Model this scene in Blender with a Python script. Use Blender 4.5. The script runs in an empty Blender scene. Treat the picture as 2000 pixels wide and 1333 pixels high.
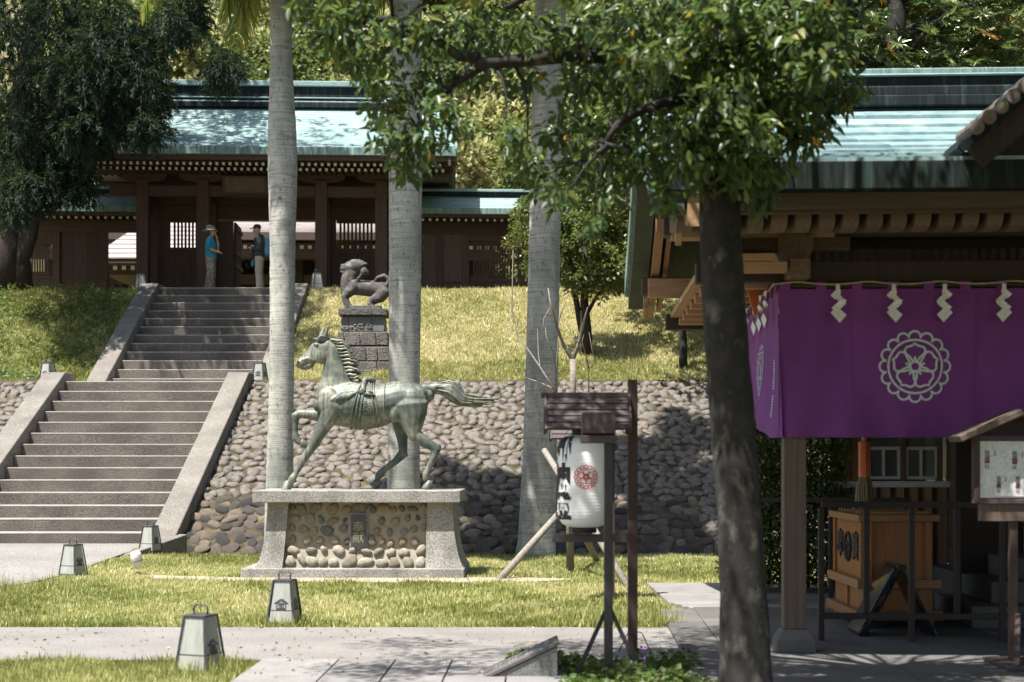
import bpy, math, random
import numpy as np
from mathutils import Vector, Matrix

R = math.radians
rng = np.random.default_rng(7)
random.seed(7)
sc = bpy.context.scene
col = sc.collection

# ---------------------------------------------------------------- camera, sky, sun, exposure
FPX, HY, EYE = 3000.0, 900.0, 1.5          # focal length in photo pixels, horizon row, eye height
cam = bpy.data.cameras.new('camera')
cam.sensor_width = 36.0
cam.lens = 36.0 * FPX / 2000.0
cam.shift_y = (HY - 666.5) / 2000.0
cam.clip_start = 0.1
cam.clip_end = 1500
cam.dof.use_dof = True
cam.dof.focus_distance = 20.5
cam.dof.aperture_fstop = 2.4
camo = bpy.data.objects.new('camera', cam)
col.objects.link(camo)
camo.location = (0, 0, EYE)
camo.rotation_euler = (R(90), 0, 0)
sc.camera = camo

SUN_EL, SUN_AZ = 66.0, -44.0               # azimuth of the sun seen from the scene: 0 = straight behind the camera, negative = left
world = bpy.data.worlds.new('World')
sc.world = world
world.use_nodes = True
wn = world.node_tree
bg = wn.nodes['Background']
sky = wn.nodes.new('ShaderNodeTexSky')
sky.sky_type = 'NISHITA'
sky.sun_disc = False
sky.sun_elevation = R(SUN_EL)
sky.sun_rotation = R(180 - SUN_AZ)
sky.air_density = 1.0
sky.dust_density = 2.0
wn.links.new(sky.outputs[0], bg.inputs[0])
bg.inputs[1].default_value = 0.085
sl = bpy.data.lights.new('sun', 'SUN')
sl.energy = 5.0
sl.angle = R(0.55)
sl.color = (1.0, 0.97, 0.92)
so = bpy.data.objects.new('sun', sl)
col.objects.link(so)
sd = Vector((math.sin(R(SUN_AZ)) * math.cos(R(SUN_EL)), -math.cos(R(SUN_AZ)) * math.cos(R(SUN_EL)), math.sin(R(SUN_EL))))
so.rotation_euler = sd.to_track_quat('Z', 'Y').to_euler()
so.location = (0, 0, 40)
vs = sc.view_settings
vs.view_transform = 'Standard'
vs.look = 'None'
vs.exposure = 1.3
vs.gamma = 1.0
vs.use_curve_mapping = False

# ---------------------------------------------------------------- helpers
def P(px, py, d):
    return Vector(((px - 1000) * d / FPX, d, EYE + (HY - py) * d / FPX))

class MB:
    def __init__(s):
        s.v = []; s.f = []; s.m = []
    def add(s, vs_, fs, mi=0):
        o = len(s.v)
        s.v.extend([tuple(p) for p in vs_])
        s.f.extend([tuple(i + o for i in f) for f in fs])
        s.m.extend([mi] * len(fs))
        return s
    def box(s, c, sz, rz=0.0, M=None, mi=0):
        x, y, z = sz[0] / 2, sz[1] / 2, sz[2] / 2
        vv = [Vector(p) for p in ((-x, -y, -z), (x, -y, -z), (x, y, -z), (-x, y, -z), (-x, -y, z), (x, -y, z), (x, y, z), (-x, y, z))]
        if M is not None: vv = [M @ p for p in vv]
        elif rz:
            q = Matrix.Rotation(rz, 3, 'Z'); vv = [q @ p for p in vv]
        c = Vector(c)
        return s.add([p + c for p in vv], [(0, 3, 2, 1), (4, 5, 6, 7), (0, 1, 5, 4), (1, 2, 6, 5), (2, 3, 7, 6), (3, 0, 4, 7)], mi)
    def bb(s, x0, x1, y0, y1, z0, z1, mi=0):
        return s.box(((x0 + x1) / 2, (y0 + y1) / 2, (z0 + z1) / 2), (abs(x1 - x0), abs(y1 - y0), abs(z1 - z0)), mi=mi)
    def beam(s, a, b, w, h, up=(0, 0, 1), mi=0):
        a, b = Vector(a), Vector(b); t = (b - a); L = t.length; t.normalize()
        u = Vector(up); x = t.cross(u)
        if x.length < 1e-4: x = t.cross(Vector((1, 0, 0)))
        x.normalize(); u = x.cross(t)
        M = Matrix((x, t, u)).transposed()
        return s.box((a + b) / 2, (w, L, h), M=M, mi=mi)
    def frust(s, c, b, t, h, mi=0, rz=0):
        q = Matrix.Rotation(rz, 3, 'Z'); c = Vector(c)
        vv = [Vector((sx * b[0] / 2, sy * b[1] / 2, 0)) for sx, sy in ((-1, -1), (1, -1), (1, 1), (-1, 1))] + \
             [Vector((sx * t[0] / 2, sy * t[1] / 2, h)) for sx, sy in ((-1, -1), (1, -1), (1, 1), (-1, 1))]
        return s.add([q @ p + c for p in vv], [(0, 3, 2, 1), (4, 5, 6, 7), (0, 1, 5, 4), (1, 2, 6, 5), (2, 3, 7, 6), (3, 0, 4, 7)], mi)
    def tube(s, pts, rad, n=8, cap=True, mi=0):
        pts = [Vector(p) for p in pts]
        if not hasattr(rad, '__len__'): rad = [rad] * len(pts)
        rings = []; prev = None
        for i, p in enumerate(pts):
            t = (pts[min(i + 1, len(pts) - 1)] - pts[max(i - 1, 0)])
            if t.length < 1e-9: t = Vector((0, 0, 1))
            t.normalize()
            if prev is None:
                a = t.cross(Vector((0, 1, 0)))
                if a.length < .1: a = t.cross(Vector((1, 0, 0)))
            else:
                a = prev - t * prev.dot(t)
            a.normalize(); prev = a; b = t.cross(a)
            rings.append([p + (a * math.cos(k * 2 * math.pi / n) + b * math.sin(k * 2 * math.pi / n)) * rad[i] for k in range(n)])
        return s.rings(rings, cap, mi)
    def rings(s, rings, cap=True, mi=0):
        n = len(rings[0]); vv = [p for r_ in rings for p in r_]; fs = []
        for i in range(len(rings) - 1):
            for k in range(n):
                a, b = i * n + k, i * n + (k + 1) % n
                fs.append((a, b, b + n, a + n))
        if cap:
            fs.append(tuple(range(n - 1, -1, -1))); o = (len(rings) - 1) * n
            fs.append(tuple(o + k for k in range(n)))
        return s.add(vv, fs, mi)
    def lathe(s, prof, c=(0, 0, 0), n=16, cap=True, mi=0):
        c = Vector(c)
        return s.rings([[c + Vector((r_ * math.cos(2 * math.pi * k / n), r_ * math.sin(2 * math.pi * k / n), z)) for k in range(n)] for r_, z in prof], cap, mi)
    def prism(s, poly, f0, f1, mi=0):
        """poly of 2-D points, f0/f1 map a 2-D point onto the two end faces"""
        n = len(poly)
        vv = [f0(*p) for p in poly] + [f1(*p) for p in poly]
        fs = [tuple(range(n - 1, -1, -1)), tuple(range(n, 2 * n))] + [(k, (k + 1) % n, n + (k + 1) % n, n + k) for k in range(n)]
        return s.add(vv, fs, mi)
    def chain(s, pts, n=14):
        """elliptic loft through (x, y, z, radius in the XZ plane, radius along Y), rounded ends"""
        C = [Vector(p[:3]) for p in pts]; rings = []; N = len(C)
        fr = []
        for i in range(N):
            t = (C[min(i + 1, N - 1)] - C[max(i - 1, 0)]).normalized()
            a = t.cross(Vector((0, 1, 0)))
            if a.length < .15: a = t.cross(Vector((0, 0, 1)))
            a.normalize(); b = t.cross(a).normalized(); fr.append((t, a, b))
        def ring(c, a, b, ra, rb):
            return [c + a * ra * math.cos(2 * math.pi * k / n) + b * rb * math.sin(2 * math.pi * k / n) for k in range(n)]
        t, a, b = fr[0]; ra, rb = pts[0][3:5]; q = min(ra, rb)
        for o, k in ((-.95, .25), (-.7, .7)): rings.append(ring(C[0] + t * o * q, a, b, ra * k, rb * k))
        for i in range(N): rings.append(ring(C[i], fr[i][1], fr[i][2], pts[i][3], pts[i][4]))
        t, a, b = fr[-1]; ra, rb = pts[-1][3:5]; q = min(ra, rb)
        for o, k in ((.7, .7), (.95, .25)): rings.append(ring(C[-1] + t * o * q, a, b, ra * k, rb * k))
        return s.rings(rings)
    def ball(s, c, r, n=14, m=8, M=None):
        c = Vector(c); rr = []
        for i in range(m + 1):
            th = math.pi * (i + .02) / (m + .04)
            rr.append([c + (M or Matrix.Identity(3)) @ Vector((r[0] * math.sin(th) * math.cos(2 * math.pi * k / n), r[1] * math.sin(th) * math.sin(2 * math.pi * k / n), r[2] * math.cos(th))) for k in range(n)])
        return s.rings(rr)
    def mesh(s, name, mats=(), smooth=False):
        me = bpy.data.meshes.new(name)
        me.from_pydata(s.v, [], s.f)
        for m in mats if isinstance(mats, (list, tuple)) else [mats]:
            me.materials.append(m)
        if any(s.m): me.polygons.foreach_set('material_index', s.m)
        if smooth: me.polygons.foreach_set('use_smooth', [True] * len(s.f))
        me.update()
        return me
    def build(s, name, mats, parent=None, smooth=False, bevel=0, loc=None, rz=0):
        return ob(name, s.mesh(name, mats, smooth), parent, bevel, loc, rz)

def ob(name, me, parent=None, bevel=0, loc=None, rz=0, scale=None):
    o = bpy.data.objects.new(name, me)
    col.objects.link(o)
    if parent is not None: o.parent = parent
    if loc is not None: o.location = loc
    if rz: o.rotation_euler.z = rz
    if scale is not None: o.scale = scale
    if bevel:
        b = o.modifiers.new('bevel', 'BEVEL'); b.width = bevel; b.segments = 2; b.limit_method = 'ANGLE'
    return o

def tag(o, label=None, cat=None, group=None, kind=None):
    if label: o['label'] = label
    if cat: o['category'] = cat
    if group: o['group'] = group
    if kind: o['kind'] = kind
    return o

def thing(name, label, cat, loc=(0, 0, 0), rz=0, group=None):
    o = bpy.data.objects.new(name, None)
    col.objects.link(o)
    o.location = loc; o.rotation_euler.z = rz; o.empty_display_size = .1
    return tag(o, label, cat, group)

def copy_tree(o, parent=None):
    c = o.copy(); col.objects.link(c)
    if parent is not None: c.parent = parent
    for ch in list(o.children): copy_tree(ch, c)
    return c

def organic(mb, name, voxel, mat_, smooth=4, parent=None, factor=.5):
    """fuse overlapping closed shapes into one continuous skin"""
    me = mb.mesh(name)
    o = bpy.data.objects.new(name + '_tmp', me); col.objects.link(o)
    r_ = o.modifiers.new('r', 'REMESH'); r_.mode = 'VOXEL'; r_.voxel_size = voxel; r_.use_smooth_shade = True
    s_ = o.modifiers.new('s', 'SMOOTH'); s_.iterations = smooth; s_.factor = factor
    dg = bpy.context.evaluated_depsgraph_get(); dg.update()
    nm = bpy.data.meshes.new_from_object(o.evaluated_get(dg))
    nm.name = name
    bpy.data.objects.remove(o); bpy.data.meshes.remove(me)
    nm.materials.clear(); nm.materials.append(mat_)
    nm.polygons.foreach_set('use_smooth', [True] * len(nm.polygons))
    return ob(name, nm, parent)

def text_mesh(s_, size, mat_, extrude=.0015, bold=0.0, name='lettering'):
    cu = bpy.data.curves.new('t', 'FONT'); cu.body = s_; cu.size = size; cu.extrude = extrude; cu.offset = bold
    cu.align_x = 'CENTER'; cu.align_y = 'CENTER'; cu.resolution_u = 3
    o = bpy.data.objects.new('t', cu); col.objects.link(o)
    dg = bpy.context.evaluated_depsgraph_get(); dg.update()
    me = bpy.data.meshes.new_from_object(o.evaluated_get(dg)); me.name = name
    bpy.data.objects.remove(o)
    me.materials.clear(); me.materials.append(mat_)
    return me

def finer(me):
    import bmesh
    bm = bmesh.new(); bm.from_mesh(me); bmesh.ops.triangulate(bm, faces=bm.faces[:])
    bmesh.ops.subdivide_edges(bm, edges=bm.edges[:], cuts=2, use_grid_fill=True); bm.to_mesh(me); bm.free()

def raw_mesh(name, verts, faces_flat, nper, mats, attr=None, smooth=False):
    """fast mesh from numpy: verts (N,3), faces (F,nper)"""
    me = bpy.data.meshes.new(name)
    F = len(faces_flat)
    me.vertices.add(len(verts)); me.vertices.foreach_set('co', np.asarray(verts, dtype=np.float32).ravel())
    me.loops.add(F * nper); me.loops.foreach_set('vertex_index', np.asarray(faces_flat, dtype=np.int32).ravel())
    me.polygons.add(F)
    me.polygons.foreach_set('loop_start', np.arange(0, F * nper, nper, dtype=np.int32))
    for m in mats if isinstance(mats, (list, tuple)) else [mats]: me.materials.append(m)
    if attr is not None:
        a = me.attributes.new('rnd', 'FLOAT', 'POINT'); a.data.foreach_set('value', np.asarray(attr, dtype=np.float32))
    if smooth: me.polygons.foreach_set('use_smooth', np.ones(F, dtype=bool))
    me.update(calc_edges=True)
    return me

# ---------------------------------------------------------------- materials
def nt(name):
    m = bpy.data.materials.new(name); m.use_nodes = True
    return m, m.node_tree, m.node_tree.nodes['Principled BSDF']

def ramp(t, stops, fac):
    n = t.nodes.new('ShaderNodeValToRGB'); e = n.color_ramp.elements
    while len(e) < len(stops): e.new(.5)
    for k, (p, c) in enumerate(stops): e[k].position = p; e[k].color = (*c, 1)
    t.links.new(fac, n.inputs[0]); return n.outputs[0]

def coords(t, kind='Object', scale=(1, 1, 1)):
    tc = t.nodes.new('ShaderNodeTexCoord'); mp = t.nodes.new('ShaderNodeMapping')
    mp.inputs['Scale'].default_value = scale
    t.links.new(tc.outputs[kind], mp.inputs[0]); return mp.outputs[0]

def noise(t, vec, scale, detail=5, rough=.6):
    n = t.nodes.new('ShaderNodeTexNoise'); n.inputs['Scale'].default_value = scale
    n.inputs['Detail'].default_value = detail; n.inputs['Roughness'].default_value = rough
    t.links.new(vec, n.inputs['Vector']); return n.outputs['Fac']

def mixc(t, a, b, fac, mode='MIX'):
    n = t.nodes.new('ShaderNodeMix'); n.data_type = 'RGBA'; n.blend_type = mode
    for i, v in ((0, fac), (6, a), (7, b)):
        if hasattr(v, 'is_output'): t.links.new(v, n.inputs[i])
        elif i == 0: n.inputs[0].default_value = v
        else: n.inputs[i].default_value = (*v, 1)
    return n.outputs[2]

def bump(t, bsdf, h, strength=.3, dist=.01):
    b = t.nodes.new('ShaderNodeBump'); b.inputs['Strength'].default_value = strength; b.inputs['Distance'].default_value = dist
    t.links.new(h, b.inputs['Height']); t.links.new(b.outputs[0], bsdf.inputs['Normal'])

def mat(name, c1, c2=None, scale=4, rough=.8, stretch=(1, 1, 1), fine=60, bumps=.25, bdist=.006, c3=None, space='Object', obrand=0.0, metal=0.0, spec=.5, lo=.35, hi=.68, grit=0):
    m, t, b = nt(name)
    v = coords(t, space, stretch)
    n1 = noise(t, v, scale)
    c2 = c2 or tuple(x * .7 for x in c1)
    c = ramp(t, [(lo, c1), (hi, c2)] if c3 is None else [(lo, c1), ((lo + hi) / 2, c2), (hi, c3)], n1)
    n2 = noise(t, v, fine, 3)
    c = mixc(t, c, ramp(t, [(.34, (.45, .45, .44)), (.66, (1.5, 1.48, 1.45))] if grit else [(.3, (.72, .72, .72)), (.7, (1.2, 1.2, 1.2))], n2), .8, 'MULTIPLY')
    if obrand:
        oi = t.nodes.new('ShaderNodeObjectInfo')
        c = mixc(t, c, ramp(t, [(0, (1 - obrand,) * 3), (1, (1 + obrand,) * 3)], oi.outputs['Random']), 1.0, 'MULTIPLY')
    t.links.new(c, b.inputs['Base Color'])
    b.inputs['Roughness'].default_value = rough; b.inputs['Metallic'].default_value = metal
    b.inputs['Specular IOR Level'].default_value = spec
    if bumps: bump(t, b, n2, bumps, bdist)
    return m

def wood(name, c1, c2, axis=2, rough=.7, obrand=.15, sc_=3.0):
    st = [12, 12, 12]; st[axis] = .7
    return mat(name, c1, c2, sc_, rough, tuple(st), 12, .25, .004, obrand=obrand)

def leaf_mat(name, stops, rough=.45, trans=.3, spec=.5):
    m, t, b = nt(name)
    at = t.nodes.new('ShaderNodeAttribute'); at.attribute_name = 'rnd'
    c = ramp(t, stops, at.outputs['Fac'])
    t.links.new(c, b.inputs['Base Color']); b.inputs['Roughness'].default_value = rough
    b.inputs['Specular IOR Level'].default_value = spec
    tr = t.nodes.new('ShaderNodeBsdfTranslucent')
    t.links.new(mixc(t, c, (.55, .8, .15), .18), tr.inputs['Color'])
    mx = t.nodes.new('ShaderNodeMixShader'); mx.inputs[0].default_value = trans
    t.links.new(b.outputs[0], mx.inputs[1]); t.links.new(tr.outputs[0], mx.inputs[2])
    t.links.new(mx.outputs[0], t.nodes['Material Output'].inputs['Surface'])
    return m

M = {}
M['ground'] = mat('ground_soil', (.16, .13, .05), (.10, .10, .035), .8, .95, fine=40)
M['grass'] = leaf_mat('lawn_grass', [(0, (.13, .13, .03)), (.3, (.26, .275, .075)), (.6, (.44, .445, .16)), (.85, (.62, .59, .31)), (1, (.60, .48, .25))], .45, .42, .5)
M['slopegrass'] = leaf_mat('slope_grass', [(0, (.18, .18, .05)), (.3, (.39, .37, .14)), (.65, (.60, .53, .28)), (1, (.70, .60, .40))], .5, .38, .4)
M['weeds'] = leaf_mat('weed_leaves', [(0, (.035, .07, .018)), (.6, (.08, .13, .03)), (1, (.17, .17, .05))], .5, .3)
M['asphalt'] = mat('washed_gravel', (.205, .192, .178), (.155, .145, .134), 1.2, .9, fine=75, bumps=.5, grit=1)
M['plaza'] = mat('plaza_concrete', (.215, .202, .187), (.165, .156, .142), .7, .9, fine=40, bumps=.3, grit=1)
M['dirt'] = mat('pale_dirt', (.33, .275, .20), (.25, .21, .145), 2, .95, fine=50)
M['paver'] = mat('concrete_paver', (.225, .214, .20), (.17, .161, .152), 3, .85, fine=60, obrand=.08)
M['granite'] = mat('granite_floor', (.125, .118, .107), (.085, .08, .073), 2, .8, fine=120, obrand=.10)
M['granite_sp'] = mat('speckled_granite', (.22, .22, .205), (.07, .072, .07), 55, .6, fine=90, bumps=.1)
M['stair'] = mat('washed_stone_stair', (.135, .117, .10), (.085, .074, .063), 1.3, .95, fine=48, bumps=.8, bdist=.02, grit=1, lo=.4, hi=.62)
M['rail'] = mat('washed_stone_rail', (.20, .183, .16), (.135, .123, .105), 2, .95, fine=52, bumps=.8, bdist=.02, grit=1)
M['plinth'] = mat('plinth_concrete', (.285, .27, .245), (.15, .145, .13), 2.6, .92, (1, 1, .6), fine=70, bumps=.8, bdist=.012, lo=.42, hi=.72, grit=1)
M['mortar'] = mat('mortar', (.29, .265, .21), (.22, .20, .155), 4, .95, fine=90, bumps=.5)
M['moss'] = mat('mossy_mortar', (.075, .058, .024), (.04, .034, .014), 2.5, .95, fine=50, bumps=.9, bdist=.03, c3=(.15, .11, .05))
def stone_mat(name, stops, sc_=9):
    m, t, b = nt(name)
    oi = t.nodes.new('ShaderNodeObjectInfo'); v = coords(t, 'Object')
    n1 = noise(t, coords(t, 'Generated'), 3.0); n2 = noise(t, v, sc_ * 5, 4)
    c = ramp(t, stops, oi.outputs['Random'])
    c = mixc(t, c, ramp(t, [(.3, (.62, .62, .64)), (.7, (1.3, 1.27, 1.2))], n1), .9, 'MULTIPLY')
    t.links.new(c, b.inputs['Base Color']); b.inputs['Roughness'].default_value = .72
    bump(t, b, n2, .8, .03); return m
M['cobble'] = stone_mat('river_cobble', [(0, (.026, .023, .021)), (.3, (.06, .05, .042)), (.7, (.115, .092, .072)), (1, (.21, .165, .12))])
M['cobble_far'] = mat('river_cobble_mass', (.048, .042, .037), (.14, .117, .095), 4.5, .75, fine=30, bumps=.7, c3=(.075, .065, .055))
M['pebble'] = stone_mat('plinth_pebble', [(0, (.12, .115, .105)), (.3, (.24, .21, .17)), (.6, (.34, .25, .15)), (.85, (.38, .30, .2)), (1, (.28, .26, .23))], 14)
M['boulder'] = stone_mat('plinth_boulder', [(0, (.26, .225, .175)), (.5, (.38, .335, .26)), (1, (.47, .425, .345))], 14)
M['lionstone'] = mat('weathered_statue_stone', (.13, .118, .10), (.06, .056, .05), 6, .9, fine=40, bumps=.9, bdist=.03, c3=(.19, .172, .15))
M['lionblock'] = mat('rough_pedestal_stone', (.14, .128, .112), (.075, .068, .06), 7, .95, fine=25, bumps=1.0, bdist=.04, obrand=.2)
M['liondress'] = mat('dressed_pedestal_stone', (.125, .13, .12), (.085, .09, .085), 4, .85, fine=80, bumps=.3)
M['copper'] = mat('green_copper', (.29, .40, .38), (.215, .315, .30), 1.6, .55, (.6, 2.2, 2.2), fine=14, bumps=.1, c3=(.35, .45, .43))
M['coppersheet'] = mat('green_copper_sheet', (.21, .31, .31), (.155, .235, .245), 2.2, .45, fine=10, bumps=.15, obrand=.28, c3=(.27, .365, .36))
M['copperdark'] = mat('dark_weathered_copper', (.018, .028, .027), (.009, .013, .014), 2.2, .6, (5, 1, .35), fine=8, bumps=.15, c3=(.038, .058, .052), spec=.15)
M['copperedge'] = mat('streaked_copper_edge', (.20, .31, .28), (.10, .16, .15), 3, .6, (6, 1, .3), fine=9, bumps=.1, c3=(.27, .38, .34))
M['gatewood'] = wood('old_brown_gate_wood', (.10, .055, .035), (.055, .031, .022), 2)
M['gatewood_h'] = wood('old_brown_gate_beam', (.095, .053, .034), (.052, .03, .021), 0)
M['panelwood'] = wood('bleached_panel_wood', (.13, .085, .058), (.07, .042, .03), 2, obrand=.3)
M['dooredge'] = wood('door_brace_wood', (.25, .18, .11), (.17, .115, .07), 2)
M['white'] = mat('white_paint', (.78, .76, .70), (.62, .6, .54), 8, .7, fine=30, bumps=.05)
M['hallroof_tile'] = mat('pinkish_shingle', (.36, .32, .30), (.27, .235, .22), 3, .85, (1, 4, 4), fine=14, bumps=.3)
M['hallwood'] = wood('hall_cedar_wood', (.16, .093, .052), (.10, .055, .03), 2)
M['hallwood_h'] = wood('hall_cedar_beam', (.085, .054, .036), (.05, .031, .021), 0)
M['hallwood_y'] = wood('hall_cedar_rafter', (.155, .103, .067), (.09, .058, .038), 1)
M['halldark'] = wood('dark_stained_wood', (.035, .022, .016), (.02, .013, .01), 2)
M['postwood'] = wood('grey_brown_post_wood', (.15, .105, .075), (.09, .063, .046), 2)
M['standwood'] = wood('dark_stain_stand_wood', (.075, .04, .028), (.042, .024, .019), 2)
M['standwood_h'] = wood('dark_stain_roof_slat', (.085, .06, .056), (.05, .036, .035), 0)
M['boxwood'] = wood('orange_cypress_box', (.36, .135, .03), (.26, .095, .022), 2, .5)
M['boxwood_h'] = wood('orange_cypress_trim', (.33, .165, .06), (.24, .115, .042), 0, .5)
M['annexwood'] = wood('tan_annex_board', (.33, .21, .125), (.22, .135, .08), 2, obrand=.3)
M['bark'] = mat('mottled_bark', (.030, .026, .022), (.014, .013, .011), 7, .95, (1, 1, .7), fine=30, bumps=.6, bdist=.008, c3=(.10, .09, .075), hi=.72)
M['darkbark'] = mat('dark_red_bark', (.045, .03, .022), (.024, .017, .013), 6, .95, (3, 3, .5), fine=22, bumps=.8, bdist=.03)
M['palebark'] = mat('pale_sapling_bark', (.25, .215, .175), (.15, .125, .10), 9, .9, (1, 1, 3), fine=40)
M['pole'] = mat('grey_support_pole', (.27, .245, .205), (.15, .13, .105), 5, .9, (6, 6, .5), fine=20, bumps=.5)
M['blackmetal'] = mat('black_metal', (.018, .018, .02), (.028, .028, .03), 9, .38, fine=40, bumps=.03)
M['frame'] = mat('dark_lantern_frame', (.042, .042, .05), (.065, .063, .072), 9, .5, fine=40, bumps=.05)
M['pane'] = mat('milky_lantern_pane', (.36, .365, .325), (.25, .255, .225), 3, .35, (3, 3, .6), fine=12, bumps=.02)
M['ink'] = mat('black_ink', (.012, .011, .011), (.02, .018, .018), 9, .7, bumps=0)
M['red'] = mat('red_ink', (.50, .045, .045), (.42, .035, .035), 9, .7, bumps=0)
M['purple'] = mat('purple_curtain_cloth', (.185, .032, .215), (.14, .024, .165), 1.5, .7, fine=160, bumps=.15, bdist=.002)
M['crestgrey'] = mat('pale_grey_print', (.58, .62, .62), (.52, .56, .56), 3, .8, bumps=0)
M['paper'] = mat('white_paper', (.76, .75, .72), (.68, .67, .64), 3, .7, bumps=.05)
M['rope'] = mat('straw_rope', (.42, .34, .2), (.3, .235, .13), 20, .9, fine=60, bumps=.6)
M['straw'] = mat('straw_tassel', (.30, .235, .145), (.19, .145, .085), 3, .9, (40, 40, 1), fine=20, bumps=.8)
M['orange'] = mat('vermilion_wood', (.55, .14, .03), (.42, .1, .025), 4, .5, bumps=.1)
M['slate'] = mat('black_slate_plate', (.055, .058, .062), (.035, .037, .04), 6, .35, fine=60, bumps=.05)
M['gold'] = mat('faded_gold_lettering', (.27, .24, .15), (.2, .18, .11), 8, .6, bumps=0)
M['signface'] = mat('grey_brown_sign_plate', (.105, .095, .087), (.09, .082, .075), 2, .6, fine=60, bumps=.03)
M['signtext'] = mat('pale_sign_print', (.42, .41, .39), (.4, .39, .37), 2, .5, bumps=0)
M['skin'] = mat('skin', (.50, .29, .20), (.44, .245, .165), 6, .55, bumps=.02)
M['hair'] = mat('red_brown_hair', (.13, .035, .018), (.08, .022, .012), 12, .5, fine=40)
M['teal'] = mat('teal_shirt', (.02, .27, .40), (.016, .2, .31), 5, .8, fine=30)
M['camo'] = mat('camouflage_cloth', (.30, .26, .2), (.022, .022, .017), 17, .85, fine=40, bumps=.1, c3=(.36, .32, .25), lo=.44, hi=.56)
M['hat'] = mat('grey_hat_cloth', (.30, .31, .27), (.24, .25, .215), 8, .85)
M['jacket'] = mat('dark_green_shirt', (.045, .075, .07), (.03, .05, .048), 6, .85, fine=30)
M['khaki'] = mat('khaki_cloth', (.46, .41, .33), (.34, .3, .24), 7, .85, fine=30)
M['blue'] = mat('blue_backpack_cloth', (.13, .29, .42), (.09, .215, .33), 5, .75)
M['navy'] = mat('navy_cap_cloth', (.02, .02, .03), (.03, .03, .04), 5, .8)
M['wplastic'] = mat('white_plastic', (.7, .7, .67), (.6, .6, .57), 4, .35, bumps=0)

def glass_mat():
    m, t, b = nt('window_glass'); b.inputs['Base Color'].default_value = (.25, .28, .28, 1); b.inputs['Roughness'].default_value = .08
    b.inputs['Transmission Weight'].default_value = .6; return m
M['glass'] = glass_mat()

def bronze_mat():
    m, t, b = nt('patinated_bronze')
    v = coords(t, 'Object', (1, 1, 1)); vs_ = coords(t, 'Object', (26, 26, 1.6))
    n1 = noise(t, v, 2.4, 6); n2 = noise(t, vs_, 1.0, 5); n3 = noise(t, v, 14, 5)
    c = ramp(t, [(.32, (.038, .055, .05)), (.47, (.115, .125, .10)), (.64, (.29, .275, .22))], n1)
    c = mixc(t, c, (.04, .066, .06), ramp(t, [(.47, (0, 0, 0)), (.66, (.8, .8, .8))], n2))
    c = mixc(t, c, ramp(t, [(.3, (.75, .78, .76)), (.7, (1.18, 1.16, 1.1))], n3), .8, 'MULTIPLY')
    t.links.new(c, b.inputs['Base Color']); b.inputs['Metallic'].default_value = .3; b.inputs['Roughness'].default_value = .55
    bump(t, b, n3, .15, .006); return m
M['bronze'] = bronze_mat()

def palm_mat():
    m, t, b = nt('ringed_palm_bark')
    v = coords(t, 'Object', (1.6, 1.6, 60)); n1 = noise(t, v, 1.4, 4, .75)
    n2 = noise(t, coords(t, 'Object', (1, 1, .35)), 2.6, 5); n3 = noise(t, coords(t, 'Object', (1, 1, .5)), 26, 4)
    c = ramp(t, [(.3, (.26, .245, .215)), (.5, (.40, .39, .355)), (.7, (.47, .46, .43))], n1)
    c = mixc(t, c, ramp(t, [(.34, (.42, .46, .43)), (.64, (1.12, 1.1, 1.06))], n2), .9, 'MULTIPLY')
    c = mixc(t, c, (.10, .09, .075), ramp(t, [(.57, (0, 0, 0)), (.68, (.85, .85, .85))], n3))
    n4 = noise(t, coords(t, 'Object', (.3, .3, 6.5)), 1.0, 3)
    c = mixc(t, c, (.13, .12, .10), ramp(t, [(.455, (0, 0, 0)), (.475, (.6, .6, .6)), (.495, (0, 0, 0)), (.56, (0, 0, 0)), (.575, (.5, .5, .5)), (.59, (0, 0, 0))], n4))
    t.links.new(c, b.inputs['Base Color']); b.inputs['Roughness'].default_value = .85
    bump(t, b, n1, .4, .008); return m
M['palm'] = palm_mat()

def paperlantern_mat():
    m, t, b = nt('ribbed_white_lantern')
    v = coords(t, 'Object'); w = t.nodes.new('ShaderNodeTexWave'); w.bands_direction = 'Z'; w.inputs['Scale'].default_value = 13
    w.inputs['Distortion'].default_value = 0; t.links.new(v, w.inputs['Vector'])
    t.links.new(ramp(t, [(0, (.82, .81, .785)), (1, (.88, .87, .845))], w.outputs['Fac']), b.inputs['Base Color'])
    b.inputs['Roughness'].default_value = .45; bump(t, b, w.outputs['Fac'], .12, .006); return m
M['lantern'] = paperlantern_mat()

M['vergegreen'] = mat('dark_green_verge', (.045, .062, .042), (.03, .042, .03), 3, .75, fine=30, bumps=.2)
M['porchtile'] = mat('grey_porch_tile', (.20, .17, .145), (.12, .105, .09), 8, .85, fine=40)
M['gloss'] = mat('glossy_black_lacquer', (.012, .012, .014), (.018, .018, .02), 5, .12, bumps=.02)
M['sealred'] = mat('red_seal_ink', (.42, .09, .09), (.6, .3, .28), 30, .8, bumps=0)
M['standblack'] = mat('black_painted_steel', (.022, .021, .024), (.032, .03, .033), 8, .45, bumps=.04)
M['violet'] = mat('violet_petal', (.25, .10, .42), (.2, .08, .36), 9, .6, bumps=0)
M['deadleaf'] = leaf_mat('dead_leaf', [(0, (.12, .06, .025)), (.6, (.26, .15, .05)), (1, (.42, .3, .1))], .7, .1)
M['nosing'] = mat('pale_step_nosing', (.29, .265, .235), (.21, .19, .165), 5, .9, fine=90, bumps=.4)  # treads and their front edges, paler than the risers
M['gablewood'] = wood('sunlit_gable_cedar', (.40, .24, .13), (.28, .16, .085), 0)  # brighter copy of the hall cedar, sunlight on the gable put into the colour
M['gablewood_y'] = wood('sunlit_gable_cedar_long', (.40, .24, .13), (.28, .16, .085), 1)  # same painted-in sunlight, grain running front to back

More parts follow.
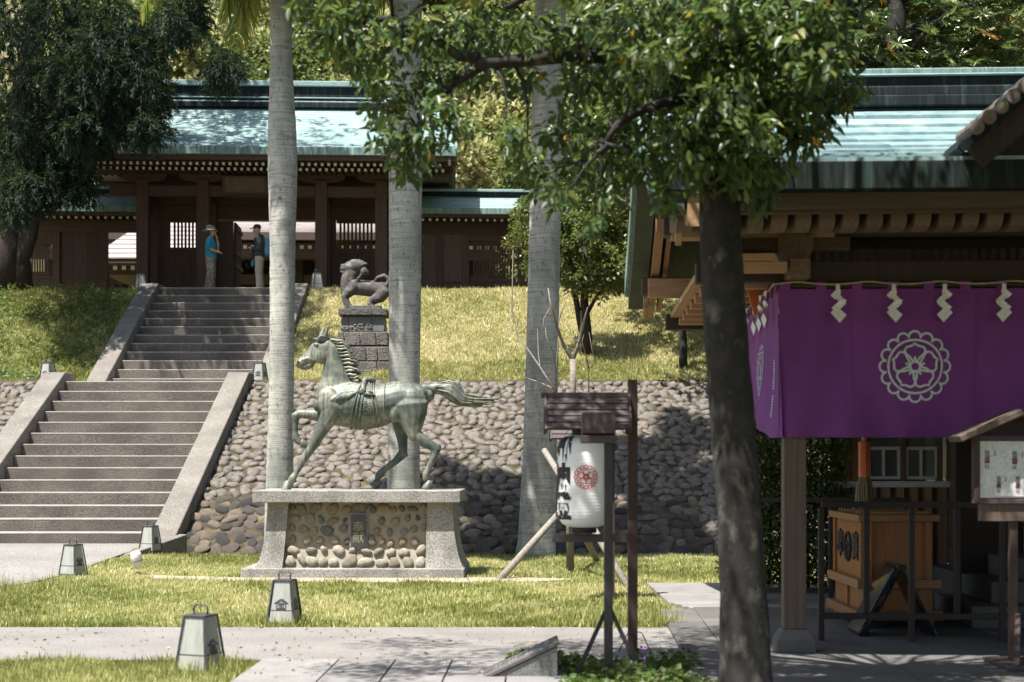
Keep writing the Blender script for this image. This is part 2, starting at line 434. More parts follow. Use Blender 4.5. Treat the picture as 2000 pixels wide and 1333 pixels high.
# ---------------------------------------------------------------- terrain
def xr(y): return -5.78 + .035 * (y - 25)      # right inner edge of the stairway
SW = 3.2                                       # its width
RW = .42                                       # rail width
def sstep(a, b, x):
    t = np.clip((x - a) / (b - a), 0, 1); return t * t * (3 - 2 * t)
def terrain(x, y):
    x = np.asarray(x, float); y = np.asarray(y, float)
    pa = np.interp(y, [-300, 24.3, 24.6, 30.65, 30.75, 32, 37.3, 38, 52, 60, 90, 140, 400], [0, 0, -.12, 2.98, 3.08, 3.5, 5.66, 5.69, 5.7, 6.6, 24, 45, 70])
    pb = np.interp(y, [-300, 24.3, 24.6, 30.65, 30.75, 33, 37.3, 38, 52, 60, 90, 140, 400], [0, 0, -.12, 2.98, 3.05, 3.12, 5.62, 5.69, 5.7, 6.6, 24, 45, 70])
    r_ = xr(y); l_ = r_ - SW
    dist = np.maximum(x - r_ - RW, l_ - RW - x)
    w = sstep(.2, 3.2, dist)
    z = pb * (1 - w) + pa * w
    z = z + .04 * np.sin(x * 1.7 + y * .6) * sstep(31, 33, y) * (1 - sstep(36, 37.3, y)) + .035 * np.sin(x * .9 - .6 + y * .35) * sstep(36, 37.3, y) * (x > -4.9)
    st = np.interp(y, [24.5, 25, 30.2, 33.3, 37.26, 39], [-.1, -.1, 2.75, 2.75, 5.35, 5.45])
    z = np.where((dist < -.12) & (y > 24.6) & (y < 38.4), np.minimum(z, st), z)
    z = z + .12 * sstep(20, 24.6, y) * (y < 24.62) * sstep(4.9, 5.8, -x)
    return z

gx = np.unique(np.concatenate([np.arange(-300, -20, 20), np.arange(-20, -14, 1.), np.arange(-14, 9, .22), np.arange(9, 20, 1.), np.arange(20, 301, 20)]))
gy = np.unique(np.concatenate([np.arange(-60, 8, 8), np.arange(8, 22, 1.), np.arange(22, 39, .2), np.arange(39, 60, 1.5), np.arange(60, 400, 12)]))
GX, GY = np.meshgrid(gx, gy); GZ = terrain(GX, GY)
n0, n1_ = len(gy), len(gx)
idx = np.arange(n0 * n1_).reshape(n0, n1_)
fq = np.stack([idx[:-1, :-1], idx[:-1, 1:], idx[1:, 1:], idx[1:, :-1]], -1).reshape(-1, 4)
tag(ob('ground', raw_mesh('ground', np.stack([GX, GY, GZ], -1).reshape(-1, 3), fq, 4, M['ground'], smooth=True)), kind='structure')

def sheet(name, poly, z, m, kind='structure', res=None):
    """flat surface draped 'z' above the terrain, cut into strips along y"""
    xs = [p[0] for p in poly]; ys = [p[1] for p in poly]
    mb = MB(); mb.add([(p[0], p[1], float(terrain(p[0], p[1])) + z) for p in poly], [tuple(range(len(poly)))])
    o = mb.build(name, m); tag(o, kind=kind); return o

sheet('path', [(-40, 11.45), (1.30, 11.45), (1.42, 13.72), (-40, 13.72)], .012, M['asphalt'])
# plaza at the foot of the stairs, following the gentle rise
pl = MB(); ys_ = [16.9, 17.4, 18, 19, 20, 21, 22, 23, 24, 24.5, 25.0]
xe = [-7.2, -6.3, -5.95, -5.85, -5.85, -5.85, -5.85, -5.8, -5.8, -5.5, -5.5]
for i in range(len(ys_) - 1):
    q = [(-40, ys_[i]), (xe[i], ys_[i]), (xe[i + 1], ys_[i + 1]), (-40, ys_[i + 1])]
    pl.add([(x, y, .135 * float(sstep(20, 24.6, y)) + .016) for x, y in q], [(0, 1, 2, 3)])
tag(pl.build('plaza', M['plaza']), kind='structure')
dirt_pts = [(-4.5, 19.35), (-3.2, 18.95), (-1.0, 18.75), (0.3, 18.95), (0.9, 19.35), (0.1, 19.62), (-3.6, 19.66), (-4.9, 20.1)]
sheet('dirt_path', dirt_pts, .008, M['dirt'])
# concrete pavers at the bottom of the picture
pv = thing('paved_path', None, None); pv['kind'] = 'structure'
x_edges = [-1.93, -1.28, -.86, -.44, -.02, .40]
for i in range(5):
    for j in range(4):
        y1 = 11.42 - j * .9; y0 = y1 - .885
        s0 = (11.42 - y0) * -.02; s1 = (11.42 - y1) * -.02
        a, b = (-1.85 if i == 0 else x_edges[i] + .006), x_edges[i + 1] - .006
        mb = MB(); zz = .03 + random.uniform(-.003, .003)
        mb.prism([(a + s0, y0), (b + s0, y0), (b + s1, y1), (a + s1, y1)], lambda x, y: (x, y, -.03), lambda x, y: (x, y, zz))
        mb.build('paving_slab', M['paver'], pv, bevel=.004)

# boardwalk strip beside the hall
bw = thing('boardwalk', None, None); bw['kind'] = 'structure'
me = None
for k in range(16):
    mb = MB(); y = 15.25 + k * .20
    o = mb.bb(1.62 + .10 * max(0, 3 - k) * .5, 3.6, y, y + .192, -.02, .035 + random.uniform(-.002, .002)).build('plank', M['paver'], bw, bevel=.003)

# ---------------------------------------------------------------- stairway
stair = thing('stone_staircase', 'wide two-flight stone staircase climbing to the wooden gate', 'staircase', (0, 0, 0))
Z0, R1, T1, R2, T2 = .12, .21, .40, .22, .36
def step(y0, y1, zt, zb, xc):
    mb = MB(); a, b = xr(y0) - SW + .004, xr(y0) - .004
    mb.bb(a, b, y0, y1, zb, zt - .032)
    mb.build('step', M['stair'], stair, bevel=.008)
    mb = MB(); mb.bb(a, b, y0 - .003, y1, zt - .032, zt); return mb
for i in range(14):
    y0 = 25 + T1 * i; y1 = y0 + T1 + .02 if i < 13 else 33.32
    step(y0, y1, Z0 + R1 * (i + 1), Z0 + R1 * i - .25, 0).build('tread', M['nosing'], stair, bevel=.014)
for i in range(12):
    y0 = 33.3 + T2 * i; y1 = y0 + T2 + .02 if i < 11 else 38.4
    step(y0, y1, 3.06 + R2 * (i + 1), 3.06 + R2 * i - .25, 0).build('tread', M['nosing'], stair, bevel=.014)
def rail(side, prof):
    sx = (lambda y: xr(y)) if side > 0 else (lambda y: xr(y) - SW - RW)
    mb = MB()
    mb.prism(prof, lambda y, z: (sx(y), y, z), lambda y, z: (sx(y) + RW, y, z))
    return mb.build('stair_rail', M['rail'], stair, bevel=.02)
low = [(24.4, -.3), (24.4, .24), (24.55, .30), (30.25, 3.24), (30.75, 3.25), (30.75, 2.0)]
up = [(32.8, 2.3), (32.8, 3.14), (33.2, 3.40), (35.15, 4.58), (37.15, 5.79), (37.75, 5.80), (37.75, 2.8)]
for s_ in (-1, 1):
    rail(s_, low); rail(s_, up)
    for y, z in ((35.15, 4.58),):   # pale mortar joint across the rail
        x = xr(y) if s_ > 0 else xr(y) - SW - RW
        mb = MB(); mb.add([(x + .004, y - .012, z - .0035), (x + RW - .004, y - .012, z - .0035), (x + RW - .004, y + .012, z + .0185), (x + .004, y + .012, z + .0185)], [(0, 1, 2, 3)]); mb.build('rail_joint', M['paver'], stair)
# short kerb wing flaring from the right rail
kw = MB(); a0, a1 = Vector((xr(24.4) + .40, 24.45, 0)), Vector((-5.9, 22.9, 0))
kw.add([(-5.30, 24.5, -.1), (-5.95, 22.7, -.1), (-5.83, 22.62, -.1), (-5.16, 24.4, -.1), (-5.30, 24.5, .33), (-5.95, 22.7, .05), (-5.83, 22.62, .05), (-5.16, 24.4, .33)],
       [(0, 1, 2, 3), (4, 7, 6, 5), (0, 4, 5, 1), (1, 5, 6, 2), (2, 6, 7, 3), (3, 7, 4, 0)])
tag(kw.build('kerb_wing', M['rail'], bevel=.012), 'short sloping stone kerb at the foot of the right stair rail', 'kerb')

# ---------------------------------------------------------------- cobbled retaining walls
AS = math.atan(3.1 / 6.05); CA, SA = math.cos(AS), math.sin(AS)
def slope_pt(x, t, h=0): return Vector((x, 24.58 + t * CA - h * SA, t * SA + h * CA))
def dome(seed):
    r_ = random.Random(seed); n = 9; rings = []
    ph = r_.uniform(0, 6.28); am = [1 + .15 * math.sin(2 * a + ph) + .07 * math.sin(3 * a + 2 * ph) + r_.uniform(-.10, .10) for a in [2 * math.pi * k / n for k in range(n)]]
    for rad, h in ((.96, -.3), (1.0, .10), (.86, .58), (.48, .90)):
        rings.append([Vector((am[k] * rad * math.cos(2 * math.pi * k / n), am[k] * rad * math.sin(2 * math.pi * k / n), h + r_.uniform(-.05, .05))) for k in range(n)])
    mb = MB(); mb.rings(rings); return mb
domes = [dome(k) for k in range(12)]
dome_me = [d.mesh('cobble', M['cobble'], True) for d in domes]
SLM = Matrix(((1, 0, 0), (0, CA, -SA), (0, SA, CA)))
def cobble_wall(name, label, xa, xb, nsingle, vis):
    root = thing(name, label, 'retaining wall', ((xa + xb) / 2, 24.58, 0))
    off = Vector(root.location)
    mb = MB()
    mb.add([slope_pt(xa, 0) - off, slope_pt(xb, 0) - off, slope_pt(xb, 6.82) - off, slope_pt(xa, 6.82) - off, Vector((xa, 30.8, 3.08)) - off, Vector((xb, 30.8, 3.08)) - off],
           [(0, 1, 2, 3), (3, 2, 5, 4)])
    mb.build('mortar_bed', M['moss'], root)
    cells = []; t = .12; row = 0
    while t < 6.75:
        hh = np.interp(t, [0, 2, 6.8], [.32, .265, .23]); ww = np.interp(t, [0, 2, 6.8], [.245, .195, .165])
        x = xa + .1 + (row % 2) * ww * .5
        while x < xb - .05:
            w = ww * random.uniform(.62, 1.38)
            cells.append((x + w / 2 - ww / 2 + random.uniform(-.03, .03), t + random.uniform(-.07, .07), w, hh * random.uniform(.72, 1.06)))
            x += w * 1.03
        t += hh * .83; row += 1
    def key(c): return (0 if vis(c) else 1, c[1])
    cells.sort(key=key)
    rest = MB()
    for k, (x, t, w, h) in enumerate(cells):
        rot = Matrix.Rotation(random.gauss(0, .6), 3, 'Z')
        S = Matrix.Diagonal((w * .56, h * random.uniform(.40, .56), random.uniform(.028, .075)))
        Q = SLM @ Matrix.Rotation(random.uniform(-.15, .42), 3, 'X') @ Matrix.Rotation(random.uniform(-.3, .3), 3, 'Y') @ rot @ S
        p = slope_pt(x, t, .0) - off
        if k < nsingle:
            o = ob('cobblestone', dome_me[k % 12], root)
            o.matrix_basis = Matrix.Translation(p) @ Q.to_4x4()
        else:
            d = domes[k % 12]
            rest.add([Q @ Vector(v) + p for v in d.v], d.f)
    if rest.v:
        o = rest.build('cobblestone_field', M['cobble_far'], root, True); o['kind'] = 'stuff'
    return root
cobble_wall('retaining_wall', 'long sloping retaining wall of river cobbles right of the stairs behind the bronze horse', -5.36, 5.6, 300, lambda c: -5.4 < c[0] < 3.2)
cobble_wall('retaining_wall', 'short stretch of sloping cobble wall left of the stairs at the picture edge', -13.0, -9.15, 120, lambda c: c[1] > 3)

# ---------------------------------------------------------------- plinth of the horse
D_PL = 19.72
k_ = D_PL / FPX
def pX(px): return (px - 1000) * k_
def pZ(py): return EYE + (HY - py) * k_
pxc = pX(697)
pln = thing('statue_plinth', 'concrete plinth faced with pebbles under the bronze horse', 'plinth', (pxc, D_PL, 0), R(-1.0))
def px2(px): return pX(px) - pxc
DEP = 1.15
MB().bb(px2(474), px2(908), -.16, DEP + .16, -.05, .125).build('base_slab', M['plinth'], pln, bevel=.015)
MB().bb(px2(496), px2(900), -.14, DEP + .14, pZ(982), pZ(958)).build('top_slab', M['plinth'], pln, bevel=.012)
zt = pZ(982) - .001
for sgn, xo, xi in ((-1, 497, 556), (1, 901, 834)):
    prof = []
    zs = [.125, .18, .25, .35, .48, .62, .8, zt]
    fl = [1.0, .80, .62, .43, .26, .13, .04, 0]
    flare = .145
    xin_t, xin_b = px2(563 if sgn < 0 else 834), px2(553 if sgn < 0 else 832)
    base_x = px2(522 if sgn < 0 else 884)
    rr = []
    for f, z in zip(fl, zs):
        xo_ = base_x + sgn * flare * f; xi_ = float(np.interp(z, [.125, zt], [xin_b, xin_t])); yf = -.10 * f
        q = [Vector((xo_, yf, z)), Vector((xi_, yf, z)), Vector((xi_, DEP - yf, z)), Vector((xo_, DEP - yf, z))]
        rr.append(q if sgn < 0 else q[::-1])
    MB().rings(rr).build('pier', M['plinth'], pln)
MB().bb(px2(556), px2(836), .06, DEP - .06, .126, zt).build('mortar_panel', M['mortar'], pln)
# lower ledge that the boulders lie on
mb = MB(); mb.add([(px2(553), -.02, .126), (px2(833), -.02, .126), (px2(834), .061, .36), (px2(556), .061, .36)], [(0, 1, 2, 3)])
mb.build('boulder_bed', M['mortar'], pln)
peb = []
for k in range(8):
    d = dome(100 + k); peb.append((d.mesh('pebble', M['pebble'], True), d.mesh('boulder', M['boulder'], True)))
# pebbles read from the photograph: crop coordinates (origin 460,920, scale 4.1667), width, height
pebs = [(455, 300, 50, 60), (530, 320, 90, 95), (645, 300, 105, 85), (785, 315, 110, 85), (900, 320, 80, 80), (1010, 300, 125, 75), (1110, 310, 60, 75), (1200, 300, 105, 70), (1285, 320, 40, 55), (1350, 310, 50, 50), (1440, 310, 80, 50), (1525, 285, 60, 40),
        (480, 385, 80, 60), (605, 395, 90, 80), (690, 398, 55, 60), (785, 410, 95, 60), (885, 402, 40, 35), (455, 465, 55, 55), (548, 478, 80, 70), (630, 490, 65, 75), (738, 487, 105, 85), (872, 470, 80, 65),
        (460, 560, 60, 60), (577, 568, 80, 75), (680, 568, 65, 70), (797, 568, 105, 70), (908, 580, 55, 65), (1185, 410, 60, 60), (1295, 412, 78, 65), (1398, 388, 50, 55), (1480, 385, 40, 45), (1545, 380, 30, 50),
        (1148, 492, 55, 62), (1250, 502, 55, 62), (1370, 495, 60, 60), (1447, 475, 65, 65), (1530, 460, 50, 60), (1107, 575, 75, 90), (1185, 570, 60, 75), (1258, 595, 50, 75), (1357, 580, 65, 80), (1455, 582, 80, 68)]
for k, (cx, cy, w, h) in enumerate(pebs):
    o = ob('pebble', peb[k % 8][0], pln)
    x, z = px2(460 + cx / 4.1667), pZ(920 + cy / 4.1667)
    s_ = k_ / 4.1667 / 2
    o.matrix_basis = Matrix.Translation((x, .058, z)) @ Matrix.Rotation(R(90), 4, 'X') @ Matrix.Rotation(random.uniform(-.5, .5), 4, 'Z') @ Matrix.Diagonal((w * s_ * 1.05, h * s_ * 1.05, .038, 1))
bls = [(460, 655, 100, 80), (610, 655, 85, 60), (713, 645, 55, 50), (837, 655, 90, 95), (950, 655, 60, 60), (1060, 662, 85, 50), (1160, 665, 80, 65), (1265, 672, 80, 62), (1370, 672, 78, 85), (1508, 652, 95, 80),
       (445, 740, 90, 80), (537, 728, 55, 110), (620, 740, 100, 90), (708, 748, 70, 85), (797, 750, 75, 80), (930, 742, 145, 100), (1055, 748, 120, 85), (1187, 755, 95, 80), (1290, 755, 95, 85), (1403, 752, 95, 95), (1505, 752, 85, 100)]
for k, (cx, cy, w, h) in enumerate(bls):
    o = ob('boulder', peb[(k * 3) % 8][1], pln)
    x, z = px2(460 + cx / 4.1667), pZ(920 + cy / 4.1667)
    s_ = k_ / 4.1667 / 2
    yy = np.interp(z, [.126, .36], [-.02, .061])
    o.matrix_basis = Matrix.Translation((x, yy + .01, z)) @ Matrix.Rotation(R(72), 4, 'X') @ Matrix.Rotation(random.uniform(-.6, .6), 4, 'Z') @ Matrix.Diagonal((w * s_ * 1.12, h * s_ * 1.10, .08, 1))
xa, xb_, za, zb = px2(685), px2(714.5), pZ(1070), pZ(1006)
MB().bb(xa - .02, xb_ + .02, .03, .07, za - .02, zb + .025).build('plaque_surround', M['plinth'], pln, bevel=.004)
plq = MB().bb(xa, xb_, .006, .031, za, zb).build('inscription_plaque', M['slate'], pln, bevel=.003)
for ch, zc in (('奉', pZ(1031)), ('献', pZ(1052))):
    o = ob('inscription_character', text_mesh(ch, .155, M['gold'], .002), plq)
    o.matrix_basis = Matrix.Translation(((xa + xb_) / 2, .004, zc)) @ Matrix.Rotation(R(90), 4, 'X')

# ---------------------------------------------------------------- bronze horse
DH = 20.3; kh = DH / FPX; uh = kh / 3.7037
HX0 = (697 - 1000) * kh
SLAB = pZ(958)
horse = thing('horse_statue', 'green bronze statue of a trotting horse on the pebbled plinth', 'statue', (HX0, DH, SLAB))
def hp(cx, cy, y, ra, rb=None):
    x = (480 + cx / 3.7037 - 1000) * kh - HX0
    z = EYE + (HY - 620 - cy / 3.7037) * kh - SLAB + .012
    return (x, y, z, ra * uh * 1.02 + .0035, (rb if rb is not None else ra) * uh * 1.02 + .0035)
hb = MB()
NY, FY = -.17, .15
# trunk
hb.chain([hp(545, 640, 0, 62, 58), hp(590, 636, 0, 118, 96), hp(660, 628, 0, 158, 122), hp(770, 640, 0, 164, 140), hp(870, 655, 0, 164, 152), hp(960, 645, 0, 152, 146), hp(1040, 622, 0, 138, 134), hp(1130, 606, 0, 138, 132), hp(1215, 596, 0, 120, 126), hp(1280, 580, 0, 88, 98), hp(1312, 570, 0, 52, 60)], 22)
# neck and head
hb.chain([hp(650, 590, 0, 148, 92), hp(652, 510, 0, 126, 78), hp(648, 440, 0, 101, 66), hp(642, 370, 0, 80, 57), hp(634, 300, 0, 65, 50), hp(616, 235, 0, 60, 45), hp(585, 195, 0, 46, 40)], 18)
hb.chain([hp(600, 215, 0, 48, 44), hp(555, 245, 0, 76, 48), hp(515, 265, 0, 72, 44), hp(478, 290, 0, 54, 35), hp(440, 315, 0, 42, 29), hp(408, 336, 0, 36, 30), hp(388, 347, 0, 27, 27)], 18)
hb.ball(hp(548, 285, -.055, 1)[:3], (.105, .045, .11))                   # cheek
hb.ball(hp(548, 285, .055, 1)[:3], (.105, .045, .11))
for s_ in (-1, 1):
    hb.ball(hp(518, 206, s_ * .068, 1)[:3], (.042, .022, .024))            # brow
    hb.ball(hp(385, 335, s_ * .04, 1)[:3], (.03, .025, .028))             # nostril wing
    hb.chain([hp(500, 320, s_ * .045, 12), hp(450, 305, s_ * .052, 10), hp(410, 322, s_ * .045, 8)], 8)
hb.chain([hp(470, 352, 0, 22, 26), hp(430, 370, 0, 20, 24), hp(408, 372, 0, 15, 18)], 10)   # lower jaw
for (bx, by, tx, ty, y) in ((572, 165, 597, 76, -.05), (540, 160, 559, 80, .055)):
    hb.chain([hp(bx, by, y, 20, 16), hp((bx * .55 + tx * .45), (by * .55 + ty * .45), y * 1.1, 17, 12), hp(tx, ty, y * 1.15, 4, 4)], 10)
# muscles
for s_, Y in ((-1, -.16), (1, .16)):
    hb.ball(hp(630, 640, s_ * .17, 1)[:3], (.17, .10, .24), M=Matrix.Rotation(R(-25), 3, 'Y'))   # shoulder
    hb.ball(hp(1205, 625, s_ * .15, 1)[:3], (.20, .115, .20))              # quarter
    hb.ball(hp(1110, 690, s_ * .17, 1)[:3], (.12, .09, .16), M=Matrix.Rotation(R(30), 3, 'Y'))   # stifle
    hb.ball(hp(1250, 560, s_ * .10, 1)[:3], (.12, .10, .10))
for k in range(4):   # ridges over the shoulder
    hb.chain([hp(585 + k * 40, 655 - k * 6, NY * 1.28, 13), hp(640 + k * 40, 610 - k * 8, NY * 1.44, 15), hp(700 + k * 40, 565 - k * 4, NY * 1.38, 9)], 8)
# near fore leg (planted)
hb.chain([hp(655, 650, NY, 88, 55), hp(612, 735, NY, 64, 46), hp(572, 800, NY, 51, 40), hp(528, 880, NY, 40, 33), hp(480, 965, NY, 29, 26), hp(445, 1012, NY, 30, 27), hp(428, 1035, NY, 31, 27), hp(405, 1085, NY, 20, 19), hp(372, 1140, NY, 18, 17), hp(352, 1170, NY, 27, 24), hp(335, 1194, NY, 20, 20)], 14)
# far fore leg (lifted)
hb.chain([hp(590, 700, FY, 64, 48), hp(510, 716, FY, 44, 38), hp(440, 706, FY, 33, 28), hp(375, 702, FY, 30, 26), hp(348, 716, FY, 32, 27), hp(347, 770, FY, 19, 18), hp(346, 832, FY, 18, 17), hp(350, 882, FY, 27, 23), hp(375, 912, FY, 20, 19)], 14)
# near hind leg (pushing back)
hb.chain([hp(1195, 640, NY, 128, 62), hp(1205, 720, NY, 108, 58), hp(1215, 800, NY, 74, 48), hp(1232, 862, NY, 50, 38), hp(1290, 905, NY, 40, 30), hp(1350, 938, NY, 33, 26), hp(1384, 968, NY, 34, 26), hp(1365, 1020, NY, 23, 21), hp(1330, 1088, NY, 19, 18), hp(1310, 1140, NY, 27, 24), hp(1305, 1172, NY, 20, 20)], 14)
hb.chain([hp(1350, 930, NY, 20, 18), hp(1402, 945, NY, 18, 16)], 10)      # point of hock
# far hind leg (coming forward)
hb.chain([hp(1140, 690, FY, 95, 60), hp(1118, 790, FY, 62, 44), hp(1124, 870, FY, 40, 32), hp(1132, 945, FY, 31, 25), hp(1132, 992, FY, 35, 26), hp(1075, 1050, FY, 24, 21), hp(1005, 1102, FY, 20, 18), hp(962, 1142, FY, 28, 24), hp(946, 1172, FY, 21, 20)], 14)
hb.chain([hp(1130, 985, FY, 20, 18), hp(1155, 1002, FY, 16, 14)], 10)
body = organic(hb, 'body', .0105, M['bronze'], 4, horse)
# hooves
def hoof(cx, cy, y, ang, w=35):
    mb = MB(); n = 16; x, _, z = hp(cx, cy, y, 1)[:3]; q = Matrix.Rotation(R(ang), 3, 'Y'); rr = []
    for r_, h, sh in ((.50, .070, .42), (.62, .062, .36), (.66, .045, .30), (.72, .040, .26), (.98, -.040, -.10), (1.0, -.052, -.14), (.9, -.056, -.14)):
        rr.append([Vector((x, y, z)) + q @ Vector(((math.cos(2 * math.pi * k / n) * r_ + sh) * w * uh, math.sin(2 * math.pi * k / n) * r_ * w * uh * .92, h)) for k in range(n)])
    mb.rings(rr); return mb.build('hoof', M['bronze'], horse, True)
hoof(307, 1226, NY, -6, 38); hoof(418, 925, FY, 105, 34); hoof(1319, 1222, NY, 10, 36); hoof(934, 1214, FY, 38, 34)
# eyes, nostrils, mouth
for s_ in (-1, 1):
    mb = MB(); mb.ball(hp(519, 217, s_ * .084, 1)[:3], (.017, .012, .012), 10, 6); mb.build('eye', M['blackmetal'], horse, True)
    mb = MB(); mb.ball(hp(384, 331, s_ * .062, 1)[:3], (.014, .008, .017), 10, 6); mb.build('nostril', M['ink'], horse, True)
mo = MB(); mo.tube([hp(400, 366, -.053, 1)[:3], hp(430, 356, -.058, 1)[:3], hp(455, 346, -.058, 1)[:3]], .005, 6); mo.build('mouth_line', M['ink'], horse, True)
# mane and forelock: wavy locks
def lock(pts, r0, name, parent, yw=0, n=7, wav=.014, ph=0, flat=.6):
    P_ = [Vector(p) for p in pts]; out = []; N = 11
    for i in range(N):
        t = i / (N - 1) * (len(P_) - 1); k = min(int(t), len(P_) - 2); f = t - k
        p = P_[k].lerp(P_[k + 1], f); s_ = i / (N - 1)
        p.z += wav * math.sin(s_ * 11 + ph) * (.3 + s_); p.y += yw * s_; out.append(p)
    rad = [r0 * (.75 + .5 * math.sin(math.pi * min(1, i / (N - 1) * 1.6) * .7)) * (1 - (i / (N - 1)) ** 2.2) + .0025 for i in range(N)]
    mb = MB(); mb.tube(out, rad, n); return mb
crest = [(612, 172), (632, 190), (650, 215), (664, 238), (676, 262), (688, 288), (698, 315), (708, 342), (718, 370), (730, 398), (742, 422), (758, 445), (775, 462)]
ends = [(742, 198), (752, 215), (770, 238), (778, 250), (800, 284), (805, 300), (818, 330), (812, 352), (838, 398), (822, 384), (832, 440), (836, 448), (838, 484)]
allm = MB()
for k, (a, b) in enumerate(zip(crest, ends)):
    for j, dy in enumerate((-.05, -.028, -.006, .02, .04)):
        dx = (j - 2) * 7 + random.uniform(-14, 10)
        m_ = ((a[0] * .5 + b[0] * .5) + 4, (a[1] * .72 + b[1] * .28) - 6 + j * 6)
        l = lock([hp(a[0] - 6, a[1] + j * 5, dy * .9, 1)[:3], hp(m_[0], m_[1] + 4, dy * 1.5, 1)[:3], hp(b[0] + dx, b[1] + j * 6 + random.uniform(-8, 8), dy * 1.7, 1)[:3]], random.uniform(.012, .019), 'lock', horse, 0, 7, .009, k * .6 + j * 1.1)
        allm.add(l.v, l.f)
allm.build('mane', M['bronze'], horse, True)
fl_ = MB()
for k in range(5):
    l = lock([hp(495 + k * 6, 165 + k * 3, -.05 - .005 * k, 1)[:3], hp(545, 178 - k * 7, -.075, 1)[:3], hp(600, 165 - k * 4, -.055, 1)[:3], hp(640 - k * 8, 152 - k * 3, -.03, 1)[:3]], .017, 'l', horse, 0, 7, .006, k)
    fl_.add(l.v, l.f)
fl_.build('forelock', M['bronze'], horse, True)
# tail
tl = MB()
tl.chain([hp(1290, 525, 0, 40, 36), hp(1345, 525, 0, 36, 32), hp(1400, 518, 0, 44, 38), hp(1462, 522, 0, 60, 42), hp(1515, 560, 0, 70, 40), hp(1565, 600, 0, 52, 34), hp(1640, 612, 0, 33, 24), hp(1720, 608, 0, 20, 16), hp(1790, 606, 0, 10, 8)], 16)
core = organic(tl, 'tail', .0125, M['bronze'], 4, horse)
tk = MB(); tops = [0, .12, .25, .38, .5, .62, .75, .88, 1.0]
for k in range(13):
    f = k / 12
    a = (1385 + 14 * math.sin(k), 492 + f * 52); b = (1478 + 20 * (1 - f), 468 + f * 118); c = (1580 - 25 * f, 560 + f * 85); d = (1690 + 20 * math.sin(k * 2.1), 583 + f * 62)
    e = (1880 - abs(f - .35) * 230 - 25 * (k % 2), 612 + (f - .4) * 46)
    for yy in ((-.075 if 2 < k < 10 else -.05), .05):
        l = lock([hp(*a, yy * .8, 1)[:3], hp(*b, yy * 1.1, 1)[:3], hp(*c, yy, 1)[:3], hp(*d, yy * .6, 1)[:3], hp(*e, yy * .3, 1)[:3]], .0165, 'l', horse, 0, 6, .011, k * 1.3)
        tk.add(l.v, l.f)
tk.build('tail_lock', M['bronze'], core, True)
# sash: girth lines, knot, ribbon ends
def hoop(cx, wob, r_, nm):
    mb = MB(); pts = []
    for i in range(41):
        a = 2 * math.pi * i / 40
        X = cx + wob * math.sin(a)
        ry = np.interp(X, [770, 870, 960, 1040], [164, 164, 152, 138]) + 4; cy = np.interp(X, [770, 870, 960, 1040], [640, 655, 645, 622]); rb = np.interp(X, [770, 870, 960, 1040], [140, 152, 146, 134]) + 8; ry = ry + 4
        pts.append(hp(X, cy - ry * math.sin(a), -rb * uh * math.cos(a), 1)[:3])
    mb.tube(pts, r_, 6, False); mb.build(nm, M['bronze'], horse, True)
hoop(1012, 0, .008, 'girth_cord')
for cx, wob in ((800, 40), (826, 34), (852, 26), (935, -22), (958, -30)): hoop(cx, wob, .010, 'sash_fold')
kn = MB(); kn.tube([hp(850, 488, -.10, 1)[:3], hp(868, 462, -.06, 1)[:3], hp(895, 455, .0, 1)[:3], hp(920, 470, .03, 1)[:3], hp(915, 492, .05, 1)[:3]], [.028, .036, .042, .042, .03], 10)
kn.tube([hp(862, 480, -.10, 1)[:3], hp(858, 520, -.20, 1)[:3], hp(872, 560, -.262, 1)[:3]], [.03, .034, .03], 8)
kn.build('sash_knot', M['bronze'], horse, True)
rb = MB()
for pts in ([(868, 505), (845, 540), (838, 572)], [(872, 540), (900, 570), (950, 580)], [(880, 545), (905, 552), (935, 562)], [(850, 555), (880, 568), (918, 580)]):
    rb.tube([hp(x, y, -.15 - (y - 480) * .00125, 1)[:3] for x, y in pts], [.018, .026, .008], 7)
rb.build('sash_ribbon', M['bronze'], horse, True)

# plum-blossom crest used on the horse, the curtain and the paper lantern
def crest_lines():
    out = []
    def arc(cx, cy, r_, a0, a1, n): return [(cx + r_ * math.cos(a0 + (a1 - a0) * i / n), cy + r_ * math.sin(a0 + (a1 - a0) * i / n)) for i in range(n + 1)]
    nl = 16; ro = .885
    for k in range(nl):
        a = 2 * math.pi * k / nl + math.pi / 2; cx, cy = ro * math.cos(a), ro * math.sin(a)
        out.append(arc(cx, cy, .178, a - 1.75, a + 1.75, 9))
    out.append(arc(0, 0, .80, 0, 2 * math.pi, 48))
    for k in range(5):
        a = math.pi / 2 + 2 * math.pi * k / 5; pts = []
        def rot(x, y): return (x * math.cos(a) - y * math.sin(a), x * math.sin(a) + y * math.cos(a))
        half = [(.14, .035), (.30, .17), (.38, .27), (.49, .305), (.58, .25), (.61, .15), (.64, .06), (.70, 0)]
        out.append([rot(x, y) for x, y in half] + [rot(x, -y) for x, y in half[::-1][1:]])
        b = a; out.append([(.15 * math.cos(b), .15 * math.sin(b)), (.30 * math.cos(b), .30 * math.sin(b))])
    out.append(arc(0, 0, .145, 0, 2 * math.pi, 20))
    return out
CREST = crest_lines()
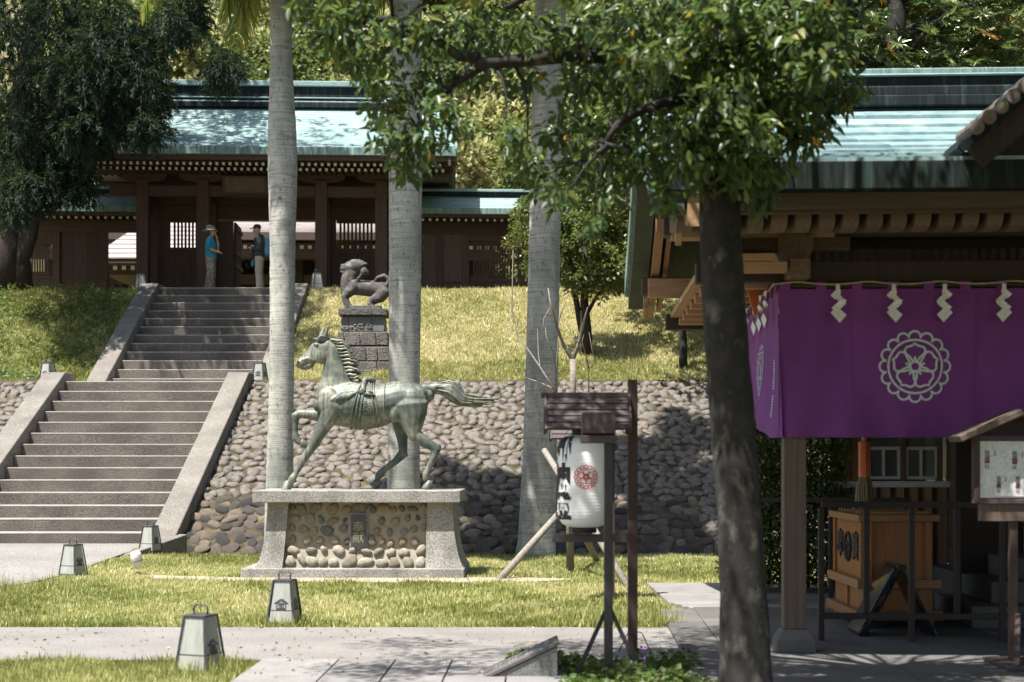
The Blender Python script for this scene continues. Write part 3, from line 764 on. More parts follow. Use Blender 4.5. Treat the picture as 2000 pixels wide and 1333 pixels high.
def ribbon_mesh(lines, w, f, mat_, name):
    """2-D lines of half width w mapped by f(x, y)"""
    mb = MB()
    for ln in lines:
        L = []; N = len(ln); closed = (abs(ln[0][0] - ln[-1][0]) + abs(ln[0][1] - ln[-1][1])) < 1e-6
        for i, (x, y) in enumerate(ln):
            a = ln[i - 1] if i else (ln[-2] if closed else ln[0]); b = ln[i + 1] if i < N - 1 else (ln[1] if closed else ln[-1])
            tx, ty = b[0] - a[0], b[1] - a[1]; l = math.hypot(tx, ty) or 1
            L.append(((x - ty / l * w, y + tx / l * w), (x + ty / l * w, y - tx / l * w)))
        vv = [f(*p) for q in L for p in q]
        mb.add(vv, [(2 * i, 2 * i + 1, 2 * i + 3, 2 * i + 2) for i in range(N - 1)])
    return mb.mesh(name, mat_)
cr = MB()
for ln in CREST:
    pts = []
    for x, y in ln:
        cx, cy = 865 + x * 56, 675 - y * 56
        ry = 164; c0 = np.interp(cx, [770, 870, 960], [640, 655, 645]); rb_ = np.interp(cx, [770, 870, 960], [140, 152, 146])
        sn = (c0 - cy) / ry; pts.append(hp(cx, cy, -(rb_ * math.sqrt(max(0, 1 - sn * sn)) + 3.5) * uh, 1)[:3])
    cr.tube(pts, .0062, 5, False)
cr.build('crest_relief', M['bronze'], horse, True)

# ---------------------------------------------------------------- guardian lion
DL = 32.1; kl = DL / FPX; ul = kl / 5.332
LX0 = (712 - 1000) * kl; LZ0 = float(terrain(LX0, DL)) - .05
def lp(cx, cy, y=0, ra=10, rb=None):
    return ((640 + cx / 5.332 - 1000) * kl - LX0, y, EYE + (HY - 490 - cy / 5.332) * kl - LZT, ra * ul, (rb if rb is not None else ra) * ul)
LZT = EYE + (HY - 490 - 622 / 5.332) * kl
lion = thing('guardian_lion_statue', 'weathered stone guardian lion with open mouth on a block pedestal', 'statue', (LX0, DL, LZT))
lb = MB()
lb.chain([lp(300, 165, 0, 78, 85), lp(255, 175, 0, 82, 88), lp(215, 180, 0, 62, 78), lp(175, 170, 0, 38, 60)], 16)      # skull
lb.chain([lp(215, 205, 0, 42, 66), lp(165, 190, 0, 28, 56), lp(145, 185, 0, 20, 46)], 12)                              # muzzle
lb.chain([lp(230, 255, 0, 34, 62), lp(180, 238, 0, 18, 52), lp(140, 222, 0, 12, 40)], 12)                              # jaw
lb.chain([lp(255, 225, 0, 80, 82), lp(225, 300, 0, 88, 84), lp(205, 380, 0, 74, 78), lp(200, 440, 0, 58, 66)], 16)       # neck and chest
lb.chain([lp(250, 370, 0, 86, 86), lp(340, 385, 0, 84, 88), lp(430, 395, 0, 82, 86), lp(520, 400, 0, 88, 84), lp(590, 400, 0, 92, 78), lp(625, 400, 0, 64, 60)], 16)
for s_ in (-1, 1):
    y = s_ * .125
    lb.chain([lp(290, 365, y, 58, 36), lp(230, 430, y * 1.1, 46, 32), lp(178, 480, y * 1.15, 36, 30), lp(190, 535, y * 1.15, 32, 30), lp(222, 590, y * 1.15, 34, 34)], 12)
    lb.chain([lp(195, 606, y * 1.15, 20, 34), lp(160 + 70, 606, y * 1.15, 22, 34)], 10)
    lb.chain([lp(590, 420, y, 70, 40), lp(540, 490, y * 1.1, 52, 36), lp(465, 520, y * 1.15, 38, 32), lp(448, 560, y * 1.15, 34, 32), lp(470, 600, y * 1.15, 36, 34)], 12)
    lb.chain([lp(440, 606, y * 1.15, 20, 34), lp(500, 606, y * 1.15, 22, 34)], 10)
    lb.ball(lp(385, 222, s_ * .16)[:3], (.075, .035, .085), M=Matrix.Rotation(R(25), 3, 'Y'))
    lb.ball(lp(262, 168, s_ * .135)[:3], (.05, .03, .036))
    lb.ball(lp(150, 155, s_ * .07)[:3], (.03, .03, .03))
    for k in range(5):
        lb.ball(lp(245 + k * 32, 120 + abs(k - 1.5) * 12, s_ * .08)[:3], (.035, .04, .035))
        lb.ball(lp(355 - k * 26, 265 + k * 32, s_ * .15)[:3], (.038, .03, .045))
for k in range(6): lb.ball(lp(215 + k * 36, 105 + (k - 2.3) ** 2 * 5, 0)[:3], (.045, .06, .04))
for k in range(5):   # curled tail
    y = (k - 2) * .055
    lb.chain([lp(625, 360, y, 22), lp(640, 300, y, 22), lp(590, 268 - 8 * (2 - abs(k - 2)), y, 20), lp(520, 290 - 6 * (2 - abs(k - 2)), y, 18), lp(485, 330, y, 10)], 8)
organic(lb, 'body', .017, M['lionstone'], 3, lion)
lm = MB(); lm.chain([lp(205, 222, 0, 15, 46), lp(160, 206, 0, 12, 40)], 10); lm.build('open_mouth', M['ink'], lion, True)
for s_ in (-1, 1):
    MB().ball(lp(243, 236, s_ * .125)[:3], (.022, .02, .022), 8, 6).build('jaw_hollow', M['ink'], lion, True)
MB().bb(lp(190, 0)[0], lp(560, 0)[0], -.2, .2, .005, .085).build('footing', M['liondress'], lion, bevel=.008)

ped = thing('lion_pedestal', 'three-course rough stone block pedestal under the guardian lion', 'pedestal', (LX0, DL, LZ0))
def lz(cy): return EYE + (HY - 490 - cy / 5.332) * kl - LZ0
def lx(cx): return (640 + cx / 5.332 - 1000) * kl - LX0
MB().bb(lx(133), lx(632), -.42, .42, lz(690), LZT - LZ0).build('cap_slab', M['lionblock'], ped, bevel=.012)
rows = [(700, 856, [(158, 236), (240, 478), (482, 604)], .36, 'dressed'), (860, 1000, [(125, 190), (200, 355), (365, 518), (530, 640)], .41, 'rough'), (1015, 1160, [(105, 250), (258, 420), (435, 535), (550, 660)], .45, 'rough'), (1165, 1290, [(95, 330), (336, 530), (536, 690)], .47, 'rough')]
for y0, y1, xs, hd, kind in rows:
    for (a, b) in xs:
        mb = MB(); c = ((lx(a) + lx(b)) / 2, 0, lz(y1)); w = lx(b) - lx(a); h = lz(y0) - lz(y1)
        mb.frust(c, (w, hd * 2), (w * .97, hd * 2 - .05), h - .008); mb.build('block', M['liondress' if kind == 'dressed' else 'lionblock'], ped, bevel=.012)
    MB().bb(lx(min(x[0] for x in xs)) + .02, lx(max(x[1] for x in xs)) - .02, -hd + .045, hd - .045, lz(y1), lz(y0)).build('joint', M['plinth'], ped)
for (cx, cy, w, h) in ((365, 812, 220, 75), (197, 832, 75, 50)):
    mb = MB(); x, z = lx(cx), lz(cy)
    for k in range(26):
        a = random.uniform(-1, 1); b = random.uniform(-1, 1) * (1 - .5 * abs(a))
        mb.ball((x + a * w / 2 * ul, -.345, z + b * h / 2 * ul), (.035, .03, .028), 7, 5)
    mb.build('rough_patch', M['lionblock'], ped, True)

# ---------------------------------------------------------------- royal palms
def frond(mb, leafv, base, az, length, droop, rise):
    pts = []; N = 12; d = Vector((math.cos(az), math.sin(az), 0))
    for i in range(N):
        s_ = i / (N - 1); pts.append(base + d * (length * (s_ - .18 * s_ * s_ * droop)) + Vector((0, 0, rise * s_ - droop * s_ * s_ * length * .62)))
    mb.tube(pts, [.035 * (1 - .85 * i / (N - 1)) for i in range(N)], 5)
    side = Vector((-d.y, d.x, 0))
    for i in range(46):
        s_ = .16 + .84 * i / 45; t = s_ * (N - 1); k = min(int(t), N - 2); p = pts[k].lerp(pts[k + 1], t - k)
        tan = (pts[k + 1] - pts[k]).normalized()
        L = .75 * math.sin(math.pi * min(.97, .12 + s_ * .85)) + .12
        for sg in (-1, 1):
            dr = (side * sg * random.uniform(.7, 1) + tan * random.uniform(.3, .7) + Vector((0, 0, random.uniform(-.9, -.15)))).normalized()
            w = tan.cross(dr).cross(dr).normalized() * .036 if True else 0
            m_ = p + dr * L * .5; e = p + dr * L + Vector((0, 0, -.22 * L))
            leafv.append((p - w * .6, p + w * .6, m_ + w, e, m_ - w))
def palm(label, d, pts, fr, seed, hang=()):
    random.seed(seed)
    base = P(pts[0][0], 0, d); base.z = float(terrain(base.x, d)) - .05
    root = thing('royal_palm', label, 'palm tree', base, 0, 'royal palms')
    prof = [(P(px, py, d) - base, w * d / FPX / 2) for px, py, w in pts]
    prof[0] = (Vector((prof[0][0].x, 0, 0)), prof[0][1])
    # smooth resample
    zs = np.array([p.z for p, _ in prof]); xs = np.array([p.x for p, _ in prof]); rs = np.array([r_ for _, r_ in prof])
    zz = np.arange(0, zs[-1] + .02, .10)
    mb = MB(); mb.tube([(float(np.interp(z, zs, xs)), 0, float(z)) for z in zz], [float(np.interp(z, zs, rs)) * (1 + .012 * math.sin(z * 37) + .006 * math.sin(z * 91)) for z in zz], 24)
    mb.build('trunk', M['palm'], root, True)
    tp = Vector((xs[-1], 0, zs[-1])); sh = MB()
    sh.tube([tp + Vector((0, 0, z)) for z in (-.1, .1, .5, 1.0, 1.35)], [rs[-1], rs[-1] * 1.12, rs[-1] * 1.0, rs[-1] * .7, rs[-1] * .4], 16)
    sh.build('crownshaft', M['palmgreen'], root, True)
    st = MB(); lv = []
    for k in range(fr):
        az = 2 * math.pi * k / fr + random.uniform(-.25, .25); low_ = k % 3
        frond(st, lv, tp + Vector((0, 0, 1.25)), az, random.uniform(2.5, 3.2), [1.0, 1.35, .7][low_], [.9, .35, 1.5][low_])
    for (bx, by, ex_, ey_) in hang:   # old fronds hanging beside the shaft
        A = P(bx, by, d) - base; B = P(ex_, ey_, d - .3) - base; pts = [A, A.lerp(B, .35) + Vector((0, 0, .35)), A.lerp(B, .7) + Vector((0, 0, .2)), B]
        st.tube(pts, [.04, .032, .022, .008], 6)
        for i in range(70):
            t = .1 + .9 * random.random(); k = min(int(t * 3), 2); p = pts[k].lerp(pts[k + 1], t * 3 - k); Lh = random.uniform(.45, .8)
            dr = Vector((random.uniform(-.35, .3), random.uniform(-.4, .3), -1)).normalized(); w = Vector((random.uniform(-1, 1), random.uniform(-1, 1), 0)).normalized() * .02
            m_ = p + dr * Lh * .5; lv.append((p - w * .6, p + w * .6, m_ + w, p + dr * Lh, m_ - w))
    st.build('frond_stalk', M['palmgreen'], root, True)
    V = np.array([[tuple(q) for q in l] for l in lv], dtype=np.float32)
    n = len(V); f = np.arange(n * 5).reshape(n, 5)
    me = raw_mesh('frond_leaflet', V.reshape(-1, 3), f, 5, M['palmleaf'], np.repeat(rng.random(n), 5))
    o = ob('frond', me, root); o['kind'] = 'stuff'
    return root
M['palmgreen'] = mat('palm_green', (.13, .19, .06), (.20, .22, .08), 3, .5, bumps=.05)
M['palmleaf'] = leaf_mat('palm_leaflet', [(0, (.07, .12, .02)), (.5, (.16, .19, .035)), (1, (.34, .27, .05))], .4, .4)
palm('royal palm with pale ringed trunk rising behind the horse head', 22.4, [(545, 1101, 62), (546, 950, 54), (549, 800, 49), (551, 650, 48), (552, 480, 50), (552, 330, 58), (551, 250, 55), (550, 170, 47), (549, 90, 43), (548, -60, 41)], 19, 3, [(548, -90, 440, -20), (548, -90, 470, 5), (550, -80, 600, -10)])
palm('mottled royal palm trunk rising behind the horse hindquarters and the lion', 22.7, [(787, 1098, 74), (788, 950, 64), (790, 750, 60), (791, 550, 63), (792, 330, 65), (793, 150, 63), (794, 0, 60), (795, -160, 52)], 20, 5, [(795, -170, 745, -25)])
palm('leaning royal palm with a flared base left of the hanging lantern', 24.2, [(1046, 1086, 82), (1048, 1060, 74), (1054, 900, 67), (1058, 750, 64), (1062, 550, 62), (1066, 350, 61), (1072, 100, 62), (1077, -40, 60), (1082, -160, 52)], 20, 9)

# ---------------------------------------------------------------- gate building
GD = 39.6; GZ0 = 5.71
gate = thing('shrine_gate', 'large dark wooden shrine gate with green copper roof at the top of the stairs', 'gate', ((513 - 1000) * GD / FPX, GD, GZ0), R(2.5))
MB().bb(-3.6, 3.6, -.75, 4.2, -.6, .0).build('stone_base', M['rail'], gate, bevel=.02)
for v in (0, 2.9):
    for u in (-3.05, -1.51, 1.51, 3.05):
        MB().bb(u - .155, u + .155, v - .155, v + .155, .0, 3.0).build('pillar', M['gatewood'], gate, bevel=.012)
        MB().bb(u - .2, u + .2, v - .2, v + .2, -.01, .12).build('pillar_shoe', M['copperdark'], gate, bevel=.01)
for v in (0, 2.9):
    MB().bb(-3.9, 3.9, v - .09, v + .09, 2.58, 2.86).build('tie_beam', M['gatewood_h'], gate, bevel=.01)
    MB().bb(-4.9, 4.9, v - .12, v + .12, 3.16, 3.42).build('eave_purlin', M['gatewood_h'], gate, bevel=.01)
    for u in (-3.05, -1.51, 1.51, 3.05):   # boat-shaped bracket arms
        pf = [(-.62, .20), (-.60, .10), (-.42, .02), (-.2, .0), (.2, .0), (.42, .02), (.60, .10), (.62, .20)]
        mb = MB(); mb.prism([(u + a, 2.95 + b) for a, b in pf], lambda x, z: (x, v + .10, z), lambda x, z: (x, v - .10, z)); mb.build('bracket_arm', M['gatewood_h'], gate, bevel=.008)
for u in (-3.05, -1.51, 1.51, 3.05):
    MB().bb(u - .08, u + .08, -.05, 2.95, 2.62, 2.80).build('cross_beam', M['gatewood'], gate)
MB().bb(-4.8, 4.8, -.1, 3.0, 3.43, 3.46).build('ceiling_board', M['gatewood_h'], gate)
# door wall
VW = 1.45
MB().bb(-3.05, 3.05, VW - .07, VW + .07, 2.22, 2.58).build('door_lintel', M['gatewood_h'], gate, bevel=.008)
MB().bb(-3.05, 3.05, VW - .045, VW + .045, 2.581, 3.42).build('upper_wall', M['gatewood_h'], gate)
MB().bb(-1.35, 1.6, VW - .10, VW + .02, 2.17, 2.215).build('lintel_trim', M['dooredge'], gate)
def lattice(parent, u0, u1, z0, z1, v, n, mat_, mfr, w=.5):
    MB().bb(u0 - .05, u1 + .05, v - .05, v + .05, z0 - .09, z0).build('window_sill', mfr, parent, bevel=.005)
    MB().bb(u0 - .05, u1 + .05, v - .05, v + .05, z1, z1 + .07).build('window_head', mfr, parent, bevel=.005)
    me = None
    for k in range(n):
        p = (u1 - u0) / n
        if me is None: me = MB().bb(-p * w / 2, p * w / 2, -.025, .025, z0 - .002, z1 + .002).mesh('slat', mat_)
        ob('slat', me, parent, loc=(u0 + (k + .5) * p, v, 0))
def board_wall(parent, u0, u1, z0, z1, v, pitch, mat_, nm='board'):
    n = max(1, round((u1 - u0) / pitch)); p = (u1 - u0) / n
    for k in range(n):
        MB().bb(u0 + k * p + .003, u0 + (k + 1) * p - .003, v - .03 - random.uniform(0, .006), v + .03, z0, z1).build(nm, mat_, parent)
for (a, b, wa, wb) in ((-2.90, -1.66, -2.55, -1.78), (1.66, 2.90, 1.85, 2.78)):
    board_wall(gate, a, b, .0, 1.28, VW, .21, M['gatewood'])
    MB().bb(a, b, VW - .05, VW + .05, 1.281, 1.375).build('wall_rail', M['gatewood_h'], gate)
    if wa - a > .1: board_wall(gate, a, wa - .06, 1.376, 2.219, VW, .3, M['gatewood'])
    if b - wb > .1: board_wall(gate, wb + .06, b, 1.376, 2.219, VW, .3, M['gatewood'])
    lattice(gate, wa, wb, 1.466, 2.14, VW, 9 if wa > 0 else 8, M['gatewood'], M['gatewood_h'], .55)
for u in (-3.05, -1.51, 1.51, 3.05):
    MB().bb(u - .13, u + .13, VW - .13, VW + .13, 0, 3.3).build('wall_post', M['gatewood'], gate, bevel=.01)
# open door leaves, swung inward
for u, sg in ((-.92, 1), (1.40, -1)):
    dl = MB().bb(u - .03, u + .03, VW + .08, VW + 1.2, .03, 2.16).build('door_leaf', M['gatewood'], gate, bevel=.004)
    for z in (.35, 1.0, 1.35, 2.0):
        MB().bb(u + sg * .031, u + sg * .075, VW + .10, VW + 1.18, z - .055, z + .055).build('door_brace', M['dooredge'], dl)
MB().bb(-1.38, -.95, VW - .05, VW + .05, 0, 2.219).build('door_jamb', M['gatewood'], gate)
# name plaque tilted forward under the eave
pq = thing('_', None, None); pq.name = 'hanging_plaque'; pq.parent = gate; pq.location = (-.42, -.35, 2.86); pq.rotation_euler = (R(18), 0, 0)
MB().bb(-.50, .50, -.02, .02, -.20, .16).build('plaque_board', M['panelwood'], pq)
for a in (-.53, .53): MB().bb(a - .03, a + .03, -.04, .04, -.25, .21).build('plaque_frame', M['gatewood'], pq, bevel=.006)
for z in (-.225, .185): MB().bb(-.499, .499, -.04, .04, z - .025, z + .025).build('plaque_frame', M['gatewood_h'], pq, bevel=.006)
# roof: stepped copper courses
def roof_profile(v0, z0, v1, z1, n, sag=.12):
    return [(v0 + (v1 - v0) * i / n, z0 + (z1 - z0) * (i / n) - sag * math.sin(math.pi * i / n)) for i in range(n + 1)]
def stepped_roof(parent, u0, u1, v0, z0, v1, z1, n, sag, m, lip=.014, th=.06, nm='roof_slope', skew=0.0):
    pr = roof_profile(v0, z0, v1, z1, n, sag); mb = MB()
    for i in range(n):
        (a, b), (c, d) = pr[i], pr[i + 1]
        # each course lies flat, its lower lip proud of the one below
        mb.add([(u0, a, b + lip), (u1, a, b + lip), (u1, c, d), (u0, c, d), (u0, a, b), (u1, a, b)], [(0, 1, 2, 3), (4, 5, 1, 0)])
    # underside and verge
    mb.add([(u, a, b - th) for a, b in pr for u in (u0, u1)], [(2 * i, 2 * i + 2, 2 * i + 3, 2 * i + 1) for i in range(n)])
    return mb.build(nm, m, parent)
EV = -1.85; EZ = 3.50; RV = 1.45; RZ = 5.28; ROU = 4.95
stepped_roof(gate, -ROU, ROU, EV, EZ, RV, RZ, 24, .16, M['copper'])
stepped_roof(gate, ROU, -ROU, 2 * RV - EV, EZ, RV, RZ, 14, .16, M['copper'])
MB().bb(-ROU - .02, ROU + .02, EV - .03, EV + .10, EZ - .185, EZ + .012).build('eave_fascia', M['copperedge'], gate, bevel=.008)
MB().bb(-ROU, ROU, EV + .06, EV + .16, EZ - .30, EZ - .186).build('eave_board', M['gatewood_h'], gate)
MB().bb(-ROU, ROU, EV + .5, EV + .56, EZ - .33, EZ - .2).build('eave_board', M['gatewood_h'], gate)
mb = MB(); mb.add([(-ROU + .02, EV + .1, EZ - .19), (ROU - .02, EV + .1, EZ - .19), (ROU - .02, .0, 3.47), (-ROU + .02, .0, 3.47)], [(0, 1, 2, 3)]); mb.build('soffit', M['gatewood_h'], gate)
for v_sign in (1,):
    for s_ in (-1, 1):   # verges (barge boards) on both gables
        u = s_ * (ROU + .0); pr = roof_profile(EV, EZ, RV, RZ, 12, .16); pr2 = pr + [(2 * RV - a, b) for a, b in pr[::-1][1:]]
        for off, th, w, m, nm in ((.0, .20, .10, 'copperedge', 'verge'), (-.14 * s_, .42, .06, 'gatewood_h', 'barge_board')):
            mb = MB(); top = [(a, b + (.02 if nm == 'verge' else -.19)) for a, b in pr2]; bot = [(a, b - th) for a, b in pr2[::-1]]
            n = len(top)
            for i in range(n - 1):
                q = [top[i], top[i + 1], bot[n - 2 - i], bot[n - 1 - i]]
                mb.prism(q, lambda a, b: (u + off - w / 2, a, b), lambda a, b: (u + off + w / 2, a, b))
            mb.build(nm, M[m], gate)
# gable infill
for s_ in (-1, 1):
    mb = MB(); mb.prism([(-.1, 3.46), (3.0, 3.46), (RV, 4.75)], lambda a, b: (s_ * 4.2, a, b), lambda a, b: (s_ * 4.26, a, b)); mb.build('gable_wall', M['gatewood'], gate)
# ridge: boxed and capped
for (hw, z0, z1, e, m) in ((.34, RZ - .12, RZ + .02, 0, 'copperdark'), (.30, RZ + .021, RZ + .06, .02, 'copper'), (.25, RZ + .061, RZ + .13, 0, 'copperdark'), (.29, RZ + .131, RZ + .165, .03, 'copper'), (.22, RZ + .166, RZ + .46, 0, 'copperdark'), (.29, RZ + .461, RZ + .60, .08, 'copper')):
    MB().bb(-ROU - e + .05, ROU + e - .05, RV - hw, RV + hw, z0, z1).build('ridge_layer', M[m], gate, bevel=.015)
# rafters with white painted ends, two tiers
pit = .162; n = int(2 * 4.75 / pit); me1 = MB().bb(-.032, .032, .003, 1.75, -.035, .035).mesh('rafter', M['gatewood']); me2 = MB().bb(-.033, .033, -.004, .0025, -.036, .036).mesh('rafter_tip', M['white'])
for tier, (v, z) in enumerate(((EV + .30, EZ - .36), (EV + .62, EZ - .43))):
    for k in range(n):
        u = -4.75 + (k + .5 * (tier + 1)) * pit
        o = ob('rafter', me1, gate, loc=(u, v, z)); o.rotation_euler.x = R(5); ob('rafter_tip', me2, o)

# ---------------------------------------------------------------- wings of the gate
def wing(label, sgn, u0, u1, fn):
    w = thing('gate_wing', label, 'corridor wing', gate.location, gate.rotation_euler.z)
    stepped_roof(w, u0, u1, .55, 2.42, 1.45, 2.93, 7, .03, M['copper'])
    stepped_roof(w, u1, u0, 2.35, 2.42, 1.45, 2.93, 7, .03, M['copper'])
    MB().bb(u0, u1, .52, .62, 2.27, 2.43).build('eave_fascia', M['copperedge'], w, bevel=.006)
    MB().bb(u0, u1, .60, 2.3, 2.20, 2.268).build('eave_board', M['gatewood_h'], w)
    for hw, z0, z1, m in ((.20, 2.88, 2.98, 'copperdark'), (.24, 2.981, 3.05, 'copper')):
        MB().bb(u0, u1, 1.45 - hw, 1.45 + hw, z0, z1).build('ridge_layer', M[m], w, bevel=.01)
    ra = MB().bb(-.03, .03, .003, .9, -.03, .03).mesh('rafter', M['gatewood']); rt = MB().bb(-.031, .031, -.004, .0025, -.031, .031).mesh('rafter_tip', M['white'])
    for k in range(int((u1 - u0) / .19)):
        o = ob('rafter', ra, w, loc=(u0 + .1 + k * .19, .78, 2.15)); o.rotation_euler.x = R(4); ob('rafter_tip', rt, o)
    MB().bb(u0, u1, 1.38, 1.52, 1.86, 2.199).build('wall_plate', M['gatewood_h'], w)
    MB().bb(u0, u1, .9, 2.2, -.6, -.02).build('stone_base', M['rail'], w, bevel=.02)
    fn(w); return w
def right_wing(w):
    posts = [3.35, 4.55, 5.25, 6.75, 8.2]
    for u in posts: MB().bb(u - .09, u + .09, 1.36, 1.54, 0, 1.859).build('post', M['gatewood'], w, bevel=.006)
    board_wall(w, 3.44, 4.46, 0, 1.859, 1.45, .34, M['panelwood'], 'panel')
    board_wall(w, 4.64, 5.16, .60, 1.859, 1.45, .52, M['panelwood'], 'panel'); board_wall(w, 4.64, 5.16, 0, .52, 1.45, .26, M['panelwood'], 'panel')
    MB().bb(4.64, 5.16, 1.40, 1.50, .521, .599).build('wall_rail', M['gatewood_h'], w)
    for a, b in ((5.34, 6.66), (6.84, 8.11)):
        board_wall(w, a, b, 0, .50, 1.45, .33, M['gatewood'], 'panel')
        MB().bb(a, b, 1.40, 1.50, .501, .58).build('wall_rail', M['gatewood_h'], w)
        lattice(w, a + .1, b - .1, .68, 1.60, 1.45, 16, M['gatewood'], M['gatewood_h'], .62)
        board_wall(w, a, b, 1.68, 1.859, 1.45, 1.4, M['gatewood'], 'panel')
def left_wing(w):
    for u in (-3.4, -4.35, -5.6, -6.9, -8.4): MB().bb(u - .09, u + .09, 1.36, 1.54, 0, 1.859).build('post', M['gatewood'], w, bevel=.006)
    for a, b in ((-5.51, -4.44), (-6.81, -5.69), (-8.31, -6.99)):
        board_wall(w, a, b, 0, .62, 1.45, .34, M['gatewood'], 'panel')
        MB().bb(a, b, 1.40, 1.50, .621, .70).build('wall_rail', M['gatewood_h'], w)
        if a > -5.6: board_wall(w, a, b, .701, 1.859, 1.45, .34, M['gatewood'], 'panel')
        else:
            lattice(w, a + .12, b - .12, .80, 1.45, 1.45, 13, M['gatewood'], M['gatewood_h'], .68)
            board_wall(w, a, b, 1.53, 1.859, 1.45, 1.4, M['gatewood'], 'panel')
wing('low wooden corridor wing with bleached panels right of the gate', 1, 3.25, 8.35, right_wing)
wing('low wooden corridor wing with an open doorway left of the gate behind the dark tree', -1, -9.6, -3.25, left_wing)

# ---------------------------------------------------------------- buildings of the inner court
def tiled_roof(parent, u0, u1, v0, z0, v1, z1, n, sag, m, nm='roof_slope'): return stepped_roof(parent, u0, u1, v0, z0, v1, z1, n, sag, m, .03, .12, nm)
ih = thing('inner_hall', 'inner worship hall with pale shingled roof seen through the gate doorway', 'shrine hall', (-8.2, 53, 5.7), R(1.5))
tiled_roof(ih, -9, 8.1, -2.2, 3.35, 4.0, 6.0, 22, .35, M['hallroof_tile']); tiled_roof(ih, 8.1, -9, 10.2, 3.35, 4.0, 6.0, 12, .35, M['hallroof_tile'])
MB().bb(-9, 8.1, -2.25, -2.05, 3.10, 3.35).build('eave_fascia', M['gatewood_h'], ih)
for hw, z0, z1, e in ((.5, 5.85, 6.15, 0), (.38, 6.151, 6.28, .02), (.42, 6.281, 6.36, .06), (.34, 6.361, 6.72, 0), (.46, 6.721, 6.86, .1)):
    MB().bb(-9 - e, 8.1 + e, 4 - hw, 4 + hw, z0, z1).build('ridge_layer', M['hallroof_tile'], ih, bevel=.02)
MB().bb(8.05, 8.3, 3.5, 4.5, 5.6, 6.95).build('ridge_end', M['copper'], ih, bevel=.04)
MB().bb(-8, 7.3, .2, .4, .9, 1.15).build('floor_rail', M['dooredge'], ih)
MB().bb(-8, 7.3, .25, .45, 1.9, 2.25).build('beam', M['hallwood_h'], ih)
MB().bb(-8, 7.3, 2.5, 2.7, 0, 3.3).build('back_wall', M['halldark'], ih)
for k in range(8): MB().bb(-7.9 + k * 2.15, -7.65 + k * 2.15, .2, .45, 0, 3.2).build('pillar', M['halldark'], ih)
rp = MB().bb(-.06, .06, -.01, .01, -.06, .06).mesh('rafter_tip', M['white'])
for tier in (0, 1):
    for k in range(62): ob('rafter_tip', rp, ih, loc=(-8.6 + k * .27 + tier * .13, -1.6 + tier * .4, 2.95 - tier * .17))
MB().bb(-8.9, 8, -1.58, -.9, 2.6, 3.09).build('rafter_row', M['gatewood_h'], ih)
sp = thing('side_pavilion', 'small grey-roofed side pavilion seen through the left wing doorway', 'pavilion', (-11.55, 46.5, 5.7))
mb = MB(); mb.add([(-.9, -1.3, 1.75), (2.6, -1.3, 1.75), (2.6, 1.2, 3.3), (.25, 1.2, 3.3), (-.9, 3.6, 1.75), (2.6, 3.6, 1.75)], [(0, 1, 2, 3), (4, 0, 3), (5, 4, 3, 2)])
for k in range(9):
    t = k / 9; mb.bb(-.9 + 1.15 * t, 2.6, -1.3 + 2.5 * t, -1.26 + 2.5 * t, 1.75 + 1.55 * t, 1.79 + 1.55 * t)
mb.build('roof', M['hallroof_tile'], sp)
MB().bb(-.85, 2.55, -1.27, 3.5, 1.62, 1.75).build('eave_board', M['gatewood_h'], sp)
for k in range(12): ob('rafter_tip', rp, sp, loc=(-.7 + k * .26, -1.1, 1.5))
MB().bb(-.6, 2.4, -.6, 3.0, 1.35, 1.619).build('beam', M['gatewood_h'], sp)
for a in (-.6, .9, 2.3): MB().bb(a - .1, a + .1, -.7, -.5, 0, 1.349).build('post', M['gatewood'], sp)

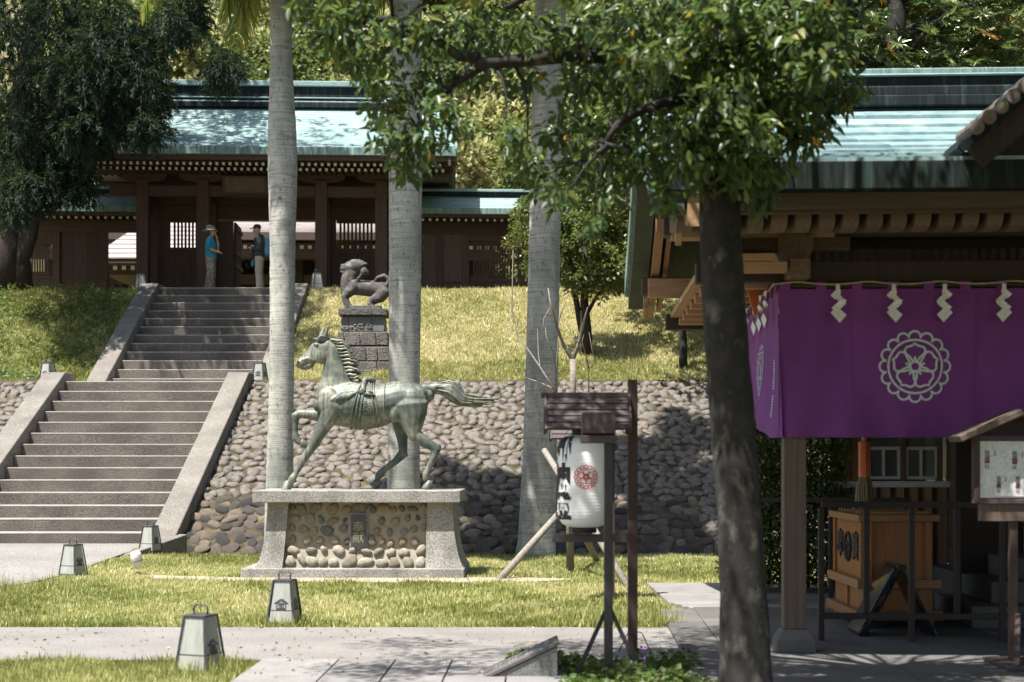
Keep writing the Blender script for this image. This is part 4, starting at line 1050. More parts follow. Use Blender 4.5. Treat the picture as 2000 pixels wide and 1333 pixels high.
# ---------------------------------------------------------------- people at the gate
def limb(mb, pts): mb.chain(pts, 12)
DP = 38.35; PZ = 5.70
def person_woman():
    r_ = thing('person', 'person in teal shirt, camouflage trousers and sun hat, hand raised to chin', 'person', (P(412, 0, DP).x, DP, PZ), R(0))
    b = MB()
    # body facing right (+x): head, neck, torso, arms, legs as one skin
    b.chain([(.02, 0, .80, .10, .14), (.0, 0, .95, .12, .155), (.0, 0, 1.12, .115, .165), (-.01, 0, 1.28, .10, .165), (-.01, 0, 1.35, .06, .09), (.015, 0, 1.42, .048, .05), (.03, 0, 1.46, .05, .05)], 14)
    b.chain([(.03, 0, 1.44, .065, .062), (.045, 0, 1.51, .088, .075), (.04, 0, 1.57, .088, .078), (.03, 0, 1.62, .06, .055)], 14)
    b.ball((.128, 0, 1.515), (.02, .014, .018)); b.ball((.115, 0, 1.475), (.02, .02, .01)); b.ball((.02, -.08, 1.515), (.02, .01, .03))
    # near arm across the waist
    limb(b, [(-.02, -.17, 1.29, .05, .05), (-.02, -.205, 1.15, .044, .044), (.03, -.20, 1.05, .038, .038), (.13, -.15, 1.01, .033, .033), (.22, -.06, .99, .026, .026)])
    # far arm raised to the chin
    limb(b, [(.0, .16, 1.29, .05, .05), (.07, .14, 1.15, .043, .043), (.16, .08, 1.06, .037, .037), (.175, .03, 1.18, .033, .033), (.155, .0, 1.32, .027, .027), (.145, -.01, 1.38, .03, .024)])
    for k in range(4): b.chain([(.15, -.03 + k * .018, 1.395, .010, .009), (.135, -.03 + k * .018, 1.435 + .004 * k, .0095, .009), (.118, -.03 + k * .016, 1.45, .008, .008)], 8)
    b.chain([(.14, -.025, 1.38, .011, .01), (.118, -.035, 1.41, .01, .009)], 8)
    for k in range(4): b.chain([(.235, -.055 + k * .018, .985, .010, .009), (.275, -.045 + k * .018, .970, .009, .009), (.292, -.04 + k * .018, .95, .008, .008)], 8)
    b.chain([(.225, -.07, .995, .011, .01), (.255, -.085, .985, .009, .009)], 8)
    for s_ in (-1, 1):
        limb(b, [(.0, s_ * .085, .82, .09, .085), (.01, s_ * .085, .48, .062, .06), (.0, s_ * .085, .12, .042, .042), (.0, s_ * .085, .05, .045, .04)])
        b.chain([(-.03, s_ * .085, .035, .03, .036), (.14, s_ * .085, .025, .022, .034)], 10)
    organic(b, 'body', .0105, M['skin'], 2, r_)
    s = MB()
    s.chain([(.01, 0, .84, .135, .175), (.0, 0, .97, .142, .178), (-.005, 0, 1.12, .138, .186), (-.01, 0, 1.27, .118, .185), (-.01, 0, 1.335, .075, .12)], 16)
    limb(s, [(-.02, -.165, 1.29, .068, .068), (-.025, -.21, 1.17, .066, .066), (-.02, -.215, 1.09, .066, .064)])
    limb(s, [(.0, .16, 1.29, .068, .068), (.06, .15, 1.17, .064, .064), (.09, .13, 1.12, .06, .06)])
    organic(s, 'shirt', .012, M['teal'], 2, r_)
    t = MB()
    t.chain([(.0, 0, .78, .135, .17), (.0, 0, .90, .138, .175)], 14)
    for s_ in (-1, 1): limb(t, [(.0, s_ * .085, .84, .115, .10), (.01, s_ * .088, .55, .10, .095), (-.01, s_ * .09, .30, .105, .095), (-.03, s_ * .09, .09, .125, .10)])
    organic(t, 'trousers', .012, M['camo'], 2, r_)
    h = MB(); h.chain([(-.01, 0, 1.47, .055, .075), (-.005, 0, 1.53, .085, .092), (.0, 0, 1.58, .08, .088)], 12); organic(h, 'hair', .011, M['hair'], 2, r_)
    ht = MB(); ht.lathe([(.20, -.035), (.205, -.03), (.15, .0), (.108, .012), (.10, .06), (.085, .105), (.04, .118), (.005, .12)], (.03, 0, 1.565), 20)
    o = ht.build('sun_hat', M['hat'], r_, True); o.rotation_euler.y = R(-2)
    g = MB(); g.bb(.105, .128, -.07, .07, 1.515, 1.545); g.bb(.0, .12, -.088, -.082, 1.525, 1.54); g.build('sunglasses', M['ink'], r_, bevel=.004)
    MB().tube([(.158 + .03 * math.cos(a), .005 + .03 * math.sin(a), 1.31) for a in np.linspace(0, 6.28, 12)], .006, 5, False).build('wrist_band', M['ink'], r_)
    return r_
def person_man():
    r_ = thing('person', 'person in dark green shirt, cap and pale trousers carrying a blue backpack', 'person', (P(506, 0, DP).x, DP + .05, PZ), R(0))
    b = MB()
    b.chain([(.0, 0, .85, .10, .14), (.01, 0, 1.0, .11, .15), (.01, 0, 1.18, .115, .17), (.01, 0, 1.34, .10, .18), (.0, 0, 1.40, .06, .09), (-.035, 0, 1.46, .052, .055), (-.045, 0, 1.5, .055, .055)], 14)
    b.chain([(-.05, 0, 1.48, .07, .065), (-.065, 0, 1.55, .09, .076), (-.055, 0, 1.61, .09, .08), (-.04, 0, 1.66, .06, .06)], 14)
    b.ball((-.155, 0, 1.54), (.02, .014, .018)); b.ball((-.14, 0, 1.50), (.018, .02, .01)); b.ball((-.04, -.083, 1.55), (.02, .01, .03))
    for s_, e in ((-1, 0), (1, .06)):
        limb(b, [(.01, s_ * .18, 1.35, .055, .055), (.05, s_ * .215, 1.20, .047, .047), (.05, s_ * .20, 1.07, .042, .042), (-.10, s_ * .14, 1.09, .036, .036), (-.215, s_ * .06, 1.10, .028, .03)])
        for k in range(4): b.chain([(-.23, s_ * (.045 + k * .017), 1.10, .010, .009), (-.268, s_ * (.04 + k * .015), 1.105, .009, .009), (-.282, s_ * (.035 + k * .012), 1.125, .008, .008)], 8)
        b.chain([(-.215, s_ * .035, 1.115, .011, .01), (-.235, s_ * .022, 1.14, .009, .009)], 8)
        limb(b, [(.0, s_ * .085, .86, .095, .09), (-.01, s_ * .09, .48, .065, .062), (.02, s_ * .09, .12, .045, .045)])
        b.chain([(.05, s_ * .09, .04, .035, .038), (-.14, s_ * .09, .03, .025, .036)], 10)
    organic(b, 'body', .0105, M['skin'], 2, r_)
    s = MB()
    s.chain([(.0, 0, .87, .135, .17), (.0, 0, 1.0, .14, .175), (.01, 0, 1.18, .142, .192), (.01, 0, 1.33, .118, .195), (.0, 0, 1.405, .072, .11)], 16)
    for s_ in (-1, 1): limb(s, [(.01, s_ * .18, 1.35, .07, .07), (.05, s_ * .22, 1.20, .064, .064), (.05, s_ * .205, 1.07, .06, .06), (-.09, s_ * .145, 1.09, .052, .052), (-.16, s_ * .10, 1.10, .045, .045)])
    organic(s, 'shirt', .012, M['jacket'], 2, r_)
    t = MB(); t.chain([(.0, 0, .80, .125, .165), (.0, 0, .92, .132, .17)], 14)
    for s_ in (-1, 1): limb(t, [(.0, s_ * .085, .86, .112, .098), (-.01, s_ * .09, .55, .09, .085), (.01, s_ * .09, .30, .085, .08), (.02, s_ * .09, .09, .088, .082)])
    organic(t, 'trousers', .012, M['khaki'], 2, r_)
    c = MB(); c.lathe([(.098, 0), (.103, .03), (.09, .075), (.05, .105), (.005, .11)], (-.055, 0, 1.60), 18)
    c.chain([(-.13, 0, 1.612, .012, .07), (-.20, 0, 1.603, .009, .062), (-.235, 0, 1.595, .006, .04)], 12)
    c.build('cap', M['navy'], r_, True)
    for s_ in (-1, 1):
        b2 = MB().bb(-.16, -.15, s_ * .09 - .016, s_ * .09 + .016, 1.595, 1.612); b2.build('cap_stripe', M['hat'], r_)
    p = MB(); p.chain([(.20, 0, .98, .09, .15), (.215, 0, 1.12, .105, .16), (.205, 0, 1.26, .09, .15), (.18, 0, 1.36, .05, .11)], 14); organic(p, 'backpack', .013, M['blue'], 2, r_)
    st = MB()
    for s_ in (-1, 1): st.tube([(.13, s_ * .13, 1.40), (.02, s_ * .14, 1.43), (-.10, s_ * .14, 1.33), (-.125, s_ * .15, 1.18), (.0, s_ * .19, 1.02), (.14, s_ * .14, .98)], .014, 6)
    st.build('backpack_strap', M['navy'], r_, True)
    g = MB(); g.chain([(-.17, 0, .92, .06, .10), (-.185, 0, 1.0, .075, .12), (-.18, 0, 1.05, .05, .10)], 12); organic(g, 'waist_bag', .013, M['jacket'], 1, r_)
    d = MB(); d.chain([(-.17, -.06, .66, .03, .03), (-.16, -.06, .74, .045, .03), (-.15, -.06, .80, .02, .02)], 8); d.build('hanging_cloth', M['teal'], r_, True)
    MB().box((.03, -.2505 + .0, 1.27), (.03, .012, .018)).build('sleeve_badge', M['white'], r_)
    return r_
person_woman(); person_man()

# ---------------------------------------------------------------- small garden lanterns
def make_lantern():
    r_ = thing('garden_lantern', None, 'garden lantern', (0, 0, 0))
    b, t, h, z0 = .255, .165, .40, .035
    MB().bb(-b / 2 - .004, b / 2 + .004, -b / 2 - .004, b / 2 + .004, 0, z0).build('base', M['frame'], r_, bevel=.003)
    for a, c in ((-1, -1), (1, -1), (1, 1), (-1, 1)):
        mb = MB(); mb.beam((a * b / 2 * .985, c * b / 2 * .985, z0 - .002), (a * t / 2 * .985, c * t / 2 * .985, h), .016, .016); mb.build('corner_post', M['frame'], r_)
    for k in range(4):
        q = Matrix.Rotation(k * math.pi / 2, 3, 'Z'); mb = MB(); b2, t2 = b * .47, t * .47
        mb.add([q @ Vector(p) for p in ((-b2 + .012, -b2, z0), (b2 - .012, -b2, z0), (t2 - .01, -t2, h - .002), (-t2 + .01, -t2, h - .002))], [(0, 1, 2, 3)])
        pn = mb.build('pane', M['pane'], r_)
        mb = MB(); zz = z0 + .10; f = .105 / .365
        w_ = (b2 + (t2 - b2) * f)
        mb.add([q @ Vector(p) for p in ((-w_, -w_ - .003, zz), (w_, -w_ - .003, zz), (w_ - .001, -w_ - .001, zz + .007), (-w_ + .001, -w_ - .001, zz + .007))], [(0, 1, 2, 3)])
        mb.build('crossbar', M['frame'], pn)
        if k in (0, 1):   # silhouette of a gabled shrine roof with a blossom between posts
            lines = [[(-.066, .166), (-.045, .176), (-.02, .197), (0, .205), (.02, .197), (.045, .176), (.066, .166)], [(-.058, .168), (-.03, .178), (0, .190), (.03, .178), (.058, .168)], [(-.042, .11), (-.042, .175)], [(.042, .11), (.042, .175)], [(-.036, .165), (.036, .165)], [(-.045, .112), (.045, .112)]]
            lines += [[(x, .105), (x, .125)] for x in (-.03, -.018, .018, .03)] + [[(.022 * math.cos(a), .14 + .022 * math.sin(a)) for a in np.linspace(0, 2 * math.pi, 14)], [(-.006, .122), (-.003, .158)], [(.006, .122), (.003, .158)]]
            def f3(x, y, q=q):
                yy = y + z0; s_ = (yy - z0) / (h - z0); off = (b2 + (t2 - b2) * s_)
                return q @ Vector((x, -off - .004, yy))
            ob('shrine_silhouette', ribbon_mesh(lines, .0042, f3, M['frame'], 'shrine_silhouette'), pn)
    MB().bb(-t / 2 - .006, t / 2 + .006, -t / 2 - .006, t / 2 + .006, h, h + .014).build('cap', M['frame'], r_, bevel=.003)
    mb = MB(); mb.tube([(-.055, 0, h + .012), (-.055, 0, h + .065), (-.045, 0, h + .08), (.045, 0, h + .08), (.055, 0, h + .065), (.055, 0, h + .012)], .0065, 6); mb.build('handle', M['frame'], r_, True)
    return r_
proto = make_lantern()
LN = [(392, 1316, None, -22, 'nearest garden lantern standing in tall grass beside the paved path'),
      (556, 1221, None, -9, 'garden lantern with shrine emblem at the path edge in front of the plinth'),
      (143, 1126, None, -24, 'garden lantern at the grass edge of the plaza left of the spotlight'),
      (294, 1077, None, -20, 'garden lantern at the foot of the right stair rail'),
      (94, 733, 30.9, -20, 'garden lantern on the grass bank above the left cobble wall'),
      (508, 737, 31.0, -14, 'garden lantern beside the upper stair flight left of the palm'),
      (275, 560, 37.55, 30, 'garden lantern at the top left end of the stairs'),
      (619, 564, 37.7, 24, 'garden lantern at the top of the stairs right of the first palm')]
drop = []
for k, (px, py, d, rz, lab) in enumerate(LN):
    o = proto if k == 0 else copy_tree(proto)
    if d is None: d = EYE * FPX / (py - HY)
    x = (px - 1000) * d / FPX
    if k == 3: d = 23.6; x = (px - 1000) * d / FPX
    o.location = (x, d, float(terrain(x, d)) + .005); o.rotation_euler.z = R(rz)
    o['label'] = lab; o['group'] = 'garden lanterns along the paths and stairs'
    if k in (0, 2, 3, 6, 7):   # these turn a plain face to the left and the emblem face to the right
        p0 = [c for c in o.children if c.name.startswith('pane')][0]
        drop.extend(c for c in p0.children if c.name.startswith('shrine'))

for c in drop: bpy.data.objects.remove(c)
# white garden spotlight
sx, sd_ = (270 - 1000) * 20.1 / FPX, 20.1
sp_ = thing('garden_spotlight', 'small white spotlight on a stake in the grass near the stairs', 'spotlight', (sx, sd_, .0))
mb = MB(); mb.lathe([(.045, 0), (.048, .02), (.03, .03), (.022, .04)], (0, 0, .0), 12); mb.build('stake_base', M['blackmetal'], sp_, True)
hd = MB(); hd.lathe([(.035, .02), (.05, .045), (.066, .1), (.072, .16), (.07, .215), (.055, .24), (.01, .248)], (0, 0, 0), 18); o = hd.build('lamp_head', M['wplastic'], sp_, True, loc=(0, 0, .075)); o.rotation_euler = (R(12), R(-6), 0)
g = MB(); g.lathe([(.0745, .118), (.0755, .122), (.0755, .134), (.0745, .138)], (0, 0, 0), 18, False); g.build('clamp_band', M['hat'], o, True)

# ---------------------------------------------------------------- worship hall on the right
HO = Vector((2.16, 11.78, 0)); HRZ = R(-2.6)
hf = thing('hall_floor', None, None, HO, HRZ); hf['kind'] = 'structure'
us = [-.86, -.52, .62, 1.8, 3.0, 4.4]; vs_ = [-3.4, -2.3, -1.2, -.1, .95, 2.05, 3.2]
for i in range(len(us) - 1):
    for j in range(len(vs_) - 1):
        sk = .10 if i == 0 else 0
        MB().bb(us[i] + .004, us[i + 1] - .004, vs_[j] + .004 + (.3 if i % 2 else 0), vs_[j + 1] - .004 + (.3 if i % 2 else 0), -.08, .045 + random.uniform(-.003, .003)).build('floor_slab', M['granite'], hf, bevel=.005)
hall = thing('worship_hall', 'open cedar worship hall with green copper roof filling the right side', 'shrine hall', HO, HRZ)
FZ = .045
for (u, v) in ((0, 0), (0, 4.2), (4.4, 4.2), (4.4, 0)):
    st = MB(); st.frust((u, v, FZ), (.30, .30), (.29, .29), .085); st.frust((u, v, FZ + .085), (.29, .29), (.19, .19), .085); st.build('post_stone', M['granite'], hall, bevel=.006)
    MB().bb(u - .085, u + .085, v - .085, v + .085, FZ + .17, 3.02).build('post', M['postwood'], hall, bevel=.008)
    cp = MB(); cp.frust((u, v, 3.02), (.18, .18), (.27, .27), .10); cp.bb(u - .135, u + .135, v - .135, v + .135, 3.12, 3.22); cp.build('bracket_block', M['hallwood_y'], hall, bevel=.006)
    MB().bb(u - .42, u + .42, v - .07, v + .07, 3.10, 3.215).build('bracket_arm', M['hallwood_h'], hall, bevel=.01)
for v in (0, 4.2):
    MB().bb(-.75, 5.2, v - .08, v + .08, 2.86, 3.02).build('head_beam', M['halldark'], hall, bevel=.008)
    MB().bb(-1.0, 5.4, v - .09, v + .09, 3.221, 3.40).build('eave_purlin', M['hallwood_h'], hall, bevel=.008)
for u in (0, 4.4):
    MB().bb(u - .08, u + .08, -.35, 4.55, 2.861, 3.01).build('tie_beam', M['hallwood_y'], hall, bevel=.01)
# roof
HEV, HEZ, HRV, HRZt = -1.30, 3.545, 2.1, 4.74
UL, UR = -1.12, 6.2
prf = roof_profile(HEV, HEZ, HRV, HRZt, 12, .17)
dk = MB(); prb = prf + [(2 * HRV - a, b) for a, b in prf[::-1][1:]]
for i in range(len(prb) - 1):
    (a, b), (c, d) = prb[i], prb[i + 1]
    dk.prism([(a, b - .012), (c, d - .012), (c, d - .17), (a, b - .17)], lambda v, z: (UL + .05, v, z), lambda v, z: (UR, v, z))
dk.build('roof_deck', M['copperdark'], hall)
for i in range(12):
    (a, b), (c, d) = prf[i], prf[i + 1]; u = UL + .02 - random.uniform(0, .7)
    while u < UR:
        w = random.uniform(.85, 1.35); u0, u1 = max(u, UL), min(u + w, UR); u += w
        if u1 - u0 < .05: continue
        mb = MB(); lip = .022 + random.uniform(-.004, .004)
        mb.add([(u0 + .002, a - .012, b + lip), (u1 - .002, a - .012, b + lip), (u1 - .002, c + .02, d + .006), (u0 + .002, c + .02, d + .006), (u0 + .002, a - .012, b - .004), (u1 - .002, a - .012, b - .004), (u1 - .002, c + .02, d - .008), (u0 + .002, c + .02, d - .008)],
               [(0, 1, 2, 3), (4, 5, 1, 0), (0, 3, 7, 4), (1, 5, 6, 2), (4, 7, 6, 5)])
        mb.build('copper_sheet', M['coppersheet'], hall)
MB().bb(UL, UR, HEV - .03, HEV + .10, HEZ - .20, HEZ - .006).build('eave_fascia', M['copperdark'], hall, bevel=.008)
MB().bb(UL + .12, UR, HEV + .07, HEV + .15, HEZ - .31, HEZ - .201).build('eave_board', M['hallwood_h'], hall, bevel=.005)
MB().bb(UL + .12, UR, HEV + .16, HEV + .22, HEZ - .33, HEZ - .24).build('eave_board', M['hallwood_h'], hall)
mb = MB(); mb.add([(UL + .12, HEV + .1, HEZ - .215), (UR, HEV + .1, HEZ - .215), (UR, .1, 3.50), (UL + .12, .1, 3.50)], [(0, 1, 2, 3)]); mb.build('soffit', M['hallwood_h'], hall)
for hw, z0, z1, e, m in ((.40, 4.60, 4.70, 0, 'copperdark'), (.35, 4.701, 4.79, 0, 'copperdark'), (.29, 4.791, 4.885, 0, 'copperdark'), (.32, 4.886, 4.905, .02, 'copper'), (.27, 4.906, 4.965, .03, 'copperedge')):
    MB().bb(UL + .06 - e, UR + e, HRV - hw, HRV + hw, z0, z1).build('ridge_layer', M[m], hall, bevel=.012)
# curved-nose rafters
rpf = [(-1.02, 3.27), (-1.02, 3.19), (-.97, 3.145), (-.88, 3.125), (-.74, 3.135), (-.1, 3.24), (.35, 3.32), (.35, 3.42), (-.1, 3.35)]
rm = MB().prism(rpf, lambda a, b: (-.054, a, b), lambda a, b: (.054, a, b)).mesh('rafter', M['hallwood_y'])
for k in range(38):
    u = -.90 + k * .166
    if u < 5.3: ob('rafter', rm, hall, loc=(u, 0, 0))
# verge and barge boards of the left gable
def band(nm, m, u0, u1, dt, db, sv=1.0):
    mb = MB(); n = len(prb)
    for i in range(n - 1):
        (a, b), (c, d) = prb[i], prb[i + 1]
        mb.prism([(a, b + dt), (c, d + dt), (c, d + db), (a, b + db)], lambda v, z: (u0, v, z), lambda v, z: (u1, v, z))
    return mb.build(nm, m, hall)
band('verge', M['copperedge'], UL - .02, UL + .16, .03, -.20)
band('verge_edge', M['vergegreen'], UL + .02, UL + .20, -.201, -.34)
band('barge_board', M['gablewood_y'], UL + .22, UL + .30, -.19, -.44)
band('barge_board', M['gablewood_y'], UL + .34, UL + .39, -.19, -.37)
for v, w in ((0, .10), (4.2, .10), (2.1, .10)):
    z = {0: 3.30, 4.2: 3.30, 2.1: 4.2}[v]
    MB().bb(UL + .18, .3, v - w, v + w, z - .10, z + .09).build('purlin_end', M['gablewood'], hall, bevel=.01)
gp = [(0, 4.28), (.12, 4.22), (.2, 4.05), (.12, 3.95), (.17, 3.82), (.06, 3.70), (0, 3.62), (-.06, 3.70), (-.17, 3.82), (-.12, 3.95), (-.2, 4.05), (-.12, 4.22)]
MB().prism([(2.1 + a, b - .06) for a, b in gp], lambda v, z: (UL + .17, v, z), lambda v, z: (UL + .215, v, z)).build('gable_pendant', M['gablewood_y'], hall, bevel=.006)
for v in (-.75, 4.95):   # smaller pendants over the purlin ends
    z0 = float(np.interp(v, [p[0] for p in prb], [p[1] for p in prb]))
    MB().prism([(v + a * .62, z0 - .28 + (b - 4.28) * .5) for a, b in gp], lambda q, z: (UL + .17, q, z), lambda q, z: (UL + .215, q, z)).build('gable_pendant', M['gablewood_y'], hall, bevel=.005)
for k in range(13):
    v = .15 + k * .31; zt = float(np.interp(v, [p[0] for p in prb], [p[1] for p in prb])) - .45
    MB().bb(-.06, -.02, v, v + .30, 3.03, max(3.1, zt)).build('gable_board', M['gablewood_y'], hall)
MB().bb(-.10, -.061, 2.02, 2.18, 3.02, 4.15).build('gable_strut', M['hallwood'], hall)
for k in range(9):
    MB().bb(-.62, -.1, -.4 + k * .55, -.28 + k * .55, 2.90, 2.98).build('floor_corbel', M['gablewood'], hall, bevel=.01)
MB().bb(-.70, -.2, -.45, 4.6, 2.981, 3.03).build('gable_shelf', M['gablewood_y'], hall, bevel=.006)
# carved red board leaning inside the corner
mb = MB(); zz = [(0, 0), (.10, .02), (.085, .08), (.11, .14), (.09, .2), (.115, .27), (.09, .34), (.11, .42), (.085, .5), (.05, .56), (0, .58)]
mb.prism([(a, 2.70 + b * .85) for a, b in zz], lambda a, z: (-.20 + a - (z - 2.70) * .28, .9, z), lambda a, z: (-.20 + a - (z - 2.70) * .28, .93, z)); mb.build('carved_board', M['orange'], hall, bevel=.004)
# lattice above the curtain
MB().bb(.10, 4.3, .52, .60, 3.19, 3.26).build('lattice_head', M['halldark'], hall); MB().bb(.10, 4.3, .52, .60, 2.74, 2.80).build('lattice_sill', M['halldark'], hall)
lm_ = MB().bb(-.018, .018, -.015, .015, 2.80, 3.19).mesh('slat', M['postwood'])
for k in range(55): ob('slat', lm_, hall, loc=(.16 + k * .075, .56, 0))
MB().bb(.1, 4.3, .545, .575, 2.96, 2.985).build('lattice_bar', M['postwood'], hall)
# inner wall and sanctuary steps in the dark right part
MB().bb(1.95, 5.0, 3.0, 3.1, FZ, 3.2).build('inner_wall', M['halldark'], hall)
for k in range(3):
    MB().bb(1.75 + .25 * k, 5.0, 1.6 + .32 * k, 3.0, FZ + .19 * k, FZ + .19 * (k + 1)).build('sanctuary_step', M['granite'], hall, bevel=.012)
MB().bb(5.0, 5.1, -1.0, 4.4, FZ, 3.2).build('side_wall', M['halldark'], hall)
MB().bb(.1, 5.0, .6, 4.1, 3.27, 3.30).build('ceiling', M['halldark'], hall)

# ---------------------------------------------------------------- porch gable with round verge tiles at the upper right edge
pg_o = Vector((3.05, 10.15, 3.64))
pg = thing('porch_gable', 'gable of a tiled porch roof with round edge tiles at the upper right corner', 'roof', pg_o)
sl_ = math.atan2(.29, .34); L_ = 2.0; cs, sn = math.cos(sl_), math.sin(sl_)
tm = MB(); tm.tube([(0, -.02, 0), (0, .32, 0)], .048, 12); tmesh = tm.mesh('verge_tile', M['porchtile'], False)
for k in range(17): ob('verge_tile', tmesh, pg, loc=(k * .105 * cs + .02, 0, k * .105 * sn + .06))
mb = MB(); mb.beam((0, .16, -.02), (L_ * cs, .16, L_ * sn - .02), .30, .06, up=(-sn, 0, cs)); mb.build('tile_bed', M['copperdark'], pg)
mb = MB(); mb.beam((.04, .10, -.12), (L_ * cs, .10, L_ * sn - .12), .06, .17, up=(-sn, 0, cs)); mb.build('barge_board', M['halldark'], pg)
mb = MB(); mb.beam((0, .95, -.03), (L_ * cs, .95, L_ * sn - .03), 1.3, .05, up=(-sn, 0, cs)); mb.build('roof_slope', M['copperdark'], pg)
mb = MB(); mb.prism([(.12, -.12), (1.9, -.12), (1.9, 1.35)], lambda x, z: (x, .34, z), lambda x, z: (x, .38, z)); mb.build('gable_wall', M['halldark'], pg)

# ---------------------------------------------------------------- curtain with crest, rope and paper streamers
cur = thing('purple_curtain', 'purple shrine curtain with pale blossom crest hung across the hall corner', 'curtain', HO, HRZ)
ZT, ZB = 2.80, 1.675
def ff(u, z):  # front cloth: (u, z) -> local point
    k = (ZT - z) / (ZT - ZB)
    y = -.125 + k ** .7 * (.045 * math.sin(u * 4.6 + k * 2.4) + .034 * max(0, math.sin(u * 7.3 - k * 3.4)) ** 3 + .016 * math.sin(u * 2.1 + k * 6) + .016 * math.sin(u * 13 + k * 5 + 1.5 * math.sin(u * 2.3))) + .006 * math.sin(u * 23) * (1 - k)
    return Vector((u, y - .02 * k * math.sin(min(1, max(0, (u + .13) / .3)) * math.pi), z))
def fs(v, z):  # side cloth
    k = (ZT - z) / (ZT - ZB)
    lift = max(0, (v - .15)) * .17 * k ** 2
    x = -.13 + k * (.028 * math.sin(v * 4.1 + k * 3) + .016 * math.sin(v * 10 - k * 2)) - .06 * k ** 3 * math.sin(min(1, v / 2.4) * math.pi)
    return Vector((x, v, z + lift))
mb = MB(); NU, NV = 90, 26
vv = [ff(-.128 + (3.9 + .128) * i / NU, ZT - (ZT - ZB) * j / NV) for i in range(NU + 1) for j in range(NV + 1)]
mb.add(vv, [(i * (NV + 1) + j, i * (NV + 1) + j + 1, (i + 1) * (NV + 1) + j + 1, (i + 1) * (NV + 1) + j) for i in range(NU) for j in range(NV)])
mb.build('front_cloth', M['purple'], cur, True)
mb = MB(); NU = 70
vv = [fs(-.125 + 4.2 * i / NU, ZT - (ZT - ZB) * j / NV) for i in range(NU + 1) for j in range(NV + 1)]
mb.add(vv, [(i * (NV + 1) + j, i * (NV + 1) + j + 1, (i + 1) * (NV + 1) + j + 1, (i + 1) * (NV + 1) + j) for i in range(NU) for j in range(NV)])
mb.build('side_cloth', M['purple'], cur, True)
for u in (.42, 1.36, 2.3):
    ob('seam', ribbon_mesh([[(u + .004 * math.sin(z * 9), z) for z in np.linspace(ZB + .005, ZT - .005, 26)]], .006, lambda x, y: ff(x, y) + Vector((0, -.004, 0)), M['purple'], 'seam'), cur)
ob('hem', ribbon_mesh([[(u, ZB + .03) for u in np.linspace(-.12, 3.88, 90)]], .012, lambda x, y: ff(x, y) + Vector((0, -.004, 0)), M['purple'], 'hem'), cur)
ob('crest_print', ribbon_mesh(CREST, .033, lambda x, y: ff(.888 + x * .252, 2.21 + y * .252) + Vector((0, -.006, 0)), M['crestgrey'], 'crest_print'), cur)
ob('crest_print', ribbon_mesh(CREST, .026, lambda x, y: fs(.86 - x * .252, 2.17 + y * .252) + Vector((-.007, 0, 0)), M['crestgrey'], 'crest_print'), cur)
ob('donor_lettering', ribbon_mesh([[(x, z), (x + .05, z)] for z in np.arange(1.84, 2.3, .022) for x in ((.17, .2) if random.random() < .6 else (.19,)) if not 2.0 < z < 2.06], .006, lambda x, z: fs(x, z) + Vector((-.006, 0, 0)), M['crestgrey'], 'donor_lettering'), cur)
for k in range(15): MB().bb(-.12 + k * .27, -.045 + k * .27, -.142, -.10, ZT - .02, ZT + .055).build('hanging_loop', M['purple'], cur)
for k in range(15): MB().bb(-.145, -.105, -.05 + k * .28, .03 + k * .28, ZT - .02, ZT + .055).build('hanging_loop', M['purple'], cur)
MB().tube([(-.12, -.12, ZT + .03), (4.0, -.12, ZT + .03)], .018, 8).build('curtain_rod', M['halldark'], cur, True)
MB().tube([(-.124, -.12, ZT + .03), (-.124, 4.1, ZT + .03)], .018, 8).build('curtain_rod', M['halldark'], cur, True)
rp_ = MB(); rp_.tube([(u, -.155, ZT + .055 - .022 * abs(math.sin(u * 5.8))) for u in np.arange(-.15, 4.0, .06)], .0075, 6); rp_.tube([(-.155, v, ZT + .055 - .022 * abs(math.sin(v * 5.8))) for v in np.arange(-.15, 3.6, .06)], .0075, 6)
tag(rp_.build('straw_rope', M['rope'], None, True, loc=HO, rz=HRZ), 'thin straw rope strung along the top of the purple curtain', 'rope')
SH = [[(-.015, 0), (.015, 0), (.015, -.055), (-.015, -.055)], [(-.05, -.075), (-.012, -.04), (.018, -.04), (.018, -.07), (-.022, -.105)], [(-.03, -.085), (.0, -.06), (.056, -.11), (.022, -.14)], [(-.045, -.165), (.022, -.105), (.056, -.112), (.05, -.14), (-.012, -.198)], [(-.055, -.20), (-.008, -.155), (.062, -.215), (.012, -.27)]]
def shide(label, loc, rz, flip):
    mb = MB()
    for k, poly in enumerate(SH):
        pl_ = [(x * flip * 1.06, z * 1.08) for x, z in poly]
        if flip < 0: pl_ = pl_[::-1]
        tl = (.28, -.32, .34, -.3, .22)[k]; mb.prism(pl_, lambda x, z: (x, -.012 + x * tl - .002 - .003 * k, z), lambda x, z: (x, -.012 + x * tl - .003 * k, z))
    o = mb.build('paper_streamer', M['paper'], None, loc=loc, rz=rz); tag(o, label, 'paper streamer', 'zigzag paper streamers on the rope'); return o
q = Matrix.Rotation(HRZ, 3, 'Z')
od = ['leftmost', 'second', 'third', 'fourth']
for k, u in enumerate((.307, .725, 1.105, 1.545)): shide(f'{od[k]} zigzag white paper streamer on the front of the purple curtain', HO + q @ Vector((u, -.165, ZT + .03)), HRZ, 1 if k < 2 else -1)
for k, v in enumerate((1.62, .98, .60, .24)): shide(f'{od[k]} zigzag white paper streamer on the sunlit side of the curtain', HO + q @ Vector((-.175, v, ZT + .03)), HRZ - math.pi / 2, 1)

